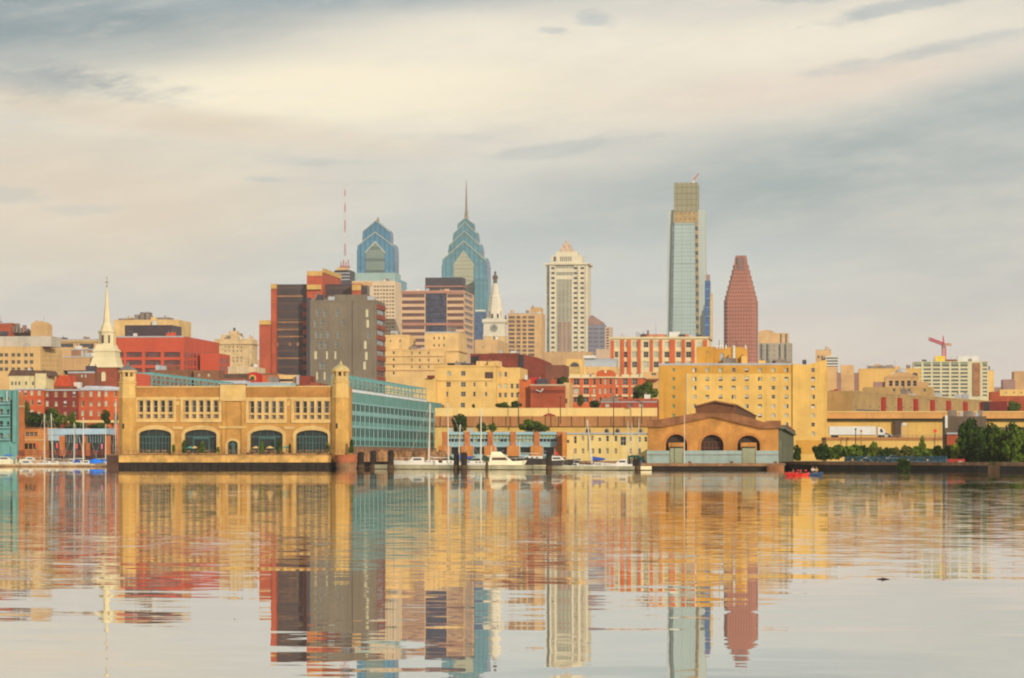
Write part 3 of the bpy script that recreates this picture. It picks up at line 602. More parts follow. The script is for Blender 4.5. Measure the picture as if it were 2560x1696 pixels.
def spire_tower(name, label, D, cx, halves, mats, gables, base, spire):
    """glass tower with stacked cross gables: halves = [(half width px, shoulder y, apex y, trim)]"""
    mg, mblue, mtrim, mbay = mats[:4]
    r = thing(name, label, 'skyscraper', (P(cx, D), D, GZ)); a = R(TH); X = P(cx, D); pm = D / F
    dx = Vector((math.cos(a), -math.sin(a), 0)); dy = Vector((math.sin(a), math.cos(a), 0)); C0 = Vector((X, D, 0))
    def pt(u, v, z): q = C0 + dx * u + dy * v; return (q.x, q.y, z)
    for i, (w, ys, ya, zbot, tr) in enumerate(halves):
        W = w * pm; zs, za = Zp(ys, D), Zp(ya, D); zb = GZ if zbot is None else Zp(zbot, D); g = W * .93
        mb = MB()                                         # chamfered body with rounded shoulder
        oct_ = lambda k, c: [(k - c, -k), (k, -k + c), (k, k - c), (k - c, k), (-k + c, k), (-k, k - c), (-k, -k + c), (-k + c, -k)]
        rings = []
        for k, z in ((W, zb), (W, zs - (za - zs) * .35), (W * .96, zs - (za - zs) * .1), (W * .80, zs + (za - zs) * .12)): rings.append([pt(u, v, z) for u, v in oct_(k, k * .3)])
        mb.loft(rings); mb.build('shaft' if i == 0 else 'crown_tier', mblue if tr else mg, r)
        mb = MB(); out = W * 1.012
        zl = zb if i else zb
        prof = [(-g, zl), (g, zl), (g, zs), (0, za), (-g, zs)]
        for ax in (0, 1):
            f = (lambda u, v, z: pt(u, v, z)) if ax == 0 else (lambda u, v, z: pt(v, u, z))
            o = out if ax == 0 else out * .96
            if ax: prof = [(-g * .8, zl), (g * .8, zl), (g * .8, zs - (za - zs) * .3), (0, zs + (za - zs) * .1), (-g * .8, zs - (za - zs) * .3)]
            vs = [f(u, -o, z) for u, z in prof] + [f(u, o, z) for u, z in prof]
            mb.add(vs, [(0, 1, 2, 3, 4), (9, 8, 7, 6, 5)] + [(k, (k + 1) % 5, 5 + (k + 1) % 5, 5 + k) for k in range(5)])
        mb.build('gable', mg, r)
        if tr:
            mb = MB(); t = tr * pm
            for sg in (-1, 1):
                for q in (0,):
                    A = [(sg * g, zs), (0, za), (0, za - t), (sg * g, zs - t)]
                    vs = [pt(u, -out - .9, z) for u, z in A] + [pt(u, -out + .2, z) for u, z in A]
                    mb.add(vs, [(0, 1, 2, 3), (7, 6, 5, 4)] + [(k, (k + 1) % 4, 4 + (k + 1) % 4, 4 + k) for k in range(4)])
            mb.build('gable_trim', mtrim, r)
    for w, ys, ya, yb, m, tr in gables:                       # bays inset on the front face
        W = w * pm; o = halves[0][0] * pm * 1.012; zs, za, zb = Zp(ys, D), Zp(ya, D), Zp(yb, D)
        prof = [(-W, zb), (W, zb), (W, zs), (0, za), (-W, zs)]; mb = MB()
        vs = [pt(u, -o - .5, z) for u, z in prof] + [pt(u, -o + .3, z) for u, z in prof]
        mb.add(vs, [(0, 1, 2, 3, 4), (9, 8, 7, 6, 5)] + [(k, (k + 1) % 5, 5 + (k + 1) % 5, 5 + k) for k in range(5)]); mb.build('front_bay', m, r)
        if tr:
            mb = MB(); t = tr * pm; W2 = W + t
            for sg in (-1, 1):
                A = [(sg * W2, zs), (0, za + t * 1.4), (0, za), (sg * W, zs)]; B2 = [(sg * W2, zs), (sg * W, zs), (sg * W, zb), (sg * W2, zb)]
                for A_ in (A,):
                    vs = [pt(u, -o - 1.0, z) for u, z in A_] + [pt(u, -o + .2, z) for u, z in A_]
                    mb.add(vs, [(0, 1, 2, 3), (7, 6, 5, 4)] + [(k, (k + 1) % 4, 4 + (k + 1) % 4, 4 + k) for k in range(4)])
            mb.build('bay_trim', mtrim, r)
    mb = MB()
    for w, y0, y1 in base: mb.lathe(X, D, [(w * pm * 1.414, Zp(y1, D) if y1 else GZ), (w * pm * 1.414, Zp(y0, D))], 4, R(45 - TH))
    if base: mb.build('podium', mats[4], r)
    mb = MB(); mb.lathe(X, D, [(w * pm, Zp(y, D)) for w, y in spire], 8); mb.build('spire', mats[5], r)
    return r
def libs():
    BL = glass('blue_curtain_glass', (96, 150, 172), .2, .5); BL2 = glass('deep_blue_curtain_glass', (108, 142, 168), .25, .5)
    G1 = mat('teal_curtain_wall', (98, 146, 150), .3, .16, .03, 0, .35, grid=[(0, 1, 8.4, .25, (118, 158, 160)), (5, .2, 0, 1, (78, 122, 132))]); G2 = mat('blue_teal_curtain_wall', (80, 134, 154), .3, .16, .03, 0, .35, grid=[(0, 1, 8.4, .25, (98, 146, 164)), (5, .2, 0, 1, (62, 110, 134))])
    G3 = mat('blue_edge_curtain_wall', (86, 116, 138), .3, .14, .03, 0, .35, grid=[(3.2, .3, 4.2, .3, (150, 160, 160))]); TR = mat('champagne_trim', (196, 190, 158), .5, .06, .1, 0); BAY = mat('tan_stone_bay', (186, 176, 142), .7, .08, .05, 0, grid=[(0, 1, 4.2, .3, (168, 166, 140))])
    BAY2 = mat('grey_green_bay', (130, 142, 126), .6, .08, .05, 0, grid=[(0, 1, 12, .25, (104, 118, 110))]); SP = mat('spire_metal', (150, 130, 104), .5, .1, .3, 0)
    spire_tower('glass_tower', 'tallest blue glass tower with stacked gables and a needle spire', 3250, 1166, [(57, 652, 606, None, 2.6), (42, 616, 580, 668, 2.4), (31.5, 586, 557, 630, 2.2), (21, 561, 545, 600, 1.6)],
                (G1, G3, TR, BAY, G1, SP), [(25, 668, 634, 850, BAY, 2.5)], [], [(6, 552), (4.5, 540), (2.6, 520), (2.4, 505), (1.5, 480), (.5, 450)])
    spire_tower('glass_tower', 'shorter blue glass tower with pointed gable crown behind the white gridded block', 3150, 945, [(48, 617, 583, None, 2.6), (35.5, 581, 554, 640, 1.6)],
                (G2, G3, TR, BAY2, G2, SP), [(24, 636, 611, 800, BAY2, 3.4)], [], [(3.5, 557), (3, 549), (1.2, 545), (.4, 541)])
    PODM = mat('pale_teal_podium', (164, 186, 170), .5, .06, .05, 0); G4 = mat('blue_podium_glass', (120, 170, 182), .3, .1, .03, 0, .5, grid=[(3.2, .3, 4.2, .3, (176, 190, 180))])
    B = Bld('glass_podium', 'pale teal stepped base block below the shorter glass tower', 'office block', 3050, 877, 988, 682, PODM, dep=40); B.body('side_shaft', 3060, 960, 1003, 701, G4, dep=40); B.finish()
    B = Bld('glass_slab', 'blue green glass slab attached beside the needle spire tower', 'office block', 3200, 1186, 1220, 696, G1, dep=30); B.finish()
    B = Bld('glass_slab', 'low dark blue glass block squeezed beside the clock tower', 'office block', 3000, 1186, 1216, 782, glass('navy_curtain_glass', (74, 100, 128), .25), dep=30)
    B.box('pale_bands', 2998, 1188, 1213, 775, 779, WHITE); B.finish()
libs()

def mast():
    D = 2600; r = thing('radio_mast', 'tall thin red and white lattice radio mast', 'mast', (P(862, D), D, Zp(702, D))); X = P(862, D); pm = D / F
    RD = mat('mast_red', (190, 124, 118), .6, .1, .3, 0); WT = mat('mast_white', (222, 204, 186), .6, .05, .3, 0)
    ys = [662, 640, 610, 580, 552, 530, 510, 490, 475, 459]
    for i in range(len(ys) - 1):
        w0 = 2.2 * (1 - i / 11) + .5; w1 = 2.2 * (1 - (i + 1) / 11) + .5; z0, z1 = Zp(ys[i], D), Zp(ys[i + 1], D); mb = MB(); n = 4
        for k in range(3):
            a = 2.1 * k; mb.tube((X + w0 * pm * math.cos(a), D + w0 * pm * math.sin(a), z0), (X + w1 * pm * math.cos(a), D + w1 * pm * math.sin(a), z1),   .28, .28, 4)
            for j in range(n):
                q0, q1 = j / n, (j + 1) / n; wa = w0 + (w1 - w0) * q0; wb = w0 + (w1 - w0) * q1; b = 2.1 * (k + 1)
                mb.tube((X + wa * pm * math.cos(a), D + wa * pm * math.sin(a), z0 + (z1 - z0) * q0), (X + wb * pm * math.cos(b), D + wb * pm * math.sin(b), z0 + (z1 - z0) * q1), .16, .16, 4)
        mb.build('lattice_section', RD if i % 2 else WT, r)
    mb = MB()
    for k in range(4): x = X + (-9 + 6 * k) * pm; mb.tube((x, D, Zp(668, D)), (x, D, Zp(655 - (k % 2) * 5, D)), .5, .5, 5)
    mb.box(X - 13 * pm, X + 13 * pm, D - 3, D + 3, Zp(669, D), Zp(665, D)); mb.build('antenna_rack', RD, r)
    B = Bld('dark_tower', 'dark striped office block carrying the radio mast', 'office block', 2590, 836, 876, 676, DARKM, dep=25)
    for y in (682, 690, 698): B.b.band(B.b.front, 837, 875, y, y + 2.5, .3, GREYR, 'band')
    B.box('roof_rail', 2588, 841, 870, 670, 675.8, TAN); B.finish()
mast()

def pyramid_tower():
    D = 3000; IV = mat('ivory_granite', (232, 212, 172), .8, .06, .06, 0); B = Bld('pyramid_tower', 'ivory stepped tower topped by a lattice pyramid', 'skyscraper', D, 1364, 1469, 660, IV, dep=42)
    b = B.b; f = b.front; b.rev = .6; G = mat('tower_grey_glazing', (162, 156, 132), .4, .15, .05, 0, .4, grid=[(3.9, .28, 0, 1, (208, 190, 146)), (0, 1, 4.0, .3, (178, 170, 140))]); BLG = glass('tower_blue_strip', (118, 132, 134), .2)
    b.win(f, 1370.5, 790, 8, 250, BLG, 'glazed_strip')
    for y in [671 + 12.4 * i for i in range(20)]:
        for x in (1382, 1438.5, 1455.5): b.win(f, x, y, 9, 5.6, GL2)
    b.win(f, 1410, 803, 38, 208, G, 'glazed_bay'); b.win(f, 1412, 667.5, 66 - 20, 8, G, 'glazed_band'); b.win(f, 1411, 685, 42, 8, G, 'glazed_band')
    b.zband(f, Zp(662, D), Zp(658, D), 2.2, IV)
    for x in (1376, 1447, 1466): b.band(f, x - 2.2, x + 2.2, 664, 909, 1.0, IV, 'pilaster')
    f.pxbox(m := MB(), 1397, 1426, 805, 909, -.3, .5); m.build('central_shaft', mat('shaft_tan_glazing', (166, 134, 110), .6, .1, .05, 0, grid=[(4.2, .3, 0, 1, (200, 166, 134))]), B.root)
    p = B.body('setback', D + 6, 1378, 1455, 638, IV, dep=30, zb=Zp(660, D)); p.wins_px(p.front, [1387], [648], 6, 12, GL2); p.wins_px(p.front, [1402 + 5 * i for i in range(6)], [648], 2.6, 12, GL2)
    q = B.body('setback', D + 9, 1390, 1443, 629, IV, dep=22, zb=Zp(638, D))
    X = P(1417, D + 20); mb = MB(); k = 21.5 * D / F * 1.414; mb.lathe(X, D + 20, [(k, Zp(630, D)), (.1, Zp(596, D))], 4, R(45 - TH)); mb.build('pyramid', mat('pyramid_lattice', (212, 174, 138), .7, .1, .1, 0, grid=[(5, .25, 5, .7, (180, 150, 124))]), B.root)
    B.finish()
pyramid_tower()

def granite_tower():
    D = 3300; GR = mat('red_granite', (190, 114, 86), .7, .08, .05, 0, grid=[(2.75, .52, 4.1, .55, (122, 74, 64))]); GD = mat('brown_crown_glazing', (132, 98, 86), .5, .1, .05, 0, grid=[(4, .3, 0, 1, (160, 110, 92))])
    r = thing('granite_tower', 'red granite tower narrowing in steps to a flat crown', 'skyscraper', (P(1856, D), D, GZ)); a = R(TH + 4)
    T = [(40, None, 750, 'shaft'), (37.4, 750, 738, 'tier'), (34.4, 738, 726, 'tier'), (31.4, 726, 713, 'tier'), (28.2, 713, 700, 'tier'), (25, 700, 687, 'tier'), (21.8, 687, 674, 'tier'), (18.8, 674, 661, 'tier')]
    X = P(1856, D)
    for w, yb, yt, nm in T:
        k = w * D / F; zb = GZ if yb is None else Zp(yb, D); mb = MB(); zt = Zp(yt, D); c = k * .22
        o = [(k - c, -k), (k, -k + c), (k, k - c), (k - c, k), (-k + c, k), (-k, k - c), (-k, -k + c), (-k + c, -k)]
        o = [(X + u * math.cos(a) + v * math.sin(a), D + 20 - u * math.sin(a) + v * math.cos(a)) for u, v in o]; mb.prism(o, zb, zt); mb.build(nm, GR, r)
    mb = MB(); k = 16.0 * D / F; k2 = 12.6 * D / F
    q = lambda h: [(X + u * h * math.cos(a) + v * h * math.sin(a), D + 20 - u * h * math.sin(a) + v * h * math.cos(a)) for u, v in ((-1, -1), (1, -1), (1, 1), (-1, 1))]
    mb.prism(q(k), Zp(661, D), Zp(637, D), q(k2)); mb.build('crown', GR, r)
    mb = MB(); mb.prism(q(k * .55), Zp(676, D), Zp(641, D), q(k2 * .55)); 
    for v in range(len(mb.v)): x, y, z = mb.v[v]; mb.v[v] = (x - math.sin(a) * 5.5, y - math.cos(a) * 5.5, z)
    mb.build('crown_glazing', GD, r)
    mb = MB()
    for px in (-19, -13, 13, 19): mb.box(X + px * D / F - 1, X + px * D / F + 1, D + 4, D + 8, Zp(642, D), Zp(634.5, D))
granite_tower()

def glass_giant():
    D = 3350; G = mat('silver_green_curtain', (180, 192, 178), .3, .07, .012, 0, .4, grid=[(0, 1, 4.3, .2, (168, 182, 170)), (0, 1, 43, .03, (150, 166, 156)), (3.2, .2, 0, 1, (172, 186, 174))]); GS = mat('pale_shoulder_glass', (192, 196, 180), .35, .04, .02, 0, .3)
    CR = mat('unfinished_crown_cladding', (160, 148, 108), .6, .08, .1, 0, grid=[(5.2, .16, 0, 1, (130, 122, 92)), (0, 1, 6.5, .16, (134, 126, 96))]); AMB = mat('amber_floors', (188, 152, 92), .6, .2, .2, 0, grid=[(5, .3, 6, .4, (150, 110, 70))]); EDG = mat('open_floor_edge', (178, 146, 90), .6, .3, .3, 0, grid=[(0, 1, 9, .5, (92, 78, 60))]); DK = glass('dark_glass_edge', (118, 132, 124), .2)
    r = thing('glass_skyscraper', 'tallest silver green glass skyscraper with an unfinished brown crown', 'skyscraper', (P(1715, D), D, GZ)); a = R(TH); dx = Vector((math.cos(a), -math.sin(a), 0)); dy = Vector((math.sin(a), math.cos(a), 0)); C0 = Vector((P(1715, D), D, 0)); pm = D / F
    def slab(name, m, x0, x1, yb, X0, X1, yt, v0, v1):
        zb = Zp(yb, D) if yb else GZ; zt = Zp(yt, D); g = lambda px, v, z: tuple((C0 + dx * ((px - 1715) * pm) + dy * v)[:2]) + (z,)
        mb = MB(); mb.hexa([g(x0, v0, zb), g(x1, v0, zb), g(x1, v1, zb), g(x0, v1, zb)], [g(X0, v0, zt), g(X1, v0, zt), g(X1, v1, zt), g(X0, v1, zt)]); return mb.build(name, m, r)
    slab('shoulder', GS, 1664, 1767, None, 1668, 1762, 524, 5, 40)
    slab('curtain_wall', G, 1675, 1743, None, 1686, 1738, 557.5, 0, 38)
    slab('edge_strip', DK, 1669.5, 1675, None, 1681, 1686, 556, 1, 38); slab('edge_strip', EDG, 1743, 1750, None, 1738, 1744.5, 556, -.6, 38)
    slab('amber_band', AMB, 1684, 1745, 557.5, 1684.5, 1744.8, 530, -.4, 38); slab('crown', CR, 1684.8, 1744.6, 530, 1685, 1744, 457, .2, 37)
    c = thing('roof_crane', 'small red crane leaning over the unfinished glass skyscraper', 'crane', (P(1738, D), D + 10, Zp(457, D))); RC = mat('crane_red', (206, 110, 100), .6, .1, .3, 0)
    mb = MB(); mb.tube((P(1735, D), D + 10, Zp(457, D)), (P(1735, D), D + 10, Zp(449, D)), 1.2, 1.0, 4); mb.build('mast', WHITE, c)
    mb = MB(); p, q = Vector((P(1734, D), D + 10, Zp(450, D))), Vector((P(1748, D), D + 10, Zp(432, D)))
    for o in (-.9, .9): mb.tube(p + Vector((o, 0, 0)), q + Vector((o * .4, 0, 0)), .5, .4, 4)
    for i in range(6): mb.tube(p.lerp(q, i / 6) + Vector((-.9, 0, 0)), p.lerp(q, (i + 1) / 6) + Vector((.7, 0, 0)), .35, .3, 4)
    mb.build('jib', RC, c)
glass_giant()

def city_hall():
    D = 2900; X = P(1238, D); pm = D / F; WS = mat('white_marble_tower', (232, 214, 180), .8, .06, .1, .06); r = thing('clock_tower', 'white clock tower with tapering dome and dark statue on top', 'clock tower', (X, D, GZ)); rot = R(45 - TH); s2 = 1.414
    mb = MB(); mb.lathe(X, D, [(27 * pm * s2, GZ), (27 * pm * s2, Zp(842, D))], 4, rot); mb.build('base_stage', mat('tower_base_tan', (232, 190, 124), .85, .08, .1, .1), r)
    mb = MB(); mb.lathe(X, D, [(28 * pm * s2, Zp(842, D)), (27 * pm * s2, Zp(838, D)), (26 * pm * s2, Zp(812, D)), (30 * pm * s2, Zp(806, D)), (29 * pm * s2, Zp(800, D)), (21 * pm * s2, Zp(797, D))], 4, rot); mb.build('clock_stage', WS, r)
    mb = MB(); mb.lathe(X, D, [(22 * pm, Zp(798, D)), (20.5 * pm, Zp(780, D)), (16 * pm, Zp(755, D)), (14 * pm, Zp(746, D)), (14.5 * pm, Zp(743, D)), (11 * pm, Zp(738, D)), (9 * pm, Zp(724, D)), (7.5 * pm, Zp(716, D)), (6 * pm, Zp(709, D))], 8, R(22.5 - TH)); mb.build('dome', WS, r)
    CLK = mat('clock_face_grey', (150, 146, 126), .6, .05, .2, 0)
    a = R(TH); n = Vector((-math.sin(a), -math.cos(a), 0)); c = Vector((X, D, Zp(822, D))) + n * (27 * pm)
    mb = MB(); mb.tube(c - n * .6, c + n * .5, 9.2 * pm, 9.2 * pm, 24); ck = mb.build('clock', CLK, r)
    mb = MB(); q = c + n * .7; mb.tube(q, q + Vector((0, 0, 7 * pm)), .35, .25, 4); mb.tube(q, q + Vector((4.4 * pm, 0, 1.5 * pm)), .4, .3, 4); mb.build('clock_hands', DARKM, ck)
    mb = MB(); mb.lathe((X + n.x * 2), D + n.y * 2, [(0.1, Zp(808, D))] * 2, 4)
    mb = MB()
    for k in (-13, 13): mb.tube((X + k * pm, D - 12 * pm, Zp(800, D)), (X + k * pm, D - 12 * pm, Zp(779, D)), 3 * pm, 2 * pm, 8)
    for k in (-26, 26): mb.tube((X + k * pm, D - 20 * pm, Zp(800, D)), (X + k * pm, D - 20 * pm, Zp(789, D)), 2.6 * pm, 1.2 * pm, 8)
    o = mb.build('corner_figures', DARKM, r); o['kind'] = 'stuff'
    mb = MB()
    for k in (-7, 7): mb.box(X + (k - 2) * pm, X + (k + 2) * pm, D - 22.4 * pm, D - 18 * pm, Zp(796, D), Zp(786, D))
    mb.build('dormer_windows', GL, r)['kind'] = 'stuff'
    st = thing('statue', 'dark bronze standing statue on the white clock tower', 'statue', (X, D, Zp(709, D))); BZ = mat('dark_bronze', (98, 84, 70), .5, .1, .4, 0)
    mb = MB(); h = lambda y: Zp(y, D)
    mb.lathe(X, D, [(4.6 * pm, h(710)), (5.2 * pm, h(705)), (4.6 * pm, h(699)), (5.6 * pm, h(692)), (5.0 * pm, h(689)), (2.0 * pm, h(687.4)), (2.5 * pm, h(685)), (2.2 * pm, h(683)), (4.2 * pm, h(682.6)), (4.0 * pm, h(682)), (2.4 * pm, h(681.6)), (2.0 * pm, h(679)), (.3 * pm, h(678.4))], 12)
    mb.tube((X - 4.6 * pm, D - 2, h(691)), (X - 6.2 * pm, D - 4, h(699)), 1.3 * pm, 1.0 * pm, 6); mb.tube((X + 4.6 * pm, D - 2, h(691)), (X + 6.4 * pm, D - 4, h(698)), 1.3 * pm, 1.0 * pm, 6); mb.build('figure', BZ, st)
city_hall()

def towers():
    # striped office block
    ST = mat('pink_stripe_stone', (226, 180, 134), .85, .06, .08, .04); D = 2000
    B = Bld('striped_office', 'broad pink and brown striped office block with dark central glazing', 'office tower', D, 1003, 1160, 727, ST, xr=1185); b = B.b; f = b.front; b.rev = .7
    MB_ = mat('brown_mirror_strip', (118, 84, 78), .3, .15, .1, 0, .4); NAV = glass('navy_glazing', (74, 74, 92), .2)
    for i in range(9):
        y = 740 + 15.9 * i
        b.win(f, 1033, y, 56, 8.4, MB_, 'window_band'); b.win(f, 1138.5, y, 41, 8.4, MB_, 'window_band')
        b.win(b.side, 1172.5, y, 21, 8.4, MB_, 'window_band')
    for y in (728, 808): b.band(f, 1003.5, 1160, y, y + 6, .5, mat('rose_stripe', (188, 128, 104), .85, .06, .1, 0), 'stripe')
    b.win(f, 1090, 782, 53, 98, NAV, 'glazed_bay')
    for k in range(1, 6): b.band(f, 1064.5, 1115.5, 733 + k * 15, 735 + k * 15, -.2, DARKM, 'mullion')
    for x in (1075, 1104): b.band(f, x - 1, x + 1, 733, 831, .25, NAV, 'mullion')
    p = B.body('penthouse', D + 8, 1063, 1156, 694, DARKM, dep=18, zb=Zp(727, D)); p.zband(p.front, Zp(716, D), Zp(713, D), .5, mat('rose_stripe', None or (188, 128, 104)), 'stripe'); B.finish()
    # white gridded block
    WG = mat('white_grid_frame', (230, 198, 156), .85, .05, .1, .05)
    B = Bld('gridded_office', 'white gridded office block in front of the shorter glass tower', 'office tower', 2100, 880, 988, 703, WG, dep=30); b = B.b; b.rev = .8
    for r_ in range(14):
        for c in range(7): b.win(b.front, 937 + 7.6 * c, 717 + 9.2 * r_, 5.0, 4.4, [GL2, GLBR, MUTE][(r_ * 3 + c) % 3])
    b.band(b.front, 880.5, 930, 705, 716, .4, TAN, 'blank_panel'); B.finish()
    # tan gridded block
    B = Bld('gridded_office', 'tan gridded office block between the clock tower and the pyramid tower', 'office tower', 2300, 1269, 1354, 783, TAN, dep=30); b = B.b; b.rev = .8; mv = glass('mauve_glass', (124, 100, 92), .3)
    for r_ in range(11):
        for x, w in ((1279, 15), (1296, 10), (1311, 10), (1328, 16)): b.win(b.front, x, 794 + 10.4 * r_, w, 6.6, mv)
    B.box('penthouse', 2306, 1325, 1352, 769, 783, TAN, 20); B.box('roof_pipe', 2304, 1331, 1333, 764, 769, BRNB, 2); B.finish()
    # blue grey pointed block
    BG = mat('blue_grey_facade', (132, 126, 132), .6, .08, .06, 0, .4, grid=[(0, 1, 4, .35, (104, 102, 116)), (6, .2, 0, 1, (150, 140, 140))]); D = 2800
    B = Bld('pointed_office', 'blue grey office tower with slanted top beside the pyramid tower', 'office tower', D, 1470, 1511, 812, BG, dep=25)
    f = B.b.front; mb = MB(); z = lambda y: Zp(y, D); f.poly(mb, [(0, z(812)), (f.L, z(812)), (f.L - 1, z(806)), (f.U(1480), z(788)), (f.U(1474), z(790)), (0, z(800))], -12, -.2); mb.build('slanted_crown', MAUVE, B.root)
    q = B.body('wing', D + 4, 1511.5, 1528, 818, PINKC, dep=20); q.wins_px(q.front, [1519], [824 + 7 * i for i in range(10)], 7, 3.5, GLBR); B.finish()
    # slim blue tower and neighbours
    B = Bld('slim_tower', 'slim bright blue glass tower beside the tallest skyscraper', 'tower', 3100, 1762, 1775, 702, glass('bright_blue_glass', (58, 98, 142), .2), dep=20)
    for y in (722, 745, 768, 790, 812): B.b.band(B.b.front, 1762.5, 1774.5, y, y + 2.2, .5, glass('light_blue_band', (112, 160, 190), .2), 'band')
    B.box('rooftop', 3104, 1765, 1774, 687, 702, MAUVE, 10); B.box('pale_flank', 3106, 1775.2, 1781, 733, 850, CREAM, 10); B.finish()
    B = Bld('tan_office', 'tan office with arched top and dark strips beside the red granite tower', 'office tower', 2700, 1896, 1935, 832, TAN, dep=25)
    f = B.b.front; mb = MB(); D = 2700; f.poly(mb, arch(0, f.L, Zp(832, D), Zp(832, D), Zp(825, D)), -10, -.1); mb.build('arched_top', TAN, B.root)
    q = B.body('tower_wing', 2704, 1935, 1971, 833, TAN, dep=22); q.win(q.front, 1952, 848, 4, 26, GL2, 'window_strip'); q.win(q.front, 1965, 848, 4, 26, GL2, 'window_strip')
    q = B.body('lower_block', 2690, 1896, 1980, 858, mat('grey_tan_glazing', (176, 158, 128), .6, .08, .1, 0, grid=[(5, .3, 4, .4, (140, 130, 116))]), dep=20)
    for x in (1903, 1918, 1949, 1963): q.win(q.front, x, 884, 5, 46, GL2, 'window_strip')
    B.finish()
    B = Bld('small_tower', 'small tan tower with striped lower block behind the yellow hotel', 'office tower', 2200, 2039, 2078, 874, TAN, dep=20); b = B.b; b.wins_px(b.front, [2046, 2055], [893], 5, 7, GL)
    q = B.body('striped_block', 2195, 2064, 2096, 891, WHITE, dep=20)
    for i in range(6): q.win(q.front, 2080, 896 + 7 * i, 29, 3.6, GL2, 'window_band')
    B.finish()
towers()

def left_city():
    D = 1400
    B = Bld('beige_office', 'beige office with rows of paired dark windows and grey roof storey', 'office block', D, -60, 101, 867, BEIGE, xr=156); b = B.b; b.rev = .6
    b.wins_px(b.front, [-45, -32, 2.8, 15.5, 32.7, 46.5, 64.4, 78.5, 96.5], [888, 905.6, 923.5], 9, 9, GL); b.wins_px(b.side, [109 + 9 * i for i in range(5)], [893, 905, 917, 929], 3.4, 6, MUTE)
    B.box('roof_storey', D + 6, -60, 128, 841, 866.9, mat('pale_grey_cladding', (208, 190, 164), .8, .08, .1, .1), 18); B.finish()
    B = Bld('brick_block', 'red brick block with rooftop plant at the far edge of the city', 'office block', 1650, -40, 26, 807, REDB, dep=20); B.box('dark_strip', 1649, -40, 20, 829, 838, DARKM, 1); B.finish()
    B = Bld('water_tank_tower', 'tan round shouldered roof tower behind the beige office', 'tower', 1640, 77, 119, 812, TAN, dep=10)
    f = B.b.front; mb = MB(); f.poly(mb, arch(0.2, f.L - .2, Zp(812, 1640), Zp(812, 1640), Zp(803, 1640)), -8, -.3); mb.build('rounded_top', TAN, B.root); B.finish()
    B = Bld('plant_rooms', 'cluttered rooftop plant block between red brick block and tan tower', 'roof block', 1660, 24, 80, 832, CLUT, dep=15)
    for x0, x1, y in ((27, 36, 815), (38, 45, 809), (48, 54, 820), (56, 62, 813), (64, 70, 822), (71, 77, 826)): B.box('plant_unit', 1655, x0, x1, y, 831.9, random.choice([CLUT, MAUVE, GREYR]), 4)
    B.finish()
    B = Bld('tan_block', 'long low tan block with dark window strips behind the church steeple', 'office block', 1750, 128, 330, 848, TAN, dep=25); b = B.b
    for x in (165, 217): b.win(b.front, x, 864, 36, 9, GL2, 'window_band')
    b.win(b.front, 190, 857, 112, 3, MUTE, 'window_band'); B.finish()
    B = Bld('brown_block', 'small brown block with two light windows left of the steeple', 'office block', 1500, 178, 236, 873, mat('brown_cladding', (176, 124, 88), .9, .1, .1, .1), dep=20); B.b.wins_px(B.b.front, [206, 216], [884], 7, 14, BLINDW); B.finish()
    B = Bld('parking_garage', 'plain tan parking garage with one long dark opening', 'garage', 1350, 156, 240, 891, TAN2, dep=25); B.b.win(B.b.front, 196, 932, 76, 11, GL, 'opening', 3); B.finish()
    # red office with dark penthouse
    RO = mat('red_painted_steel', (212, 86, 54), .7, .06, .1, .06); RG = glass('red_office_glass', (112, 70, 66), .3); D = 1300
    B = Bld('red_office', 'wide bright red office building with a dark penthouse', 'office building', D, 290, 460, 841, RO, xr=548); b = B.b; b.rev = .8
    for y in (887, 907, 927):
        for x, w in ((302, 14), (335, 39), (382, 39), (430, 40)): b.win(b.front, x, y, w, 12.5, RG, 'window_band')
    b.wins_px(b.side, [463.5, 471.5, 479.5, 487.5, 504, 511.5, 519, 527, 534], [889, 908, 927], 5, 13, RG, rev=.12)
    q = B.body('low_wing', D + 26, 500, 548, 884, RO, dep=20, xr=575); q.wins_px(q.side, [552, 560, 568], [904, 922], 4.5, 12, RG, rev=.12)
    p = B.body('penthouse', D + 10, 312, 430, 813, mat('dark_penthouse_glass', (80, 64, 66), .4, .1, .1, 0), xr=454, zb=Zp(841, D)); B.finish()
    B = Bld('cream_office', 'cream rounded roof block with stacked vents behind the red office', 'office building', 1550, 284, 447, 800, CREAM, dep=30)
    for x0, x1, y in ((296, 330, 796.5), (336, 347, 787), (350, 361, 781), (364, 374, 781), (394, 408, 794), (420, 428, 795)): B.box('roof_vent', 1553, x0, x1, y, 799.9, CLUT, 6)
    B.box('pale_panel', 1549.6, 380, 392, 803, 813, BLINDW, 1); B.finish()
    OC = mat('ornate_cream_stone', (226, 188, 132), .9, .12, .3, .15); D = 1900
    B = Bld('ornate_block', 'ornate cream stone block with stepped cupola beside the red office', 'office building', D, 536, 630, 848, OC, xr=644); b = B.b; b.rev = .6
    b.wins_px(b.front, [563, 573, 583, 593, 603], [868, 878, 895, 903], 3.4, 4.6, [GLBR, MUTE, GL2]); b.zband(b.front, Zp(861, D), Zp(858, D), 1.0, OC)
    B.box('cupola', D + 8, 552, 600, 837, 848, OC, 12); B.box('cupola', D + 10, 572, 592, 828, 837, OC, 8); B.box('finial', D + 12, 583, 587, 820, 828, DARKM, 2); B.box('roof_tank', D + 9, 596, 604, 834, 842, CLUT, 3); B.finish()
    B = Bld('cream_terrace', 'low cream buildings stepping down below the ornate block', 'building', 1200, 570, 640, 918, mat('pale_cream_stucco', (226, 196, 150), .9, .14, .3, .15), dep=20); B.body('low_range', 1190, 556, 690, 934, TAN2, dep=20); B.finish()
left_city()

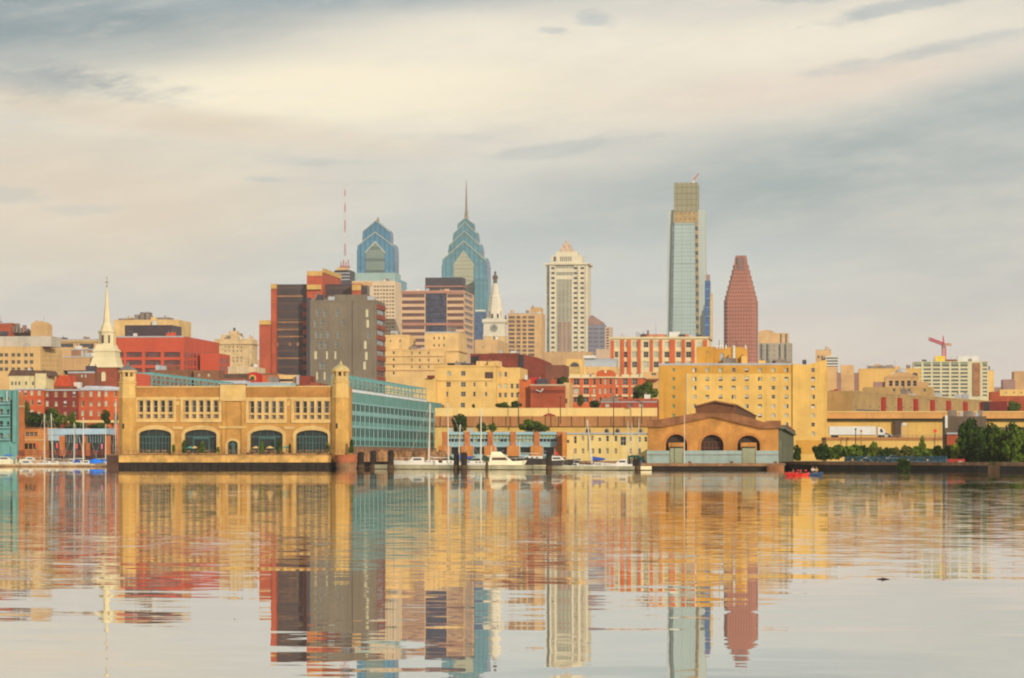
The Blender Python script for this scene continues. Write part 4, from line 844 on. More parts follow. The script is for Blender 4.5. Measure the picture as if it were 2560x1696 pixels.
def church():
    D = 1150; X = P(267, D); pm = D / F; z = lambda y: Zp(y, D); WH = mat('church_white_wood', (240, 216, 164), .8, .05, .2, .06); r = thing('church', 'white church steeple with weathervane on a red brick tower', 'church', (X, D, GZ)); rot = R(45 - TH); s2 = 1.414
    CB = mat('church_brick', (166, 82, 54), .9, .14, .3, .1)
    mb = MB(); mb.lathe(X, D, [(33 * pm * s2, GZ), (33 * pm * s2, z(920))], 4, rot); tw = mb.build('brick_tower', CB, r)
    a = R(TH); f = Face((X - 33 * pm * math.cos(a) - 33 * pm * math.sin(a), D + 33 * pm * math.sin(a) - 33 * pm * math.cos(a)), (math.cos(a), -math.sin(a)), 66 * pm, (-math.sin(a), -math.cos(a)))
    mb = MB(); f.poly(mb, arch(f.L * .42, f.L * .58, z(954), z(936), z(931)), .05, .3); mb.build('arched_window', WH, tw)
    mb = MB(); mb.lathe(X, D, [(37 * pm * s2, z(920)), (36 * pm * s2, z(917)), (33.5 * pm * s2, z(912)), (31 * pm * s2, z(902)), (29 * pm * s2, z(896))], 4, rot); mb.build('flared_base', WH, r)
    mb = MB(); mb.lathe(X, D, [(28 * pm * s2, z(896)), (27 * pm * s2, z(881)), (29 * pm * s2, z(880)), (29 * pm * s2, z(877)), (24 * pm * s2, z(872)), (22 * pm * s2, z(866)), (20.5 * pm * s2, z(862))], 4, rot); mb.build('square_stage', WH, r)
    mb = MB(); mb.lathe(X, D, [(20 * pm, z(862)), (20 * pm, z(832)), (22.5 * pm, z(831)), (22.5 * pm, z(828))], 8, R(22.5 - TH)); be = mb.build('belfry', WH, r)
    mb = MB()
    for k in (-7.5, 7.5): mb.box(X + (k - 2.6) * pm, X + (k + 2.6) * pm, D - 18.9 * pm, D - 16 * pm, z(859), z(839))
    mb.build('louvre', GLBR, be)
    mb = MB(); mb.lathe(X, D, [(17 * pm, z(828)), (15.5 * pm, z(822)), (14 * pm, z(816)), (10.5 * pm, z(810)), (9.6 * pm, z(808))], 8, R(22.5 - TH)); mb.build('dome', WH, r)
    mb = MB(); mb.lathe(X, D, [(9.5 * pm, z(808)), (6.5 * pm, z(775)), (4.2 * pm, z(748)), (1.6 * pm, z(722)), (1.0 * pm, z(719))], 8, R(22.5 - TH)); mb.build('spire', WH, r)
    GV = mat('weathervane_gilt', (176, 140, 82), .5, .1, .4, 0); mb = MB(); mb.tube((X, D, z(722)), (X, D, z(692)), .9 * pm, .5 * pm, 6); mb.lathe(X, D, [(.2 * pm, z(719.5)), (2.4 * pm, z(716.5)), (.3 * pm, z(713.5))], 10)
    mb.box(X - 5 * pm, X + 5 * pm, D - .1, D + .1, z(706.6), z(705)); mb.lathe(X, D, [(.3 * pm, z(707.5)), (2.8 * pm, z(705.6)), (.3 * pm, z(704))], 8); mb.lathe(X, D, [(.2 * pm, z(697)), (1.6 * pm, z(694.8)), (.1 * pm, z(692.5))], 8); mb.build('weathervane', GV, r)
church()

def rowhouses():
    D = 960; SH = [BLIND, (GL2, BLINDW, .5, 'h'), (BLIND, MUTE, .5, 'h'), (MUTE, GL2, .5, 'v'), MUTE]
    def row(label, x0, x1, yt, m, xs, ys, xr=None):
        B = Bld('row_house', label, 'row house', D, x0, x1, yt, m, dep=14, group='red brick row houses behind the west marina'); b = B.b; b.rev = .25
        for y in ys:
            for x in xs: b.win(b.front, x, y, 7.4, 12.5, random.choice(SH)); b.band(b.front, x - 4.5, x + 4.5, y + 6.5, y + 8, .15, STN, 'sill')
        b.zband(b.front, Zp(yt + 2.2, D), Zp(yt - 1.2, D), .35, GREYR, 'cornice', False); return B
    row('orange red row house under the cream dormer house', 40, 110, 973, mat('orange_red_brick', (220, 98, 52), .9, .12, .3, .1), [49.5, 63.5, 79.6, 98], [982, 1006, 1031]).finish()
    row('darkest maroon row house with four windows per floor', 110.4, 195, 975, mat('maroon_brick', (140, 54, 44), .9, .12, .3, .1), [118, 140.5, 163, 185.5], [985, 1009, 1036]).finish()
    B = row('red row house with pale metal roof below the church tower', 195.4, 257, 974.5, mat('mid_red_brick', (202, 92, 56), .9, .12, .3, .1), [206.6, 227.5, 248], [985, 1009, 1033])
    mb = MB(); f = B.b.front; z = lambda y: Zp(y, D); f.poly(mb, [(0.3, z(974)), (f.L + 9, z(974)), (f.L * 1.3, z(966)), (f.L * .3, z(965))], -12, -.5); mb.build('metal_roof', mat('pale_metal_roof', (206, 202, 200), .5, .08, .3, .1), B.root); B.finish()
    row('row house of brighter brick touching the golden belfry tower', 257.4, 312, 975, mat('vermilion_brick', (224, 106, 54), .9, .12, .3, .1), [265.5, 288.5], [985, 1009]).finish()
    D2 = 1010
    B = Bld('dormer_house', 'cream dormer house with dark roof above the row houses', 'house', D2, 24, 114, 940, mat('cream_siding', (238, 212, 152), .9, .08, .3, .1), dep=12); b = B.b; b.wins_px(b.front, [30, 39, 48, 65, 82], [959], 5, 9, GL)
    mb = MB(); f = b.front; z = lambda y: Zp(y, D2); f.poly(mb, [(-.6, z(940)), (f.L + 2, z(940)), (f.L + 1, z(927)), (0.5, z(925))], -10, .2); mb.build('roof', DROOF, B.root); B.box('chimney', D2 + 3, 70, 77, 922, 935, WHITE, 1); B.box('gable_end', D2 - .5, 88, 115, 934, 972, mat('cream_siding', None or (238, 212, 152)), 8); B.finish()
    B = Bld('gabled_house', 'house with bright orange tiled roof beside the church tower', 'house', 1020, 128, 182, 966, BRNB, dep=10); mb = MB(); f = B.b.front; z = lambda y: Zp(y, 1020); f.poly(mb, [(1, z(966)), (f.L - 1, z(966)), (f.L - 1.5, z(939)), (2.2, z(938))], -9, .25); mb.build('tiled_roof', RROOF, B.root); B.finish()
    B = Bld('brown_house', 'brown brick house with dark mansard between orange roof and church', 'house', 1030, 170, 236, 930, BRNB, dep=10); B.b.wins_px(B.b.front, [205, 214], [940], 5, 8, BLIND); B.box('pale_dormer', 1026, 184, 200, 956, 972, WHITE, 3); B.finish()
    B = Bld('brick_house', 'old brown brick roofs showing over the golden parapet', 'house', 1080, 376, 470, 926, mat('old_brown_brick', (150, 98, 66), .9, .15, .3, .1), dep=14); q = B.body('rear_block', 1090, 400, 438, 914, BRNB, dep=8); q2 = B.body('side_block', 1084, 484, 548, 926, mat('old_brown_brick', None or (150, 98, 66)), dep=10); q2.wins_px(q2.front, [498, 522], [938], 6, 8, [GL2, BLIND]); B.finish()
    B = Bld('white_roof_house', 'low house with white sheet roof behind the golden parapet', 'house', 990, 548, 612, 946, BRNB, dep=12); B.box('sheet_roof', 988, 545, 615, 952, 960, mat('pale_metal_roof', None or (206, 202, 200)), 8); B.box('dark_roof', 992, 560, 612, 935, 945.9, DROOF, 6); B.finish()
    B = Bld('red_gable_house', 'small red gabled building with arched yellow window', 'house', 1000, 612, 648, 940, mat('bright_red_paint', (204, 48, 40), .7, .06, .3, 0), dep=8)
    f = B.b.front; z = lambda y: Zp(y, 1000); mb = MB(); f.poly(mb, [(0, z(940)), (f.L, z(940)), (f.L, z(934)), (f.L * .6, z(930)), (f.L * .2, z(934))], -6, -.02); mb.build('gable', mat('bright_red_paint', None or (204, 48, 40)), B.root)
    mb = MB(); f.poly(mb, arch(f.L * .3, f.L * .78, z(951), z(945), z(937)), 0, .15); w = mb.build('arched_window', mat('yellow_surround', (240, 180, 80), .7), B.root); mb = MB(); f.poly(mb, arch(f.L * .4, f.L * .68, z(950), z(946), z(941)), .1, .25); mb.build('pane', GL2, w); B.finish()
    B = Bld('orange_flats', 'low orange flats beside the red gabled building', 'house', 1005, 648, 690, 938, ORB, dep=10); B.b.wins_px(B.b.front, [668], [943], 4, 6, GL); B.finish()
    B = Bld('cream_shed', 'long low cream building with dark openings under the dark tower', 'building', 1010, 680, 740, 938, CREAM, dep=10); B.b.win(B.b.front, 710, 951, 44, 6, GL, 'window_band'); B.finish()
    B = Bld('pale_roof_shed', 'low shed with pale blue sheet roof over the golden parapet', 'shed', 960, 618, 726, 957, mat('pale_blue_sheet', (176, 200, 196), .6, .08, .3, .1), dep=10); B.finish()
    B = Bld('maroon_house', 'small maroon house tucked under the grey tower', 'house', 1008, 742, 776, 940, DREDB, dep=10); B.box('grey_door', 1007.6, 741, 747, 938, 962, GREYR, 1); B.finish()
rowhouses()

def mid_city():
    # dark tower with red brick cores
    D = 1500; DG = mat('dark_bronze_glazing', (82, 66, 64), .35, .15, .1, 0, .4, grid=[(0, 1, 3.9, .25, (104, 78, 66))]); CAP = mat('tan_cap_stone', (226, 176, 96), .9, .1, .2, .1); RC = mat('red_core_brick', (196, 92, 60), .9, .1, .15, .08); TANB = mat('tan_blind_strip', (176, 126, 84), .7, .2, .3, 0)
    B = Bld('dark_brick_tower', 'dark bronze tower with red brick cores and tan caps', 'office tower', D, 677, 690, 710, RC, dep=30); B.box('cap', D - .4, 677, 690, 710, 722, CAP, 3)
    q = B.body('dark_face', D + 2, 690.4, 767, 711, DG, dep=30)
    for y, x0, x1 in ((741, 692, 758), (806, 692, 764), (824, 692, 748), (842, 694, 760), (896, 690, 764)): q.band(q.front, x0, x1, y - 1.8, y + 1.8, .15, TANB, 'tan_band')  # flat tan strips across the dark glazing
    for x, y in ((693, 862), (725, 861), (745, 861)): q.band(q.front, x - 3, x + 3, y - 4, y + 4, .15, TANB, 'tan_window')  # small flat tan panels on the same face
    q = B.body('brick_core', D - 3, 767, 806, 678, RC, xr=852); q.band(q.front, 767.3, 806, 678.5, 690, .3, CAP, 'cap'); q.band(q.side, 806, 852, 679, 690, .3, CAP, 'cap'); B.box('cap', D - 4, 767, 803, 712, 724, CAP, .8)
    q = B.body('dark_face', D + 4, 803, 880, 711, DG, dep=22)
    B.box('brick_flank', D - 5, 880, 902, 710, 740, RC, 8); B.box('cap', D - 5.5, 880, 902, 712, 726, CAP, 1); B.box('dark_flank', D - 4, 902.2, 918, 714, 740, DG, 8)
    mb = MB()
    for i in range(8): q.front.pxbox(mb, 764, 776, 760 + 22 * i, 772 + 22 * i, 4, 8.0)
    mb.build('stair_landings', RC, B.root)['kind'] = 'stuff'
    B.box('stair_shaft', D - 6, 766, 776, 745, 945, DARKM, 6); B.finish()
    B = Bld('brick_annex', 'narrow red brick annex with tan cap beside the dark tower', 'office block', 1495, 648, 676, 801, RC, dep=20); B.box('cap', 1494.6, 648, 676, 801, 812, CAP, 2); B.finish()
    # grey slab tower
    D = 1100; B = Bld('grey_slab_tower', 'grey brown concrete slab tower with scattered narrow windows', 'apartment tower', D, 775, 941, 751, GREYC, xr=963); b = B.b; b.rev = .25; f = b.front; GB = glass('slab_dull_window', (112, 112, 106), .3); SL = mat('slab_bright_blind', (226, 212, 160), .7, .05, .3, 0)
    cv = lambda x, y: (600 + x / 2.904, 420 + y / 2.904)
    for x, y in ((563, 1050), (617, 1055), (707, 1050), (598, 1130), (548, 1130), (748, 1125), (590, 1210), (555, 1210), (717, 1210), (580, 1285), (620, 1285), (703, 1285), (588, 1435), (608, 1435), (935, 1210), (720, 1435), (640, 1210)): X, Y = cv(x, y); b.win(f, X, Y, 7.5, 17, GB)
    for x, y in ((923, 1055), (928, 1130), (910, 1285), (550, 1360), (632, 1360), (693, 1360), (918, 1365), (905, 1435), (560, 1510), (615, 1510)): X, Y = cv(x, y); b.win(f, X, Y, 7 if x > 900 or x == 550 else 5, 20, SL)
    b.band(f, 880.3, 881.4, 752, 950, .12, DARKM, 'joint'); RS = mat('red_spandrel', (160, 78, 58), .9, .1, .2, 0); s = b.side; b.rev = .3
    for i in range(8): mb = MB(); s.pxbox(mb, 941.6, 962.5, 764 + 25.5 * i, 775 + 25.5 * i, -.02, .3); mb.build('spandrel', RS, B.root); b.win(s, 952, 782 + 25.5 * i, 18, 11, GL2, 'window_band')
    B.box('parapet_block', D + 5, 778, 835, 747, 751, GREYC, 8); B.box('lift_house', D + 6, 834, 918, 737, 751, GREYC, 10); B.box('roof_tank', D + 5, 918, 936, 741, 751, GREYR, 5); B.finish()
    # cream stone block with stepped top
    D = 1350; B = Bld('cream_hall', 'large cream stone hall with stepped upper blocks', 'public building', D, 958, 1110, 876, CREAM, dep=30); b = B.b; b.rev = .7
    b.wins_px(b.front, [984], [882.5, 899.6, 916, 933], 5, 7, GL); b.wins_px(b.front, [1029.5, 1049, 1071], [883, 901, 918], 4, 7, [MUTE, GLBR, MUTE]); b.wins_px(b.front, [1096], [902], 4, 7, GLBR)
    for y in (873, 890, 909, 925): b.band(b.front, 962, 1109, y, y + 1.8, .5, TAN, 'string_course')
    q = B.body('upper_block', D + 5, 958, 1023, 838, CREAM, dep=20, zb=Zp(876, D)); q.wins_px(q.front, [976, 1000], [853], 4, 5, GLBR)
    q = B.body('tall_block', D + 8, 1062, 1147, 830, CREAM, dep=30); q.wins_px(q.front, [1085, 1097.5, 1110], [846, 864], 4, 7, GLBR); q.zband(q.front, Zp(878, D), Zp(875, D), .6, TAN); B.finish()
    B = Bld('tan_block', 'plain tan block in front of the clock tower base', 'office block', 1900, 1187, 1245, 850, TAN, xr=1272); B.b.wins_px(B.b.front, [1208], [868], 5, 5, MUTE); B.finish()
    # yellow cream apartment building and wing
    D = 1050; B = Bld('yellow_apartments', 'yellow cream apartment building above the highway wall', 'apartment building', D, 1088, 1240, 915, CREAM2, dep=25); b = B.b; b.rev = .35; f = b.front
    cv = lambda x, y: (940 + x / 4.356, 840 + y / 4.356)
    for x, y, w, h, m in ((795, 410, 9, 12, BLIND), (950, 410, 11, 12, GL2), (1230, 430, 21, 16, GLBR), (790, 530, 11, 12, GLBR), (950, 530, 12, 12, GL2), (1070, 530, 5, 10, GL2), (1197, 530, 5, 10, MUTE), (775, 635, 5, 12, GL2), (950, 635, 12, 12, GL2), (1070, 635, 6, 12, GL), (1197, 635, 6, 10, GL2), (945, 755, 11, 12, GL2)): X, Y = cv(x, y); b.win(f, X, Y, w, h, m)
    b.band(f, 1089, 1231, 951, 953, .3, STN, 'string_course'); b.zband(f, Zp(917, D), Zp(913.5, D), .3, CREAM2)
    q = B.body('wing', D + 3, 1240.5, 1300, 919.5, CREAM2, xr=1319); q.rev = .35
    for x, y in ((1350, 420), (1412, 420), (1350, 548), (1410, 548), (1480, 548), (1540, 548), (1350, 645), (1410, 645), (1482, 645), (1540, 645)): X, Y = cv(x, y); q.win(q.front, X, Y, 7, 12, random.choice([GL2, BLIND, GL2]))
    B.body('low_extension', D - 2, 1060, 1090, 946, CREAM2, dep=15); B.box('dark_slab', D - 3, 1068, 1084, 939, 945.9, DREDB, 3); B.box('penthouse', D + 8, 1191, 1247, 903, 915, CREAM, 10); B.box('roof_plant', D + 6, 1118, 1142, 908, 914.9, GL, 4); B.box('green_tank', D + 6, 1143, 1165, 906, 914.9, TEALD, 4); B.finish()  # includes a dark red brick box above the low extension
    # long brown brick hall with curved roof line
    D = 1330; B = Bld('brick_hall', 'long dark red brick hall with sloping roofline and a glazed slot', 'hall', D, 1176, 1300, 885, DREDB, dep=30); b = B.b; b.win(b.front, 1187, 900, 20, 18, GL, 'glazing')
    b.band(b.front, 1222, 1300, 883, 886.5, .3, BRNB, 'coping')
    a = R(TH); f = Face((P(1300, D), D), (math.cos(a), -math.sin(a)), 12, (-math.sin(a), -math.cos(a))); z = lambda y: Zp(y, D); mb = MB(); f.poly(mb, [(0, GZ), (f.U(1366), GZ), (f.U(1366), z(905)), (f.U(1345), z(895)), (f.U(1322), z(889)), (0, z(886))], -25, -.3); mb.build('sloping_wing', DREDB, B.root)
    mb = MB(); f.pxbox(mb, 1296, 1309, 888, 921, -.5, .3); mb.build('glazed_slot', GL, B.root); B.finish()
    B = Bld('brown_block', 'brown brick block beside the cream arched building', 'building', 1200, 1364, 1412, 913, mat('brown_block_brick', (136, 80, 58), .9, .12, .2, .1), dep=20); B.finish()
    D = 1000; B = Bld('brick_house', 'narrow orange brick end house beside the yellow apartments', 'house', D, 1298, 1326, 948, ORB, dep=14); B.box('pale_chimney', D - 1, 1312, 1318, 938, 950, WHITE, 2); B.finish()
    B = Bld('brick_warehouse', 'plain red brick warehouse wall with a small curved light', 'warehouse', D - 4, 1326, 1411, 962, REDB, dep=18); B.b.band(B.b.front, 1326.4, 1410.6, 962, 964.5, .25, TAN, 'coping'); B.b.band(B.b.front, 1326.4, 1410.6, 975, 983, .06, DREDB, 'darker_course'); B.box('red_box', D + 3, 1327, 1349, 944, 962, mat('bright_red_paint', None or (204, 48, 40)), 4)
    mb = MB(); ff = B.b.front; u = ff.U(1340); zz = Zp(976, D); mb.tube(ff.pt(u, zz, .1), ff.pt(u + 1.6, zz - .6, .9), .18, .18, 6); mb.tube(ff.pt(u + 1.6, zz - .6, .9), ff.pt(u + 2.4, zz + .4, 1.0), .18, .3, 6); mb.build('wall_lamp', WHITE, B.root); B.finish()
    B = Bld('cream_gatehouse', 'narrow cream house end between warehouse and striped flats', 'house', D, 1409, 1424, 957, BEIGE, dep=12); B.b.win(B.b.front, 1415, 1003, 6, 12, GL); B.finish()
    # arched cream building with grey barrel roof
    D = 1250; B = Bld('arched_hall', 'cream hall with a big arch and grey barrel roof', 'hall', D, 1416, 1456, 898, CREAM2, dep=20); f = B.b.front; z = lambda y: Zp(y, D)
    mb = MB(); f.poly(mb, arch(f.U(1423), f.U(1451), z(932), z(917), z(904)), .05, .3); ar = mb.build('arch_surround', STN, B.root); mb = MB(); f.poly(mb, arch(f.U(1426), f.U(1448), z(917), z(917), z(907)), .2, .45); mb.build('arch_light', GL2, ar)
    a = R(TH); q = B.body('side_hall', D + 6, 1456, 1540, 917, CREAM, dep=20)
    ff = q.front; mb = MB(); n = 8; zz0, zz1 = Zp(917, D), Zp(893, D)
    rings = [[ff.pt(u, zz0 + (zz1 - zz0) * math.sin(math.pi / 2 * k / n), -14 * (1 - math.cos(math.pi / 2 * k / n))) for k in range(n + 1)] + [ff.pt(u, zz0, -14)] for u in (0, ff.L)]
    mb.loft(rings); mb.build('barrel_roof', GREYR, B.root); B.box('roof_units', D + 14, 1458, 1488, 889, 896, WHITE, 4); B.finish()
    # big white and orange striped block
    D = 1300; WO = mat('cream_white_panel', (240, 212, 158), .85, .06, .2, .08); OO = mat('orange_red_pilaster', (220, 104, 54), .85, .1, .2, .06)
    B = Bld('striped_flats', 'large cream flats striped with tall orange brick piers', 'apartment building', D, 1526, 1772, 843, WO, dep=30); b = B.b; b.rev = .4; f = b.front
    for x, w in ((1531, 8), (1556, 9), (1573, 9), (1598, 8), (1629, 7), (1652, 7), (1681, 14), (1709, 8), (1733, 8), (1763, 10)):
        b.band(f, x - w / 2, x + w / 2, 850 + (2 if x < 1540 else 0), 935, .5, OO, 'pier')
    for y in (862, 887, 912):
        for x in (1541, 1566, 1586, 1615, 1640, 1667, 1696, 1721, 1748): b.win(f, x, y, 12 if x != 1541 else 9, 14, random.choice([GL2, GL, BLIND, BLIND])); 
    for y in (875, 900): b.band(f, 1527, 1771, y, y + 3.5, .2, WO, 'string_course')
    b.zband(f, Zp(847, D), Zp(842, D), .7, WO); B.box('roof_storey', D + 6, 1601, 1664, 836, 842.5, mat('rose_roof_storey', (218, 138, 98), .9, .1), 10); B.box('white_penthouse', D + 5, 1673, 1700, 830, 842.5, WHITE, 8); B.box('roof_storey', D + 6, 1700, 1720, 836, 842.5, mat('rose_roof_storey', None or (218, 138, 98)), 8); B.box('roof_vent', D + 4, 1617, 1622, 826, 836, CLUT, 2); B.finish()
    # ornate orange block with pediment
    D = 1060; B = Bld('pediment_flats', 'orange brick flats with white bands and a curved central pediment', 'apartment building', D, 1425, 1608, 944, OO, dep=25); b = B.b; b.rev = .4; f = b.front; z = lambda y: Zp(y, D)
    for y, h in ((954, 16), (978, 14), (1000, 12)):
        for x, w in ((1441, 15), (1465, 13), (1486, 6), (1501, 6), (1514, 6), (1526, 6), (1541, 6), (1563, 12), (1587, 13)): b.win(f, x, y, w, h, random.choice([GL2, GL, BLIND, GLG]))
    for x0, x1 in ((1426, 1450), (1456, 1474), (1478, 1490), (1540, 1546), (1554, 1571), (1577, 1597)): b.band(f, x0, x1, 987, 992, .3, WO, 'white_band'); b.band(f, x0, x1, 964.5, 968, .3, WO, 'white_band'); b.band(f, x0, x1, 937, 943, .3, WO, 'white_band')
    b.zband(f, z(945.5), z(942), .5, WO)
    mb = MB(); f.poly(mb, [(f.U(1491), z(944)), (f.U(1538), z(944)), (f.U(1538), z(933)), (f.U(1533), z(928)), (f.U(1524), z(925)), (f.U(1504), z(925)), (f.U(1496), z(928)), (f.U(1491), z(933))], -3, .3); pd = mb.build('pediment', OO, B.root)
    mb = MB(); f.pxbox(mb, 1511, 1517, 926, 933, .2, .6); f.pxbox(mb, 1490, 1539, 942, 944.5, .2, .7); mb.build('keystone_band', WO, pd)
    for x in (1481, 1552, 1577): mb = MB(); f.pxbox(mb, x - 3.5, x + 3.5, 934, 944, -2, .2); mb.build('roof_pier', OO, B.root)
    B.finish()
    B = Bld('cream_annex', 'low cream and brown annex beside the yellow hotel', 'house', 1080, 1608, 1645, 930, BEIGE, dep=20); B.b.win(B.b.front, 1634, 936, 12, 6, GL); B.box('brown_eave', 1078, 1606, 1646, 947, 951, BRNB, 2); B.finish()
    D = 985; B = Bld('brick_terrace', 'low red brick terrace with grey sloping roof beside the highway wall', 'house', D, 1503, 1642, 1003, mat('terrace_brick', (186, 80, 52), .9, .14, .3, .1), dep=12); b = B.b; b.wins_px(b.front, [1519, 1576, 1603], [1014], 11, 9, [GL2, BLIND]); ff = b.front; mb = MB(); zz = lambda y: Zp(y, D)
    ff.poly(mb, [(-.4, zz(1003)), (ff.U(1548), zz(1003)), (ff.U(1546), zz(994)), (0.5, zz(996))], -8, .4); mb.build('grey_roof', mat('greyed_shingle', (166, 130, 104), .9, .15), B.root); mb = MB(); ff.poly(mb, [(ff.U(1549), zz(1003)), (ff.L + .3, zz(1003)), (ff.L, zz(997)), (ff.U(1549), zz(997))], -8, .3); mb.build('red_roof', mat('red_clay_roof', (200, 96, 60), .9, .15), B.root); B.finish()
mid_city()

def hotel():
    D = 850; YE = mat('hotel_yellow_render', (246, 192, 100), .9, .08, .2, .12, bump=.2); OR_ = mat('hotel_orange_render', (224, 160, 64), .9, .08, .2, .12, bump=.2); WF = mat('hotel_window_frame', (206, 200, 168), .6, .05, .3, 0)
    B = Bld('yellow_hotel', 'yellow and orange hotel slab with rows of small square windows', 'hotel', D, 1648, 1981, 909, YE, dep=20); b = B.b; b.rev = .3; f = b.front; z = lambda y: Zp(y, D)
    ys = [925.5, 947.8, 970, 992.5, 1016, 1039, 1062, 1085]; cols = [1736.3, 1768.2, 1801.3, 1834, 1866.8, 1899.9, 1933.2, 1966]
    for y in ys:
        b.win(f, 1683.5, y, 7, 8.5, glass('green_tinted_window', (110, 138, 70), .3))
        for x in cols:
            m = random.choice([BLIND, BLINDW, BLIND, (BLIND, GL2, .5, 'v'), (BLINDW, GL, .62, 'v'), (GL2, BLIND, .3, 'h'), (BLIND, GL2, .6, 'h'), GL2, (GL, BLINDW, .4, 'h'), (GL, BLIND, .4, 'v')]); b.win(f, x, y, 9.4, 9.8, m)
    mb = MB()                                            # painted orange fields sit proud as render coats, cut round the windows
    def coat(x0, x1, y0, y1, xs, yy, w, h):
        ex = [x0] + [q for x in xs for q in (x - w / 2, x + w / 2)] + [x1]
        for i in range(0, len(ex), 2): f.pxbox(mb, ex[i], ex[i + 1], y0, y1, -.02, .06)
        for x in xs:
            ey = [y0] + [q for y in yy for q in (y - h / 2, y + h / 2)] + [y1]
            for i in range(0, len(ey), 2): f.pxbox(mb, x - w / 2 + .02, x + w / 2 - .02, ey[i], ey[i + 1], -.02, .055)
    coat(1648.3, 1717.5, 909.3, 1110, [1683.5], ys, 7, 8.5); coat(1717.5, 1980.5, 909.3, 934, cols, ys[:1], 9.4, 9.8); mb.build('orange_render', OR_, B.root)
    mb = MB(); f.pxbox(mb, 1716.5, 1718.5, 934, 1100, .0, .1); mb.build('downpipe', WF, B.root)
    q = B.body('stair_wing', D - 1.5, 1981.3, 2067, 913, YE, xr=2075, dep=20); q.rev = .3; g = q.front
    q.wins_px(g, [2032.5], ys[1:], 9, 10, [(BLIND, GL, .5, 'v'), GL, BLIND, (BLINDW, GL2, .55, 'h')]); q.win(g, 2032.5, 925.5, 9, 10, GL2)
    mb = MB(); zz = lambda y: Zp(y, D - 1.5); g.poly(mb, [(0, zz(913.2)), (g.L, zz(913.2)), (g.L, zz(900)), (g.U(2050), zz(903)), (g.U(2030), zz(909)), (g.U(2012), zz(912.4)), (g.U(1997), zz(911)), (0, zz(908.5))], -6, -.01); mb.build('wavy_parapet', YE, B.root)
    mb = MB(); g.pxbox(mb, 1990, 2066.5, 1101, 1135, -.02, .12); mb.build('orange_base', OR_, B.root)
    p = B.body('penthouse', D + 4, 1741, 1783, 867, OR_, dep=10, zb=z(909)); p2 = B.body('penthouse', D + 6, 1783.3, 1867, 868, OR_, dep=10, zb=z(909)); p2.win(p2.front, 1805, 893, 10, 20, GREYR, 'vent_door'); p.win(p.front, 1768, 881, 4, 4, GLBR)
    mb = MB(); p2.front.pxbox(mb, 1832, 1838, 864, 909, .0, .5); mb.build('white_flue', WHITE, B.root)
    mb = MB()
    for x in (1792, 1800, 1807, 1815, 1864): p2.front.pxbox(mb, x - 1.8, x + 1.8, 863, 873, -.1, .3)
    mb.build('roof_brackets', WHITE, B.root)['kind'] = 'stuff'
    mb = MB(); mb.tube((P(1803, D), D + 8, z(868)), (P(1803, D), D + 8, z(846)), .12, .06, 5); mb.tube((P(1846, D), D + 8, z(868)), (P(1846, D), D + 8, z(850)), .12, .06, 5); mb.build('antennas', DARKM, B.root)['kind'] = 'stuff'
    for x0, x1, y in ((1903, 1925, 903), (1930, 1945, 902), (1958, 1978, 904)): B.box('roof_plant', D + 8, x0, x1, y, 909, CLUT, 3)
    B.box('dish', D + 6, 2006, 2016, 900, 911, DARKM, 1.5); B.finish()
    B = Bld('tan_block', 'plain orange tan block just behind the hotel stair wing', 'building', 1300, 2060, 2092, 917, TAN, dep=20); B.finish()
hotel()

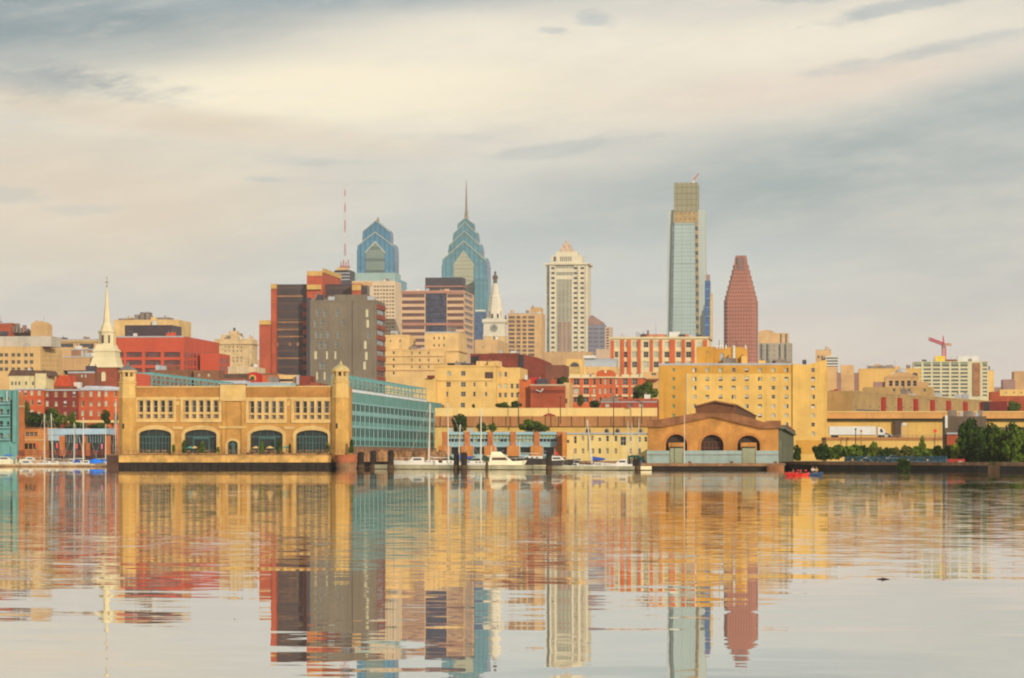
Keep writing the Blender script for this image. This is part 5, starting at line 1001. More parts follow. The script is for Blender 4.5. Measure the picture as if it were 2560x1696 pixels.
def right_city():
    D = 1500; B = Bld('tan_tower_block', 'slender plain tan block between hotel and parking building', 'building', D, 2102, 2135, 913, TAN, dep=20); B.body('lower_shaft', D - 2, 2102.5, 2134, 938, TAN2, dep=10); B.finish()
    B = Bld('mauve_block', 'mauve brick block seen in the gaps around the slender tan block', 'building', 1560, 2088, 2152, 933, MAUVE, dep=20); B.finish()
    B = Bld('tan_warehouse', 'broad plain tan block with dark roof plant beside the condo tower', 'building', D, 2147, 2302, 922, mat('orange_tan_render', (234, 182, 100), .9, .06, .1, .1), dep=25); 
    for x0, x1, y in ((2174, 2215, 915), (2186, 2200, 911), (2216, 2233, 913), (2236, 2250, 916)): B.box('roof_plant', D + 4, x0, x1, y, 921.9, random.choice([DARKM, CLUT, TAN]), 6)
    B.finish()
    D = 1260; B = Bld('temple_front_building', 'tan building with flat pediment and five dark column bays', 'public building', D, 2213, 2296, 943, TAN2, dep=20); b = B.b; b.rev = 1.2; f = b.front; z = lambda y: Zp(y, D)
    for x in (2227, 2242, 2257, 2272, 2287): b.win(f, x, 959, 9, 14, GL)
    mb = MB(); f.poly(mb, [(-.5, z(943)), (f.L + .5, z(943)), (f.L * .72, z(933)), (f.L * .5, z(929)), (f.L * .28, z(933))], -4, .4); mb.build('pediment', TAN2, B.root); mb = MB(); u = f.L * .5; mb.lathe(*f.pt(u, 0, -4)[:2], [(2.6, z(931)), (2.2, z(926)), (1.4, z(923)), (.2, z(920))], 10); mb.build('roof_dome', GREYR, B.root)
    B.body('low_wing', D + 3, 2184, 2213, 955, MAUVE, dep=12); B.body('low_wing', D + 3, 2296, 2322, 955, TAN2, dep=12); B.finish()
    # condo
    D = 1700; WC = mat('condo_white_frame', (226, 208, 160), .8, .05, .1, .06); GGN = mat('condo_green_glass', (150, 156, 124), .4, .1, .1, 0); GG2 = glass('condo_window', (104, 110, 104), .3)
    B = Bld('condo_block', 'white and green gridded condo block under construction', 'apartment building', D, 2284, 2470, 904, WC, dep=25); b = B.b; b.rev = .8; f = b.front
    for i in range(9):
        for x in (2294.5, 2318, 2341, 2364, 2387, 2410): b.win(f, x, 914.5 + 9.3 * i, 18, 4.6, GG2)
        b.win(f, 2462, 914.5 + 9.3 * i, 11, 4.6, GG2)
    for x in (2294.5, 2318, 2341, 2364, 2387, 2410, 2462): b.band(f, x - (9 if x < 2450 else 6), x + (9 if x < 2450 else 6), 905, 911.5, .15, GGN, 'spandrel')
    b.band(f, 2433, 2450, 908, 990, 1.0, mat('open_brown_lift_shaft', (176, 118, 76), .9, .2, .3, .1), 'lift_shaft'); B.box('yellow_hoarding', D + 4, 2338, 2363, 890, 904, mat('yellow_hoarding', (246, 206, 72), .7, .05), 6); B.box('white_penthouse', D + 4, 2394, 2447, 890, 904, WHITE, 8); B.box('steel_floor', D + 4, 2364, 2392, 899, 904, BRNB, 6); B.finish()
    B = Bld('yellow_block', 'thin yellow block edge just beyond the condo block', 'building', 1760, 2440, 2485, 925, CREAM2, dep=20); B.finish()
    D = 1715; c = thing('tower_crane', 'pink red tower crane standing over the condo block', 'crane', (P(2365, D), D + 8, Zp(904, D))); PK = mat('crane_pink_red', (214, 96, 104), .6, .08, .3, 0); z = lambda y: Zp(y, D)
    def truss(mb, p, q, w, n, r=.28):
        p, q = Vector(p), Vector(q); d = (q - p).normalized(); up = Vector((0, 0, 1)) if abs(d.z) < .7 else Vector((1, 0, 0)); s = d.cross(up).normalized(); t_ = s.cross(d)
        C4 = [(s * a_ + t_ * b_) * w for a_, b_ in ((-1, -1), (1, -1), (1, 1), (-1, 1))]
        for o in C4: mb.tube(p + o, q + o, r, r, 4)
        for k in range(n):
            for i in range(4): mb.tube(p.lerp(q, k / n) + C4[i], p.lerp(q, (k + 1) / n) + C4[(i + 1) % 4], r * .7, r * .7, 4)
    mb = MB(); truss(mb, (P(2365, D), D + 8, z(904)), (P(2365, D), D + 8, z(866)), .95, 8); mb.build('mast', PK, c)
    mb = MB(); truss(mb, (P(2365, D), D + 8, z(860)), (P(2322, D), D - 2, z(848)), .6, 10); mb.build('jib', PK, c)
    mb = MB(); mb.tube((P(2364, D), D + 8, z(862)), (P(2363, D), D + 8, z(838)), .7, .3, 5); mb.build('apex', PK, c); mb = MB(); mb.box(P(2360, D), P(2368, D), D + 6, D + 10, z(869), z(861)); mb.build('cab', MAUVE, c)
    mb = MB(); truss(mb, (P(2366, D), D + 8, z(861)), (P(2382, D), D + 12, z(859)), .5, 4); mb.box(P(2378, D), P(2386, D), D + 10, D + 14, z(863), z(857)); mb.build('counter_jib', mat('counterweight_tan', (214, 166, 128), .8), c)
    # parking building with red fins
    D = 1090; PK2 = mat('parking_concrete', (192, 152, 94), .9, .1, .2, .14); RF = mat('red_fin_paint', (178, 46, 26), .75, .08, .3, .06); B = Bld('parking_building', 'stepped tan parking building with tall red fins behind the viaduct', 'parking building', D, 2131, 2480, 1003.5, PK2, dep=30, th=-68); b = B.b; b.rev = .5; f = b.front; z = lambda y: Zp(y, D)
    for i, x in enumerate((2207, 2248, 2288, 2329.5, 2370, 2412, 2453)): mb = MB(); f.pxbox(mb, x - 4.4, x + 4.4, 993 + i * 2.3, 1031, .0, .5); mb.build('fin', RF, B.root)
    for x, y in ((2139, 1018), (2176, 1018), (2198, 1018), (2217, 1020), (2239, 1020), (2258, 1020), (2279, 1020), (2299, 1022), (2340, 1022), (2360, 1024)): b.win(f, x, y, 4, 4, GL)
    b.win(f, 2171, 1027, 60, 4, GL, 'opening'); zq = lambda x, y: Zp(y, f.D(f.U(x)))
    for x in (2135, 2203, 2236, 2281, 2321, 2365, 2400, 2447): mb = MB(); mb.tube(f.pt(f.U(x), zq(x, 990 + (x - 2135) * .05), 0), f.pt(f.U(x), zq(x, 990 + (x - 2135) * .05), .25), .4, .4, 10); mb.build('roundel', MUTE, B.root)
    q = B.body('upper_deck', 1030, 2158, 2335, 968, PK2, dep=18); q.wins_px(q.front, [2235, 2273, 2311], [976], 7, 7, GL)
    for x in (2140, 2164, 2196, 2355, 2400, 2445): B.box('roof_plant', 1075, x, x + 9, 977 + (x - 2140) * .075, 1000, random.choice([GL, CLUT]), 2)
    B.finish()
    B = Bld('red_edged_block', 'dark block with a bright red edge beside the parking building', 'building', 940, 2074, 2086, 976, MAUVE, dep=12); B.box('red_edge', 938, 2085.8, 2095, 973, 1031, mat('red_edge_paint', (190, 72, 48), .8), 8); B.finish()
    B = Bld('white_hut', 'small white hut low beside the parking building', 'hut', 930, 2096, 2130, 1014, WHITE, dep=6); B.finish()
    B = Bld('maroon_shed', 'low maroon shed at the end of the parking building', 'shed', 930, 2456, 2518, 1004, mat('maroon_sheet', (126, 44, 36), .8, .1, .3, .1), dep=10); B.b.band(B.b.front, 2459, 2473, 1006, 1029, .1, GL, 'door'); B.finish()
    B = Bld('cream_range', 'cream orange low range at the far city edge', 'building', 1250, 2500, 2640, 974, CREAM2, dep=20); B.b.wins_px(B.b.front, [2515, 2535, 2553], [982], 6, 4, MUTE); B.body('brick_front', 1200, 2496, 2640, 990, REDB, dep=20); B.finish()
    B = Bld('mauve_tower_block', 'stepped mauve and tan block at the far city edge', 'building', 1900, 2507, 2538, 949, MAUVE, dep=20); B.body('tan_upper', 1905, 2535, 2640, 928, TAN2, dep=25); B.finish()
    B = Bld('brick_cube', 'small brick block next to the parking building far end', 'building', 1150, 2476, 2500, 980, REDB, dep=12); B.finish()
right_city()
# long low ranges of far roofs closing the gaps between the nearer buildings
for x0, x1, y, D, m, lab in ((-80, 620, 878, 2100, TAN, 'long distant tan range of roofs behind the church steeple'), (1490, 1780, 872, 2300, PINKC, 'distant pinkish range between pointed office and slim blue tower'),
                             (1980, 2640, 968, 2400, MAUVE, 'distant mauve range of roofs behind the condo block'), (600, 700, 900, 2000, PINKC, 'distant pinkish block left of the brick annex'), (1240, 1480, 880, 2500, TAN2, 'distant tan range below the pyramid tower')):
    Bld('distant_range', lab, 'building', D, x0, x1, y, m, dep=20).finish()
# ------------------------------------------------------------------ highway, waterfront buildings
random.seed(23)
def oface(x0, x1, D, th=TH):              # a face from photo x0 to x1, near end distance D at x1
    a = R(th); X = P(x1, D); k = x0 - CX; L = (X * F - k * D) / (F * math.cos(a) + k * math.sin(a))
    return Face((X - math.cos(a) * L, D + math.sin(a) * L), (math.cos(a), -math.sin(a)), L, (-math.sin(a), -math.cos(a)))
BARR = mat('viaduct_cream_barrier', (246, 204, 126), .9, .05, .1, .1); VBR = mat('viaduct_brown_wall', (188, 126, 72), .9, .1, .12, .2); VOR = mat('viaduct_orange_parapet', (222, 160, 90), .9, .07, .12, .15); VSH = mat('viaduct_shade_and_joints', (84, 80, 50), .9, .2, .2, .1)  # the dark olive serves a painted shadow line and the wall joints
YW = mat('abutment_yellow_wall', (232, 184, 98), .9, .07, .15, .12); ROADM = mat('asphalt', (112, 92, 78), .95, .15, .3, 0)
def highway():
    D = 845; r = thing('highway_viaduct', 'cream and brown highway viaduct wall behind the marina offices', 'viaduct', (P(1380, D), D, GZ)); f = oface(1085, 1643, D, 2.0); z = lambda y: Zp(y, D + 6)
    mb = MB(); f.box(mb, 0, f.L, z(1041.5), z(1021), -.5, 0); mb.build('upper_barrier', BARR, r)
    mb = MB(); f.box(mb, -.1, f.L + .1, z(1067), z(1041.6), -12, 1.2); mb.build('brown_wall', VBR, r); mb = MB(); f.box(mb, 0, f.L, GZ, z(1067.1), -10, .4); mb.build('lower_wall', YW, r)
    mb = MB()
    for i in range(17): u = f.L * (i + .5) / 17; f.box(mb, u - .1, u + .1, z(1066.8), z(1042), 1.1, 1.3)
    mb.build('wall_joints', VSH, r)['kind'] = 'stuff'
    D = 880; r = thing('highway_viaduct', 'orange edged highway viaduct above the white truck', 'viaduct', (P(2320, D), D, GZ)); f = oface(2060, 2640, D, 2.0); z = lambda y: Zp(y, D + 4)
    mb = MB(); f.box(mb, 0, f.L, z(1047), z(1030.5), -14, 0); mb.build('parapet', VOR, r); mb = MB(); f.box(mb, 0, f.L, z(1053), z(1047.1), -14, -1.2); mb.build('soffit_shade_beam', VSH, r)  # dark olive beam paints in the shadow line under the parapet
    mb = MB(); f.box(mb, -.1, f.L, z(1031.5), z(1029), -.5, .25); mb.build('top_rail', BARR, r)
    mb = MB(); f.box(mb, 0, f.L, GZ, z(1053.1), -12, -2.2); mb.build('back_wall', YW, r)
    mb = MB(); f.pxbox(mb, 2237, 2257, 1053.2, 1098, -3, -.6); mb.build('column', mat('viaduct_dark_column', (92, 72, 58), .9, .15), r)
    D = 800; r = thing('ramp_road', 'lower ramp road with yellow retaining wall below the truck', 'road', (P(2300, D), D, GZ)); f = oface(2066, 2640, D, 1.0); z = lambda y: Zp(y, D + 2)
    mb = MB(); f.box(mb, 0, f.L, GZ, z(1101), -14, 0); mb.build('retaining_wall', YW, r); mb = MB(); f.box(mb, -.1, f.L, z(1100.9), z(1094), -14.2, .3); mb.build('road_edge', VBR, r)
    mb = MB(); f.box(mb, 0, f.L, z(1094.5), z(1093.6), -14, -.6); mb.build('asphalt', ROADM, r)
    mb = MB(); f.box(mb, f.U(2205), f.L, z(1089.5), z(1088.6), -.2, -.05)
    for i in range(40): u = f.U(2205) + (f.L - f.U(2205)) * i / 40; f.box(mb, u, u + .12, z(1094), z(1088.6), -.18, -.07)
    mb.build('guard_rail', CLUT, r)
    # truck on the ramp
    t = thing('articulated_truck', 'white articulated truck on the ramp road below the viaduct', 'truck', (P(2150, 806), 806, z(1093))); TW = mat('truck_white', (232, 222, 204), .5, .04, .3, .04); z = lambda y: Zp(y, 805); g = oface(2060, 2260, 805, 1.0); dz = -7.0
    mb = MB(); g.pxbox(mb, 2077, 2193, 1066, 1087.5, dz, dz + 2.6); mb.build('trailer', TW, t); mb = MB(); g.pxbox(mb, 2080, 2192, 1087.5, 1089, dz + .1, dz + 2.5); mb.build('trailer_frame', GL, t)
    mb = MB(); V = [(2199, 1092), (2238, 1092), (2237, 1088), (2228, 1085), (2220, 1083), (2216, 1075), (2208, 1069), (2199, 1067)]; g.poly(mb, [(g.U(x), z(y)) for x, y in V], dz, dz + 2.4); cab = mb.build('cab', TW, t)
    mb = MB(); g.poly(mb, [(g.U(x), z(y)) for x, y in [(2205, 1081), (2213, 1081), (2209, 1072), (2205, 1072)]], dz + 2.41, dz + 2.46); mb.build('cab_window', GL, cab); mb = MB(); g.poly(mb, [(g.U(x), z(y)) for x, y in [(2217, 1082), (2229, 1085.5), (2229, 1087), (2217, 1086)]], dz + 2.41, dz + 2.5); mb.build('bonnet_grille', GL2, cab)
    for x in (2086, 2095, 2204, 2212, 2229): mb = MB(); u = g.U(x); mb.tube(g.pt(u, z(1091.3), dz + 2.1), g.pt(u, z(1091.3), dz + 2.55), .5, .5, 14); mb.build('wheel', GL, t)
    # sign cabinet, lamp posts, red car, traffic sign
    s = thing('sign_cabinet', 'pale roadside cabinet beside the dark viaduct column', 'cabinet', (P(2259, 803), 803, z(1093))); mb = MB(); g.pxbox(mb, 2254, 2264, 1064, 1093, -2, -.8); mb.build('box', BEIGE, s); mb = MB(); g.pxbox(mb, 2256, 2267, 1058, 1064, -2.2, -.6); mb.build('hood', WHITE, s)
    s = thing('road_sign', 'round red road sign on a post beside the ramp', 'road sign', (P(2337, 800), 800, z(1094))); mb = MB(); u = f.U(2337); mb.tube(f.pt(u, GZ, .4), f.pt(u, z(1080), .4), .07, .07, 6); mb.build('post', DARKM, s); mb = MB(); q = f.pt(u, z(1078), .5); mb.tube(q, (q[0], q[1] - .1, q[2]), .48, .48, 16); mb.build('disc', mat('sign_red', (238, 70, 40), .6, .04), s)
    DP = mat('dark_post', (78, 64, 50), .7, .1)
    for px, D2, y0, y1, lab, arm in ((1534, 770, 1069, 994, 'tallest dark lamp post in front of the brown viaduct wall', 1.6), (1401, 840, 1042, 996, 'slim dark lamp post before the brick warehouse', 0), (1604, 840, 1042, 1006, 'short dark lamp post near the hotel end of the viaduct', -1.0), (1296, 841, 1042, 985, 'slim lamp post on the viaduct below the yellow apartments', 0), (2139, 795, 1104, 1076, 'dark lamp post in front of the truck trailer', 0), (2153, 795, 1112, 1080, 'rusty orange post in front of the truck trailer', 0)):
        s = thing('lamp_post', lab, 'lamp post', (P(px, D2), D2, Zp(y0, D2))); mb = MB(); x = P(px, D2); pm_ = mat('rusty_post', (196, 124, 60), .8) if 'rusty' in lab else DP; mb.tube((x, D2, Zp(y0, D2) - 2), (x, D2, Zp(y1, D2)), .16, .1, 6); mb.build('post', pm_, s)
        mb = MB()
        if arm: mb.tube((x, D2, Zp(y1, D2)), (x + arm, D2, Zp(y1, D2) + .3), .1, .08, 5); mb.box(x + arm - .5, x + arm + .5, D2 - .3, D2 + .3, Zp(y1, D2) + .15, Zp(y1, D2) + .45)
        else: mb.lathe(x, D2, [(.12, Zp(y1, D2)), (.3, Zp(y1, D2) + .15), (.2, Zp(y1, D2) + .5)], 8)
        mb.build('lamp_head', pm_, s)
    c = thing('parked_car', 'red car on the brown viaduct ledge', 'car', (P(1375, 845), 845, Zp(1041.5, 851))); g = oface(1350, 1400, 846.3, 2.0); z = lambda y: Zp(y, 850); mb = MB(); CR = mat('car_red_paint', (204, 84, 54), .4, .05); g.poly(mb, [(g.U(x), z(y)) for x, y in [(1360, 1041.3), (1389, 1041.3), (1389, 1038.6), (1384, 1037.5), (1379, 1034.8), (1368, 1034.6), (1363, 1037.6), (1360, 1038.4)]], -.4, 1.2); mb.build('body', CR, c); mb = MB(); g.poly(mb, [(g.U(x), z(y)) for x, y in [(1367, 1037.6), (1381, 1037.6), (1378, 1035.4), (1369, 1035.2)]], 1.2, 1.24); mb.build('window', GLBR, c)
    for x in (1365, 1384): mb = MB(); u = g.U(x); mb.tube(g.pt(u, z(1040.6), 1.0), g.pt(u, z(1040.6), 1.25), .32, .32, 12); mb.build('wheel', GL, c)
    # pale yellow elevated road behind the west marina
    D = 942; r = thing('elevated_road', 'thin yellow elevated road edge behind the west marina masts', 'viaduct', (P(230, D), D, GZ)); f = oface(160, 310, D); z = lambda y: Zp(y, D); mb = MB(); f.box(mb, 0, f.L, z(1057), z(1051), -8, 0); mb.build('parapet', BARR, r)
    mb = MB()
    for x in (178, 205, 240, 275): f.pxbox(mb, x - 2, x + 2, 1057.1, 1090, -4, -2)
    mb.build('columns', VBR, r)['kind'] = 'stuff'
highway()

def waterfront():
    # marina offices
    D = 785; PB = mat('pale_blue_panel', (166, 192, 188), .6, .06, .3, .06); OBR = mat('marina_orange_brick', (206, 118, 62), .9, .12, .4, .08); OBR2 = mat('marina_bright_brick', (216, 136, 66), .9, .1, .4, .08); GRN = mat('green_blind_glass', (178, 176, 122), .5, .08, .4, .04)
    B = Bld('marina_office', 'long low marina office with pale blue bands between orange brick piers', 'office', D, 1112, 1405, 1080, PB, dep=14); b = B.b; f = b.front; b.rev = .5; z = lambda y: Zp(y, D)
    P_ = [1112, 1168, 1226, 1283, 1342, 1400]
    for i in range(5):
        x0, x1 = P_[i] + 6.5, P_[i + 1] - 6.5; c = (x0 + x1) / 2
        for k in range(5):
            w = (x1 - x0) / 5; m = GRN if i == 3 or (i == 2 and k in (0, 1, 4)) or (i == 1 and k == 1) else GL
            b.win(f, x0 + w * (k + .5), 1101, w * .9, 8, m, 'office_window'); b.win(f, x0 + w * (k + .5), 1091.5, w * .93, 7, GRN, 'clerestory_window')
        b.win(f, c, 1127, 26, 18, [GL, GLG][i % 2], 'shopfront', 1.5)
    for x in P_: mb = MB(); f.pxbox(mb, x - 6.5, x + 6.5, 1080, 1115, -.02, .4); mb.build('brick_pier', OBR, B.root); mb = MB(); f.pxbox(mb, x - 15, x + 15, 1115.1, 1141, -.02, .6); mb.build('brick_base', OBR2, B.root)
    mb = MB(); f.pxbox(mb, 1112, 1405, 1105.5, 1108, .0, .2); f.pxbox(mb, 1112, 1405, 1085, 1087, .0, .25); mb.build('sill_band', PB, B.root)
    for x in (1124, 1174): B.box('roof_unit', D + 4, x - 4, x + 5, 1071, 1080, GREYR, 3)
    B.finish()
    # cream two storey block
    D = 780; CB = mat('cream_terrace_render', (244, 206, 126), .9, .05, .3, .08); B = Bld('cream_terrace', 'cream two storey waterfront terrace with dark windows and pale cornice', 'terrace', D, 1415, 1618, 1083, CB, dep=12); b = B.b; f = b.front; b.rev = .4; z = lambda y: Zp(y, D)
    for x, y, h, m in ((1419.5, 1104, 8, GL), (1438, 1100, 18, GLBR), (1457, 1096, 12, MUTE), (1480, 1096, 12, MUTE), (1499, 1099.5, 9, GL), (1518.5, 1097, 14, GL), (1539.5, 1097, 14, GL), (1577, 1098, 11, MUTE), (1598.5, 1099, 13, GL), (1614, 1099, 12, GL)): b.win(f, x, y, 7, h, m)
    b.win(f, 1558, 1103, 14, 22, GLG)
    for x, m in ((1438, MUTE), (1457, MUTE), (1482, MUTE), (1499, GLBR), (1518, MUTE), (1539, MUTE), (1577, MUTE), (1598.5, GL2)): b.win(f, x, 1128, 7, 13, m)
    b.zband(f, z(1086), z(1082), .4, GREYR); B.box('orange_pier', D - .3, 1405.5, 1415, 1082, 1145, OBR2, 6)
    for x in (1469, 1516, 1543, 1600): mb = MB(); u = f.U(x); f.poly(mb, [(u - .6, z(1082)), (u + .6, z(1082)), (u + .6, z(1075)), (u, z(1070)), (u - .6, z(1075))], -2, -.6); dm = mb.build('dormer', CLUT, B.root); mb = MB(); f.box(mb, u - .3, u + .3, z(1081), z(1074.5), -.6, -.5); mb.build('dormer_window', GL, dm)
    B.finish()
    # shed on the pier
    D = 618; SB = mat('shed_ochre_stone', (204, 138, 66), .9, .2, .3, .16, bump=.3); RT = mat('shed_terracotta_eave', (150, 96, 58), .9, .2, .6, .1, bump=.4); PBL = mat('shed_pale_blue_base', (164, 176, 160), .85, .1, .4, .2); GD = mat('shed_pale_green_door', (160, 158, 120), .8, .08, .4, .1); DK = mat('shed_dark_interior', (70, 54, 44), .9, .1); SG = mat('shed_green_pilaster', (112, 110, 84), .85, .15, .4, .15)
    r = thing('pier_shed', 'ochre gabled pier shed with three dark arches and brown tiled eaves', 'pier shed', (P(1782, D), D, GZ)); f = oface(1619, 1946, D); U = f.U; z = lambda y: Zp(y, D); a = R(TH); dr = (math.sin(a), math.cos(a)); s = Face(f.pt(f.L, 0)[:2], dr, 205, (math.cos(a), -math.sin(a)))
    out = [(0, GZ), (f.L, GZ), (f.L, z(1068)), (U(1906), z(1068)), (U(1783), z(1040)), (U(1660), z(1066)), (0, z(1066))]
    A = [(1664, 1718, 1086), (1752, 1809, 1087), (1843, 1900, 1089)]; hs = []
    for x0, x1, ya in A: hs.append(arch(U(x0), U(x1), z(1134), z(1113), z(ya), 18))
    mb = MB(); holes(mb, f, out, hs, 1.4); mb.build('front_wall', SB, r)
    for i, (x0, x1, ya) in enumerate(A):
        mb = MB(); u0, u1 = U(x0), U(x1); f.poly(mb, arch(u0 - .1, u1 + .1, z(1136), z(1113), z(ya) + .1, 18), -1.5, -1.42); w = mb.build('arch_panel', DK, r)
        rr = MB(); archring(rr, f, arch(u0, u1, z(1134), z(1113), z(ya), 18), arch(u0 - .5, u1 + .5, z(1134), z(1113), z(ya) + .5, 18), -.02, .12); rr.build('arch_surround', mat('shed_arch_ring', (196, 126, 62), .9, .12, .5, .1), r)
        if i != 1:
            c = (x0 + x1) / 2; mb = MB(); f.pxbox(mb, c - 20, c + 20, 1107, 1134, -1.4, -.7); mb.build('infill_wall', SB, w)
            mb = MB(); f.pxbox(mb, c - 15.5, c + 15.5, 1120.5, 1158, -.7, .25); mb.build('loading_door', GD, r); mb = MB(); f.pxbox(mb, c - 17, c + 17, 1117, 1120.4, -.7, .35); mb.build('door_lintel', DK, r)
        else:
            mb = MB()
            for k in range(1, 6): uu = u0 + (u1 - u0) * k / 6; f.box(mb, uu - .08, uu + .08, z(1134), z(1106), -1.4, -1.2)
            for y in (1106, 1120): f.box(mb, u0, u1, z(y) - .08, z(y) + .08, -1.4, -1.15)
            mb.build('lattice', mat('rusty_lattice', (120, 74, 54), .9, .2), w)
    mb = MB(); ex = [1617, 1674, 1706.5, 1855, 1887.5, 1946.3]
    for x0, x1 in ((1617.5, 1674), (1708, 1854.5), (1889, 1946.5)): f.pxbox(mb, x0, x1, 1127, 1159, -.05, .2)
    mb.build('blue_base', PBL, r); mb = MB()
    for x0, x1 in ((1617.5, 1674), (1708, 1854.5), (1889, 1946.5)): f.pxbox(mb, x0, x1, 1136.5, 1138, .15, .34)
    mb.build('base_rail', CLUT, r)
    top = [(U(1617), z(1067)), (U(1660), z(1067.5)), (U(1783), z(1042)), (U(1906), z(1072)), (U(1946) + .5, z(1070)), (U(1946) + .5, z(1052)), (U(1918), z(1052.5)), (U(1911), z(1056)), (U(1837), z(1034)), (U(1739), z(1033)), (U(1648), z(1049)), (U(1617), z(1049))]
    mb = MB(); f.poly(mb, top, -1.0, .9); mb.build('tiled_eave', RT, r)
    mb = MB(); mo = [(U(1739), z(1034)), (U(1837), z(1034.5)), (U(1838), z(1012)), (U(1787), z(1003)), (U(1738), z(1016))]; f.poly(mb, mo, -170, -.6); mb.build('roof_monitor', mat('monitor_brown', (122, 76, 46), .9, .15, .4, .1), r)
    mb = MB(); mo2 = [(U(1735), z(1018)), (U(1787), z(1005)), (U(1841), z(1014)), (U(1841), z(1010.5)), (U(1787), z(1001)), (U(1735), z(1014.5))]; f.poly(mb, mo2, -172, .4); mb.build('monitor_roof', RT, r)
    mb = MB(); body = [(.2, GZ), (f.L - .2, GZ), (f.L - .2, z(1060)), (U(1783), z(1036)), (.2, z(1052))]; f.poly(mb, body, -205, -1.6); mb.build('shed_body', SG, r)
    mb = MB()
    for k in range(11): u = 1 + k * 20; s.box(mb, u, u + 4.5, GZ, z(1072), -.1, .6)
    mb.build('side_pilasters', SG, r)['kind'] = 'stuff'; mb = MB(); s.box(mb, -.4, 205, z(1071.9), z(1064), -.4, 1.2); mb.build('side_cornice', SG, r); mb = MB(); s.box(mb, 60, 205, z(1063.9), z(1055), -1, 1.0); mb.build('side_roof_block', mat('shed_roof_redbrown', (140, 78, 56), .9, .2, .4, .1), r)
    pr = thing('pier_platform', 'low dark timber platform with brown edge under the ochre shed', 'pier', (P(1770, 612), 612, 0)); g = oface(1606, 1958, 613); zq = lambda y: Zp(y, 613); mb = MB(); g.box(mb, 0, g.L, -2, zq(1166), -215, 0); mb.build('piling_face', QUAY, pr); mb = MB(); g.box(mb, -.2, g.L + .2, zq(1165.9), zq(1158.5), -215, .35); mb.build('deck_edge', QUAYB, pr)
    for px in (1724, 1829, 1939): b_ = thing('bollard', 'dark brown bollard on the shed platform edge', 'bollard', (*g.pt(g.U(px), 0, -.6)[:2], zq(1158.5)), group='bollards on the shed platform edge'); mb = MB(); q = g.pt(g.U(px), 0, -.6); mb.lathe(q[0], q[1], [(.3, zq(1158.6)), (.24, zq(1156.6)), (.42, zq(1155.4)), (.4, zq(1154.2)), (.1, zq(1153.6))], 10); mb.build('post', RT, b_)
    fd = thing('corner_fender', 'rounded orange brown fender drum at the corner of the shed platform', 'fender', (P(1938, 612), 611, 0)); mb = MB(); mb.lathe(P(1938, 612), 611.5, [(1.5, -1), (1.6, zq(1181)), (1.75, zq(1180)), (1.75, zq(1167)), (1.5, zq(1164))], 18); mb.build('drum', mat('fender_orange_brown', (160, 102, 60), .9, .25, .5, .2), fd)
    # left: end of the next pier block
    D = 884; TL = mat('west_teal_cladding', (112, 162, 146), .7, .1, .3, .12); B = Bld('teal_block', 'teal clad pier block with balconies at the west edge', 'pier building', D, -60, 42, 975, TL, dep=2.0); b = B.b; f = b.front; b.rev = .6
    for y in (1000, 1030, 1060, 1090): b.wins_px(f, [-40, -20, 3], [y], 9, 14, [GL, GLBR, GT]); b.wins_px(f, [20], [y], 6, 12, [GT, MUTE]); mb = MB(); f.pxbox(mb, -58, 28, y + 9, y + 11, -.02, 1.2); f.pxbox(mb, -58, 28, y + 2, y + 3, 1.1, 1.2); mb.build('balcony', TEALD, B.root)
    mb = MB(); f.pxbox(mb, 33, 42.3, 976, 1106, -.02, .8); mb.build('corner_frame', TL, B.root); mb = MB(); f.pxbox(mb, 17.5, 19.5, 978, 1004, .5, .7); mb.build('flue', WHITE, B.root); mb = MB(); f.pxbox(mb, 26, 32, 1000, 1104, -.01, .1); mb.build('dark_slab', GT, B.root); B.finish()  # last part is a thin dark slab standing proud of the wall
    B = Bld('brick_pier_end', 'orange brick end wall beside the teal block and low shops', 'building', D + 6, 42.5, 57, 980, OBR, dep=2.0); B.box('stone_cap', D + 5.6, 42.5, 57.5, 1014, 1019, TAN, 2); B.finish()
    D = 896; B = Bld('orange_shops', 'low orange shop block with two dark window rows by the west marina', 'shop', D, 40, 112, 1069, OBR2, dep=14); b = B.b; f = b.front; b.rev = .5
    for k in range(4): b.win(f, 57 + 10.5 * k, 1086, 9, 11, GL); b.win(f, 55 + 10.5 * k, 1116, 9, 15, GLG, 'shopfront')
    b.band(f, 41, 111, 1098, 1102, .2, TAN); b.band(f, 41, 111, 1069, 1072, .25, BRNB, 'coping'); B.finish()
    B = Bld('boat_pavilion', 'pale blue roofed marina pavilion on orange brick pillars', 'pavilion', D + 3, 108, 268, 1088, GLG, dep=12); f = B.b.front; z = lambda y: Zp(y, D + 3); SHB = mat('pale_blue_roof', (180, 200, 204), .6, .08, .3, .06)
    mb = MB(); f.poly(mb, [(0, z(1088)), (f.L, z(1086)), (f.L, z(1072)), (f.U(118), z(1072)), (0, z(1078))], -10, 1.2); mb.build('roof_fascia', SHB, B.root); mb = MB(); f.poly(mb, [(f.U(106), z(1102)), (f.U(150), z(1102)), (f.U(166), z(1088)), (f.U(110), z(1088))], -3, .9); mb.build('roof_gable', SHB, B.root)
    for x, w, y in ((157, 13, 1090), (216, 20, 1108), (213, 9, 1090), (270, 12, 1090)): mb = MB(); f.pxbox(mb, x - w / 2, x + w / 2, y, 1140, -.5, 1.0); mb.build('brick_pillar', OBR, B.root)
    mb = MB()
    for k in range(22): f.pxbox(mb, 120 + 6.6 * k, 120.8 + 6.6 * k, 1088, 1108, .1, .3)
    mb.build('mullions', PB, B.root)['kind'] = 'stuff'; B.finish()
    rl = thing('quay_railing', 'long red railing along the west marina quay', 'railing', (P(150, 887), 887, GZ)); g = oface(-40, 268, 887); mb = MB(); RR = mat('railing_red', (164, 72, 56), .7, .2, .5, 0)
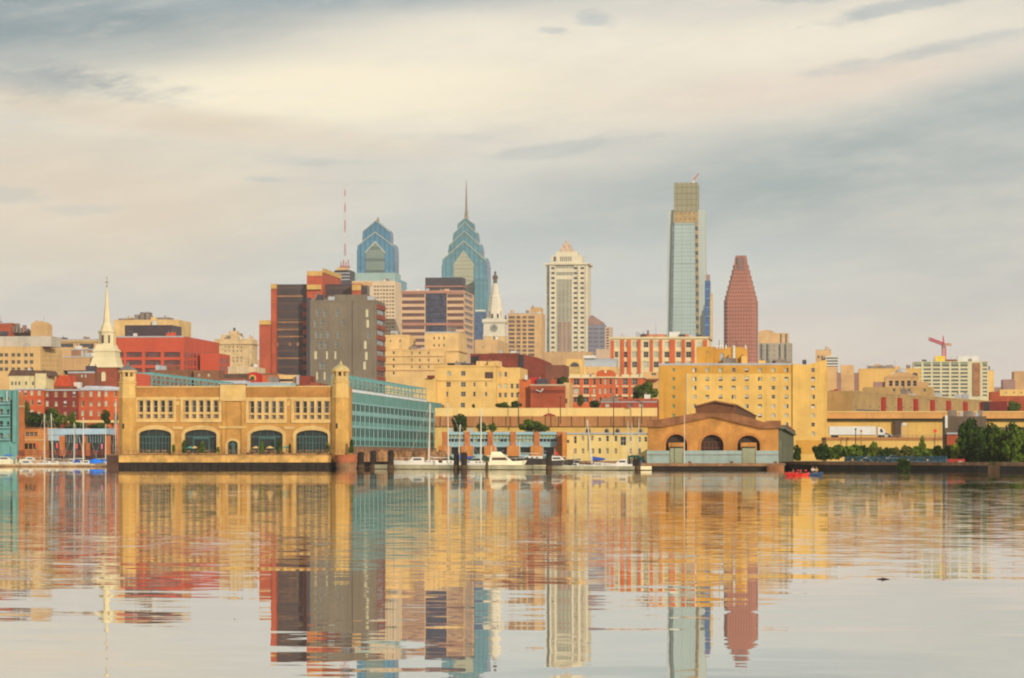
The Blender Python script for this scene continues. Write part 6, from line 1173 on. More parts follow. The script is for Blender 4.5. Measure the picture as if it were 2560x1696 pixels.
    for y in (1127, 1131.5, 1136): g.pxbox(mb, -40, 268, y - .7, y + .7, -.1, .1)
    for k in range(45): u = g.L * k / 45; g.box(mb, u, u + .1, GZ, Zp(1126, 887), -.05, .05)
    mb.build('rails', RR, rl)
    for px, y, col, lab in ((91, 1113, (222, 84, 48), 'orange banner hanging by the orange shop block'), (142, 1115, (224, 84, 90), 'pink red banner by the first pavilion pillar'), (191, 1116, (226, 84, 84), 'pink red banner between the pavilion pillars'), (254, 1117, (222, 112, 128), 'pink banner by the last pavilion pillar')):
        bn = thing('banner', lab, 'banner', (P(px, 884.5), 884.5, GZ)); mb = MB(); x = P(px, 884.5); mb.tube((x + .4, 884.5, GZ), (x + .4, 884.5, Zp(1104, 884.5)), .06, .05, 5); mb.build('pole', DARKM, bn); mb = MB(); mb.box(x - .2, x + .36, 884.45, 884.55, Zp(y + 6, 884), Zp(y - 7, 884)); mb.build('cloth', mat('banner_%d' % px, col, .8, .06), bn)
    # dark building, kiosk and equipment at the right
    D = 660; DB = mat('dark_taupe_cladding', (112, 92, 72), .9, .12, .2, .12); B = Bld('dark_block', 'dark taupe block with white rooftop plant behind the big trees', 'building', D, 2362, 2466, 1041, DB, dep=14); B.box('white_post', D - .5, 2363, 2369, 1039, 1070, WHITE, .4); B.box('red_panel', D - .4, 2367, 2396, 1088, 1113, REDB, .3); B.box('pale_ledge', D - .6, 2367, 2402, 1082, 1086, GREYR, .5)
    for x0, x1, y in ((2370, 2392, 1026), (2398, 2406, 1030), (2410, 2434, 1028), (2438, 2446, 1032), (2446, 2456, 1026)): B.box('roof_plant', D + 3, x0, x1, y, 1041, random.choice([WHITE, GREYR, CLUT]), 2.5)
    B.finish()
    B = Bld('brown_lean_to', 'low brown sloping building beyond the dark block', 'building', D + 30, 2440, 2640, 1068, mat('brown_grey_roofing', (120, 100, 80), .9, .1), dep=14); B.finish()
    k = Bld('red_kiosk', 'small red kiosk on the bulkhead below the big trees', 'kiosk', 585, 2369, 2412, 1148, mat('kiosk_red', (186, 58, 44), .8, .12, .5, .1), dep=4); k.box('kiosk_panel', 584.7, 2396, 2405, 1153, 1161, GREYR, .3); k.finish()
    fn = thing('blue_fence', 'low blue fence along the bulkhead below the bushes', 'fence', (P(2250, 600), 600, GZ)); mb = MB(); BF = mat('fence_blue', (66, 110, 124), .7, .2, .5, 0)
    p0, p1 = Vector((P(2112, 612), 612, GZ)), Vector((P(2366, 572), 572, GZ))
    for i in range(44):
        q = p0.lerp(p1, i / 43); mb.box(q.x - .08, q.x + .08, q.y - .08, q.y + .08, GZ, GZ + 1.25)
    for h in (.35, .75, 1.15): mb.tube(p0 + Vector((0, 0, h)), p1 + Vector((0, 0, h)), .09, .09, 4)
    for i in range(43):
        if i % 4 != 3: a_, b_ = p0.lerp(p1, i / 43), p0.lerp(p1, (i + 1) / 43); mb.quad((a_.x, a_.y, GZ + .3), (b_.x, b_.y, GZ + .3), (b_.x, b_.y, GZ + .8), (a_.x, a_.y, GZ + .8))
    mb.build('rails_and_posts', BF, fn)
    for px, D2, lab in ((2184, 640, 'white car parked behind the blue fence, nearer the hotel'), (2203, 636, 'larger white car parked behind the blue fence'), (2240, 630, 'pale car parked behind the blue fence beside the hanging shrub')):
        c = thing('parked_car', lab, 'car', (P(px, D2), D2, GZ)); g = oface(px - 14, px + 14, D2); zz = lambda y: Zp(y, D2); B0 = GZ; w = 2.1
        mb = MB(); u = g.L / 2; g.poly(mb, [(u - w, B0 + .3), (u + w, B0 + .3), (u + w, B0 + .85), (u + w * .55, B0 + 1.0), (u + w * .25, B0 + 1.5), (u - w * .5, B0 + 1.52), (u - w * .85, B0 + 1.0), (u - w, B0 + .9)], -.9, .9); mb.build('body', TWC, c); mb = MB(); g.poly(mb, [(u - w * .72, B0 + 1.0), (u + w * .45, B0 + 1.0), (u + w * .2, B0 + 1.42), (u - w * .46, B0 + 1.44)], .9, .93); mb.build('window', GL, c)
        for k2 in (-.6, .6): mb = MB(); mb.tube(g.pt(u + w * k2, B0 + .33, .7), g.pt(u + w * k2, B0 + .33, .93), .33, .33, 12); mb.build('wheel', GL, c)
TWC = mat('car_white_paint', (224, 208, 186), .4, .04, .3, 0)
waterfront()

# ------------------------------------------------------------------ trees and plants
LEAF = {'mid': mat('leaf_mid_green', (98, 114, 38), .8, .4, .9, 0, 0), 'dark': mat('leaf_dark_green', (64, 82, 32), .8, .4, .7, 0, 0), 'light': mat('leaf_light_green', (118, 126, 40), .8, .35, .9, 0, 0), 'olive': mat('leaf_olive', (102, 100, 44), .8, .4, .8, 0, 0)}
BARK = mat('bark', (96, 74, 52), .95, .2, .8, .2)
def crown_mesh(seed, n, leaf, squash=1.0, open_=0.0, cl=9):
    """leaf-sized faces through a crown of clumps; unit radius, base at 0"""
    rnd = random.Random(seed); mb = MB(); C = []
    for i in range(cl):
        th = rnd.uniform(0, 6.283); rr = rnd.uniform(.15, .68); h = rnd.uniform(.35, 1.55) * squash; C.append((rr * math.cos(th) * (1 - abs(h / squash - .9) * .45), rr * math.sin(th) * (1 - abs(h / squash - .9) * .45), h, rnd.uniform(.28, .50)))
    C.append((0, 0, .95 * squash, .62)); C.append((0, 0, 1.5 * squash, .3))
    for i in range(n):
        cx, cy, cz, cr = C[i % len(C)]; d = Vector((rnd.gauss(0, 1), rnd.gauss(0, 1), rnd.gauss(0, 1))).normalized() * cr * rnd.uniform(.72, 1.05)
        p = Vector((cx, cy, cz)) + d; p.z = max(.12, p.z); a = Vector((rnd.gauss(0, 1), rnd.gauss(0, 1), rnd.gauss(0, .6))).normalized(); b = a.cross(d.normalized() + Vector((rnd.gauss(0, .5), rnd.gauss(0, .5), rnd.gauss(0, .5))))
        if b.length < .05: continue
        b.normalize(); s = leaf * rnd.uniform(.6, 1.3); mb.quad(p - a * s - b * s * .6, p + a * s * .2 - b * s, p + a * s + b * s * .5, p - a * s * .3 + b * s)
    return mb
def tree_proto(seed, leafm, n=700, leaf=.10, squash=1.0, name='broadleaf_tree', cat='tree', trunk=True):
    r = thing(name, 'tree', cat)
    c = crown_mesh(seed, n, leaf, squash).build('crown', LEAF[leafm], r)
    mb = MB(); rnd = random.Random(seed)
    h = .55 * squash if trunk else .3
    mb.tube((0, 0, -.5 if trunk else -.05), (0.02, 0, h), .065, .04, 7)
    for i in range(5): a = i * 1.3 + rnd.random(); mb.tube((0.01, 0, h * .7), (.42 * math.cos(a), .42 * math.sin(a), h + rnd.uniform(.3, .6) * squash), .03, .012, 5)
    mb.build('trunk' if trunk else 'stems', BARK, r); return r
PROTO = {}
def tree(kind, px, D, ybase, ytop, wpx, label, group=None, z0=None, name=None):
    seeds = {'mid': 3, 'dark': 5, 'light': 8, 'olive': 13}; nm = name or 'broadleaf_tree'; bush = nm in ('shrub', 'potted_shrub', 'hanging_shrub')
    key = (kind, nm)
    first = key not in PROTO
    if first: PROTO[key] = tree_proto(seeds[kind] + (40 if bush else 0), kind, 900 if bush else 1900, .125 if bush else .092, 1.0 if not bush else .8, nm, 'shrub' if bush else 'tree', not bush)
    zb = Zp(ybase, D); H = Zp(ytop, D) - zb; W = wpx / 2 * D / F; k = 1.9 if not bush else 1.6
    o = put(PROTO[key], first, (P(px, D), D, zb), random.uniform(0, 6.28), (W, W, H / k), label, group); return o
for a in [('dark', 1150, 826, 1082, 1037, 52, 'roundest dark tree behind the marina office roof'), ('mid', 1204, 822, 1082, 1057, 40, 'small green tree between two marina masts'), ('mid', 1232, 824, 1082, 1058, 24, 'smallest green tree behind the marina office roof'),
          ('mid', 1326, 824, 1084, 1049, 62, 'large spreading tree behind the marina offices, next to the cream terrace'), ('mid', 1352, 818, 1084, 1060, 48, 'lower tree overlapping the large spreading tree'),
          ('mid', 1258, 960, 1024, 1006, 40, 'low tree on the highway wall below the yellow apartments'), ('dark', 1288, 962, 1024, 1003, 34, 'darker low tree on the highway wall near the warehouse'), ('dark', 1184, 960, 1022, 1010, 9, 'tiny conical tree in front of the yellow apartments'),
          ('dark', 1402, 1010, 985, 943, 46, 'dark tree behind the brick warehouse roof'), ('dark', 1487, 985, 1022, 1002, 40, 'dark low tree below the pediment flats'), ('mid', 1614, 1000, 1006, 956, 66, 'big leafy tree between pediment flats and the hotel'), ('dark', 1592, 1002, 1006, 978, 30, 'lower dark tree beside the big leafy tree'), ('olive', 1452, 1030, 1018, 985, 20, 'olive tree in front of the pediment flats'),
          ('olive', 66, 922, 1076, 1000, 24, 'tall thin olive tree before the orange red row house'), ('dark', 88, 924, 1076, 1032, 62, 'dark tree between the row houses and the shops'), ('mid', 128, 922, 1076, 1022, 84, 'broad green tree before the maroon row house'), ('mid', 182, 924, 1070, 1028, 22, 'small green tree before the maroon row house'), ('dark', 265, 922, 1062, 1025, 26, 'round dark tree beside the golden belfry tower'), ('dark', 290, 922, 1062, 1030, 14, 'dark tree half hidden by the golden belfry tower'), ('mid', 196, 921, 1078, 1056, 70, 'low hedge like tree under the elevated road'), ('mid', 250, 921, 1078, 1058, 60, 'low tree under the end of the elevated road'),
          ('dark', 2424, 600, 1165, 1052, 84, 'tallest dark tree in front of the dark taupe block'), ('dark', 2472, 606, 1165, 1062, 84, 'dark tree beside the tallest dark tree'), ('mid', 2506, 590, 1168, 1078, 104, 'broad green tree nearer the grassy quay'), ('mid', 2552, 585, 1168, 1072, 110, 'broad green tree at the very end of the quay'), ('dark', 2535, 612, 1160, 1060, 70, 'dark tree behind the two broad green trees'), ('mid', 2410, 610, 1160, 1084, 54, 'mid green tree on the hotel side of the tallest dark tree'), ('mid', 2488, 600, 1166, 1086, 60, 'mid green tree in front of the dark tree pair'), ('dark', 2575, 605, 1165, 1062, 80, 'dark tree cut off at the edge of the quay'), ('dark', 2458, 592, 1168, 1090, 50, 'low dark tree at the foot of the tallest tree'),
          ('mid', 2532, 1100, 1036, 1003, 40, 'round tree beside the maroon shed'), ('olive', 2115, 925, 1032, 1020, 36, 'low shrubby tree by the white hut'), ('light', 2305, 640, 1152, 1090, 26, 'slender light green tree before the ramp wall'), ('dark', 1640, 780, 1140, 1120, 20, 'dark tree tucked at the corner of the cream terrace')]: tree(*a)
for a in [('dark', 2052, 640, 1150, 1108, 54, 'clipped dark hedge bush beside the hotel base'), ('mid', 2097, 638, 1150, 1110, 36, 'green bush next to the clipped dark bush'), ('mid', 2137, 636, 1150, 1110, 50, 'leafy bush under the truck trailer'), ('light', 2183, 634, 1150, 1102, 36, 'lightest bush, tall, under the truck cab'), ('dark', 2215, 632, 1150, 1118, 44, 'dark bush behind the white cars'), ('olive', 2262, 626, 1152, 1112, 52, 'olive bush above the hanging shrub'),
          ('mid', 2345, 612, 1154, 1112, 50, 'green bush close to the red kiosk'), ('mid', 2322, 618, 1152, 1120, 40, 'low bush at the foot of the slender light tree'), ('light', 2390, 600, 1156, 1106, 40, 'light bush in front of the dark taupe block'), ('mid', 2075, 646, 1150, 1116, 40, 'bush filling the gap after the clipped dark bush'), ('mid', 2117, 646, 1150, 1114, 40, 'bush half hidden below the two lamp posts'), ('dark', 2160, 648, 1150, 1112, 44, 'darker bush between the truck trailer and the tall lightest bush'), ('olive', 2200, 646, 1150, 1116, 40, 'olive bush behind the larger white car'), ('mid', 2290, 630, 1152, 1114, 44, 'bush just left of the slender light green tree'), ('dark', 2368, 616, 1154, 1116, 44, 'dark bush behind the red kiosk'),
          ('dark', 1994, 640, 1152, 1112, 24, 'dark bush squeezed between shed and hotel base'), ('olive', 2240, 640, 1150, 1116, 44, 'olive bush behind the hanging shrub')]: tree(*a, group=None, name='shrub')
for a in [('dark', 2440, 598, 1166, 1130, 54, 'dark bush between the trunks of the tallest dark trees'), ('dark', 2500, 588, 1168, 1132, 56, 'dark bush below the broad green tree nearer the grassy quay'), ('mid', 2548, 583, 1168, 1130, 54, 'green bush at the very end of the grassy quay')]: tree(*a, group=None, name='shrub')
def hedge():
    r = thing('hedge', 'long low dark hedge along the foot of the marina offices', 'hedge', (P(1260, 776), 776, GZ)); rnd = random.Random(9); mb = MB(); x0, x1 = P(1116, 778), P(1404, 774)
    for i in range(2600):
        t = rnd.random(); x = x0 + (x1 - x0) * t; h = .9 + .35 * math.sin(t * 61) + .25 * math.sin(t * 23 + 1); p = Vector((x, 776 + rnd.uniform(-.6, .6), GZ + rnd.random() * h)); a = Vector((rnd.gauss(0, 1), rnd.gauss(0, 1), rnd.gauss(0, .7))).normalized() * .16; b = a.cross(Vector((rnd.gauss(0, 1), rnd.gauss(0, 1), rnd.gauss(0, 1)))).normalized() * .13
        mb.quad(p - a - b * .6, p + a * .2 - b, p + a + b * .5, p - a * .3 + b)
    mb.build('foliage', LEAF['dark'], r); mb = MB()
    for i in range(30): x = x0 + (x1 - x0) * (i + .5) / 30; mb.tube((x, 776, GZ - .05), (x + .1, 776, GZ + .8), .04, .02, 5)
    mb.build('stems', BARK, r)['kind'] = 'stuff'
hedge()
tree('dark', 2260, 583, 1176, 1146, 42, 'shrub hanging over the bulkhead edge', name='hanging_shrub')
for px, yt, w, k in ((434, 1110, 10, 'mid'), (459, 1100, 13, 'dark'), (506, 1102, 14, 'mid'), (497, 1112, 8, 'olive'), (655, 1100, 14, 'mid'), (698, 1098, 16, 'dark'), (725, 1108, 12, 'dark'), (818, 1104, 14, 'olive'), (545, 1116, 10, 'mid'), (878, 1098, 16, 'dark')):
    tree(k, px, 686.5, 1134, yt, w, 'potted shrub on the terrace before the golden arches', 'potted shrubs on the headhouse terrace', name='potted_shrub')
def terrace():
    g = oface(300, 872, 686.3); rl = thing('terrace_railing', 'thin brown railing with posts along the headhouse terrace edge', 'railing', (P(590, 686), 686, PZ)); mb = MB(); z0 = PZ
    for h in (.5, .95): g.box(mb, 0, g.L, z0 + h - .04, z0 + h + .04, 1.6, 1.7)
    for k in range(46): u = g.L * k / 45; g.box(mb, u - .05, u + .05, z0, z0 + 1.0, 1.58, 1.72)
    mb.build('rails', QUAYB, rl)
    UC = {'teal': mat('umbrella_teal', (92, 162, 142), .8, .05), 'cream': mat('umbrella_cream', (236, 196, 120), .8, .05)}
    U_ = [(476, 'teal', 'teal umbrella before the second arch'), (716, 'teal', 'teal umbrella between the third and fourth arch'), (487, 'cream', 'cream umbrella before the second arch'), (640, 'cream', 'cream umbrella before the third arch'), (675, 'cream', 'cream umbrella under the right half of the third arch')]
    for px, c, lab in U_:
        t = thing('table_umbrella', lab, 'umbrella', (P(px, 688), 688, PZ)); x = P(px, 688); mb = MB(); mb.tube((x, 688, PZ), (x, 688, PZ + 1.75), .05, .04, 6); mb.build('pole', DARKM, t); mb = MB(); mb.lathe(x, 688, [(1.05, PZ + 1.35), (.6, PZ + 1.62), (.08, PZ + 1.85)], 10); mb.build('canopy', UC[c], t)
    for i, px in enumerate((372, 392, 410, 470, 495, 515, 632, 650, 664, 684, 748, 770, 792, 808)):
        t = thing('terrace_table', 'small pale table on the headhouse terrace', 'table', (P(px, 687), 687, PZ), group='pale tables on the headhouse terrace'); x = P(px, 687); mb = MB(); mb.lathe(x, 687, [(.55, PZ + .72), (.55, PZ + .78)], 12); mb.build('table_top', STN2, t); mb = MB(); mb.lathe(x, 687, [(.3, PZ), (.06, PZ + .05), (.05, PZ + .72)], 8); mb.build('pedestal', DARKM, t)
terrace()

# ------------------------------------------------------------------ docks, pilings, boats
def docks():
    DKU = mat('dock_dark_float', (92, 68, 42), .9, .2, .5, .1)
    def dock(name, lab, x0, D0, x1, D1, ztop, w=4, m=CONC):
        r = thing(name, lab, 'dock', (P((x0 + x1) / 2, (D0 + D1) / 2), (D0 + D1) / 2, 0)); a, b = Vector((P(x0, D0), D0)), Vector((P(x1, D1), D1)); d = (b - a).normalized(); n = Vector((-d.y, d.x)); n = n if n.y > 0 else -n; L = (b - a).length; k = max(2, int(L / 12))
        mb = MB()
        for i in range(k):
            p, q = a + d * (L * i / k + .12), a + d * (L * (i + 1) / k - .12); poly = [tuple(p), tuple(q), tuple(q + n * w), tuple(p + n * w)]; mb.prism(poly, .1, ztop - .02 * (i % 3))
        mb.build('pontoon', m, r); mb = MB(); p, q = a + n * .25, b + n * .25; mb.prism([tuple(p), tuple(q), tuple(q + n * (w - .5)), tuple(p + n * (w - .5))], -.4, .14); mb.build('float', DKU, r); return r
    dock('floating_dock', 'long pale concrete floating dock before the marina boats', 936, 652, 1330, 614, 0.98); dock('floating_dock', 'shorter lower floating dock ending at the shed platform', 1332, 614, 1592, 590, .82); dock('floating_dock', 'brown edged floating dock of the west marina', -60, 829, 267, 817, .62, 3.5, mat('west_dock_timber', (196, 152, 102), .9, .2, .5, .1))
    PM = mat('piling_dark', (50, 38, 30), .9, .25, .6, .2)
    for px, D, yt, r_, lab in ((933, 662, 1127, .75, 'dark piling in front of the overgrown bank'), (977, 646, 1126, .7, 'dark piling at the near end of the floating dock'), (1141, 630, 1130, .62, 'first of the twin pilings before the blue sail cover'), (1160, 628, 1131, .7, 'second of the twin pilings before the blue sail cover'), (1372.5, 608, 1128, .62, 'lone tall piling before the black hulled boat'), (1217, 622, 1155, .3, 'thin short piling beside the motor yacht'), (1594, 588, 1146, .55, 'dark piling under the teal canopy'), (1586, 596, 1150, .4, 'thinner piling under the teal canopy'), (902, 690, 1130, .8, 'thick dark piling beside the red brown fender drum')):
        t = thing('piling', lab, 'piling', (P(px, D), D, 0)); mb = MB(); x = P(px, D); mb.lathe(x, D, [(r_, -2), (r_ * .95, .2), (r_ * .92, Zp(yt, D) - .3), (r_ * .6, Zp(yt, D))], 12); mb.build('timber', PM, t); mb = MB(); mb.lathe(x, D, [(r_ * 1.08, .1), (r_ * 1.1, .6), (r_ * .98, .9)], 12); mb.build('waterline_band', DKU, t)
docks()
BW = mat('boat_white_gelcoat', (228, 214, 190), .35, .05, .4, .05, .5); BW2 = mat('boat_cream_gelcoat', (240, 222, 176), .4, .05, .4, .05, .5); BBLU = mat('canvas_blue', (52, 84, 160), .8, .08, .6, 0); BBRI = mat('canvas_bright_blue', (34, 124, 222), .8, .06, .6, 0); BLK = mat('hull_black', (58, 48, 42), .6, .15, .5, .1); SPAR = mat('spar_pale', (222, 206, 178), .5, .04, .5, 0); TANW = mat('deck_tan', (180, 140, 100), .8, .12, .5, .05); STRP = mat('boat_blue_stripe', (70, 120, 186), .5, .05)
def hull(mb, L, Bm, H, z0=-.4, rake=.12, stern=.85, n=9):
    rings = []
    for i in range(n):
        t = i / (n - 1); x = -L / 2 + L * t; w = Bm / 2 * (stern + (1 - stern) * math.sin(min(1, t * 1.6) * math.pi / 2)) * (1 - max(0, (t - .5) / .5) ** 2.2 * .985)
        hs = H * (1 + .22 * t * t); xo = L * rake * t * t
        rings.append([(x, -w * .35, z0), (x, w * .35, z0), (x + xo * .5, w * .9, z0 + (hs) * .5), (x + xo, w, z0 + hs), (x + xo, w * .97, z0 + hs), (x + xo, -w * .97, z0 + hs), (x + xo, -w, z0 + hs), (x + xo * .5, -w * .9, z0 + hs * .5)])
    mb.loft(rings); return mb
def bx(mb, x0, x1, w, z0, z1, tx0=0.0, tx1=0.0, tw=.85):          # tapered cabin
    return mb.hexa([(x0, -w, z0), (x1, -w, z0), (x1, w, z0), (x0, w, z0)], [(x0 + tx0, -w * tw, z1), (x1 - tx1, -w * tw, z1), (x1 - tx1, w * tw, z1), (x0 + tx0, w * tw, z1)])
def sailboat(lab, px, D, L, deck, mast_y, cover=None, rz=0.0, lean=0.0, hullm=None, mastx=.08, mizzen=None, mr=.13):
    r = thing('sailboat', lab, 'sailboat', (0, 0, 0)); H = deck + .4; Bm = L * .3
    hull(MB_ := MB(), L, Bm, H); MB_.build('hull', hullm or BW, r); mb = MB(); bx(mb, -L * .18, L * .22, Bm * .27, deck, deck + .6, .1, .6); cab = mb.build('cabin', BW, r)
    mb = MB()
    for k in (-.08, .02, .12): 
        for sg in (-1, 1): mb.box(L * k, L * k + .5, sg * Bm * .255 - .04, sg * Bm * .255 + .04, deck + .2, deck + .42)
    mb.build('portholes', GL, cab)['kind'] = 'stuff'
    zt = Zp(mast_y, D); mx = L * mastx; tp = Vector((mx + lean, 0, zt)); mb = MB(); mb.tube((mx, 0, deck), tp, mr, mr * .7, 7); mb.build('mast', SPAR, r)
    mb = MB(); b0 = Vector((mx - .1, 0, deck + 1.25)); b1 = Vector((mx - L * .42, 0, deck + 1.15)); mb.tube(b0, b1, .07, .07, 6); mb.build('boom', SPAR, r)
    if cover: mb = MB(); mb.loft([[tuple(b0.lerp(b1, t) + Vector((0, s * math.cos(q), s * 1.25 * math.sin(q) + .1))) for q in [math.pi * 2 * j / 8 for j in range(8)]] for t, s in ((0.0, .42), (.15, .36), (.55, .27), (1.0, .14))]); mb.build('sail_cover', cover, r)
    mb = MB(); bow = (L * .62, 0, deck + .45)
    for q in (bow, (-L * .48, 0, deck + .2), (mx - .2, Bm * .45, deck), (mx - .2, -Bm * .45, deck)): mb.tube(tp, q, .022, .022, 4)
    zs = deck + (zt - deck) * .55; mb.tube((mx + lean * .5, -Bm * .26, zs), (mx + lean * .5, Bm * .26, zs), .05, .05, 4); mb.build('rigging', SPAR, r)
    if mizzen: mb = MB(); mb.tube((-L * .3, 0, deck), (-L * .3 + lean, 0, Zp(mizzen, D)), mr * .8, mr * .5, 6); mb.build('mizzen_mast', SPAR, r)
    r.location = (P(px, D), D, 0); r.rotation_euler = (0, 0, R(rz)); return r
def motorboat(lab, px, D, L, deck, kind='cruiser', rz=0.0, hullm=None, canvas=None, stripe=None):
    r = thing('motor_yacht' if kind == 'yacht' else 'motorboat', lab, 'motor yacht' if kind == 'yacht' else 'motorboat', (0, 0, 0)); H = deck + .4; Bm = L * .32
    mb = MB(); hull(mb, L, Bm, H, rake=.16, stern=.95); hu = mb.build('hull', hullm or BW, r)
    if stripe: mb = MB(); hull(mb, L * 1.006, Bm * 1.02, H * .3, z0=deck * .42, rake=.16, stern=.95); mb.build('stripe', stripe, hu)
    if kind == 'yacht':
        mb = MB(); bx(mb, -L * .36, L * .30, Bm * .40, deck, deck + 1.25, .2, 1.6, .9); c = mb.build('cabin', BW2, r); mb = MB()
        for sg in (-1, 1): mb.hexa([(-L * .30, sg * Bm * .41 - .03, deck + .45), (L * .14, sg * Bm * .41 - .03, deck + .45), (L * .14, sg * Bm * .41 + .03, deck + .45), (-L * .30, sg * Bm * .41 + .03, deck + .45)], [(-L * .28, sg * Bm * .37 - .03, deck + 1.0), (L * .08, sg * Bm * .37 - .03, deck + 1.0), (L * .08, sg * Bm * .37 + .03, deck + 1.0), (-L * .28, sg * Bm * .37 + .03, deck + 1.0)])
        mb.build('side_windows', GLBR, c)['kind'] = 'stuff'; mb = MB(); bx(mb, -L * .42, L * .18, Bm * .42, deck + 1.26, deck + 1.42, 0, .4, 1.0); bx(mb, -L * .32, L * .06, Bm * .34, deck + 1.43, deck + 2.2, .1, .9); mb.build('flybridge', BW2, r)
        mb = MB(); bx(mb, -L * .02, L * .04, Bm * .32, deck + 2.2, deck + 2.6, .2, -.1); mb.build('windscreen', GL2, r); mb = MB(); mb.tube((-L * .2, 0, deck + 2.2), (-L * .16, 0, deck + 5.6), .05, .03, 5); mb.tube((-L * .30, -Bm * .3, deck + 2.1), (-L * .30, -Bm * .3, deck + 3.4), .04, .04, 4); mb.tube((-L * .30, Bm * .3, deck + 2.1), (-L * .30, Bm * .3, deck + 3.4), .04, .04, 4); mb.build('antenna', SPAR, r)
    else:
        mb = MB(); bx(mb, -L * .22, L * .22, Bm * .38, deck, deck + 1.0, .1, 1.2, .85); c = mb.build('cabin', BW, r); mb = MB()
        for sg in (-1, 1): mb.box(-L * .16, L * .06, sg * Bm * .37 - .05, sg * Bm * .37 + .02, deck + .35, deck + .75)
        mb.build('cabin_windows', GL2, c)['kind'] = 'stuff'
    if canvas: mb = MB(); bx(mb, -L * .46, -L * .16, Bm * .4, deck + .05, deck + .9, .3, .1, .7); mb.build('canvas_cover', canvas, r)
    mb = MB(); rail = [(L * .1, -Bm * .46), (L * .36, -Bm * .34), (L * .58, 0), (L * .36, Bm * .34), (L * .1, Bm * .46)]
    for a, b in zip(rail, rail[1:]): mb.tube((a[0], a[1], deck + .85), (b[0], b[1], deck + .9), .03, .03, 4)
    for a in rail: mb.tube((a[0], a[1], deck), (a[0], a[1], deck + .88), .025, .025, 4)
    mb.build('bow_rail', SPAR, r); r.location = (P(px, D), D, 0); r.rotation_euler = (0, 0, R(rz)); return r
def boats():
    motorboat('white cabin motorboat at the near end of the floating dock', 1040, 660, 8.2, 1.55, rz=176, stripe=None)
    sailboat('white sailboat with the thickest mast, stern to the cabin motorboat', 1079, 668, 8.4, 1.3, 1009, None, rz=184, lean=-.35, mr=.2)
    sailboat('sailboat with slim mast by the orange stair tower', 1122, 690, 8.6, 1.2, 1008, None, rz=8, lean=-.25, hullm=mat('hull_mauve', (150, 126, 130), .5), mastx=.0, mr=.13)
    sailboat('blue covered two masted sailboat behind the twin pilings', 1168, 648, 7.2, 1.2, 1062, BBLU, rz=182, lean=-.4, mastx=.26, mizzen=None, mr=.16)
    sailboat('sailboat with tall plain mast beside the motor yacht', 1195, 660, 8.0, 1.15, 1022, None, rz=3, lean=.02, mastx=.08, mr=.16)
    motorboat('cream motor yacht with flybridge and blue covered stern', 1256, 636, 7.8, 1.5, 'yacht', rz=4, hullm=BW2, canvas=None)
    b = thing('canvas_cover', 'blue canvas covered tender beside the motor yacht', 'tender', (P(1281, 630), 630, 0)); mb = MB(); hull(mb, 3.6, 1.4, 1.3, z0=-.25); mb.build('hull', BW, b); mb = MB(); bx(mb, -1.75, 1.85, .8, 1.0, 1.85, .1, .5, .7); mb.build('cover', BBLU, b)
    b.location = (P(1281, 630), 630, 0); b.rotation_euler = (0, 0, R(184)); b['label'] = 'blue canvas covered tender beside the motor yacht'; b.name = 'covered_tender'
    sailboat('black hulled sailboat with bare deck beside the motor yacht', 1335, 655, 10.5, 2.2, 1093, None, rz=183, hullm=BLK, mastx=.3, mr=.05); motorboat('black hulled workboat moored beside the lone tall piling', 1395, 650, 7.5, 1.8, rz=4, hullm=BLK)
    sailboat('white dinghy sized sailboat on the shorter dock', 1438, 618, 4.2, .75, 1120, None, rz=185, mr=.04)
    sailboat('sailboat with leaning mast and deep blue sail cover', 1496, 612, 6.4, .9, 1050, BBLU, rz=181, lean=1.0, mastx=.2, mr=.14)
    motorboat('white motorboat beside the deep blue sail cover', 1552, 608, 5.8, 1.15, rz=178)
    for px, y, lab in ((1570, 1052, 'slim masted sailboat near the teal canopy, shortest hull'), (1580, 1056, 'slim masted sailboat behind the teal canopy'), (1597, 1047, 'tallest masted sailboat behind the teal canopy, at the terrace end')): sailboat(lab, px, 745, 5.0, .8, y, None, rz=90, mr=.09)
    fp = thing('flagpole', 'slim pale flagpole standing before the ochre shed, bare', 'flagpole', (P(1711, 616.5), 616.5, 1.3)); mb = MB(); x = P(1711, 616.5); mb.tube((x, 616.5, 1.3), (x, 616.5, Zp(1040, 616.5)), .09, .06, 6); mb.build('pole', SPAR, fp); mb = MB(); mb.lathe(x, 616.5, [(.02, Zp(1040, 616.5)), (.12, Zp(1038.8, 616.5)), (.02, Zp(1037.6, 616.5))], 8); mb.build('ball_finial', SPAR, fp)
    # west marina
    motorboat('white cruiser with blue canopy at the west end', 14, 836, 9.0, 1.7, rz=5, canvas=None, hullm=BW2); c = thing('boat_canopy', 'blue sun canopy over the west end cruiser cockpit', 'canopy', (P(22, 836), 836, 0)); mb = MB(); x = P(21, 836)
    mb.hexa([(x - 1.2, 834.4, 2.9), (x + 1.2, 834.4, 2.9), (x + 1.2, 837.6, 2.9), (x - 1.2, 837.6, 2.9)], [(x - .7, 834.8, 3.35), (x + .9, 834.8, 3.35), (x + .9, 837.2, 3.35), (x - .7, 837.2, 3.35)]); mb.build('cloth', STRP, c); mb = MB()
    for q in ((-1.1, 834.6), (1.1, 834.6), (1.1, 837.4), (-1.1, 837.4)): mb.tube((x + q[0], q[1], 1.0), (x + q[0], q[1], 2.95), .04, .04, 4)
    mb.build('frame', SPAR, c)
    motorboat('long low white speedboat behind the standing person', 70, 833, 7.6, .7, rz=-3); motorboat('brown wooden cabin boat behind the speedboat', 78, 858, 7.0, 1.6, rz=4, hullm=TANW); motorboat('dark blue covered boat between wooden boat and first masts', 100, 860, 5.5, 1.0, rz=180, hullm=BLK, canvas=BBLU)
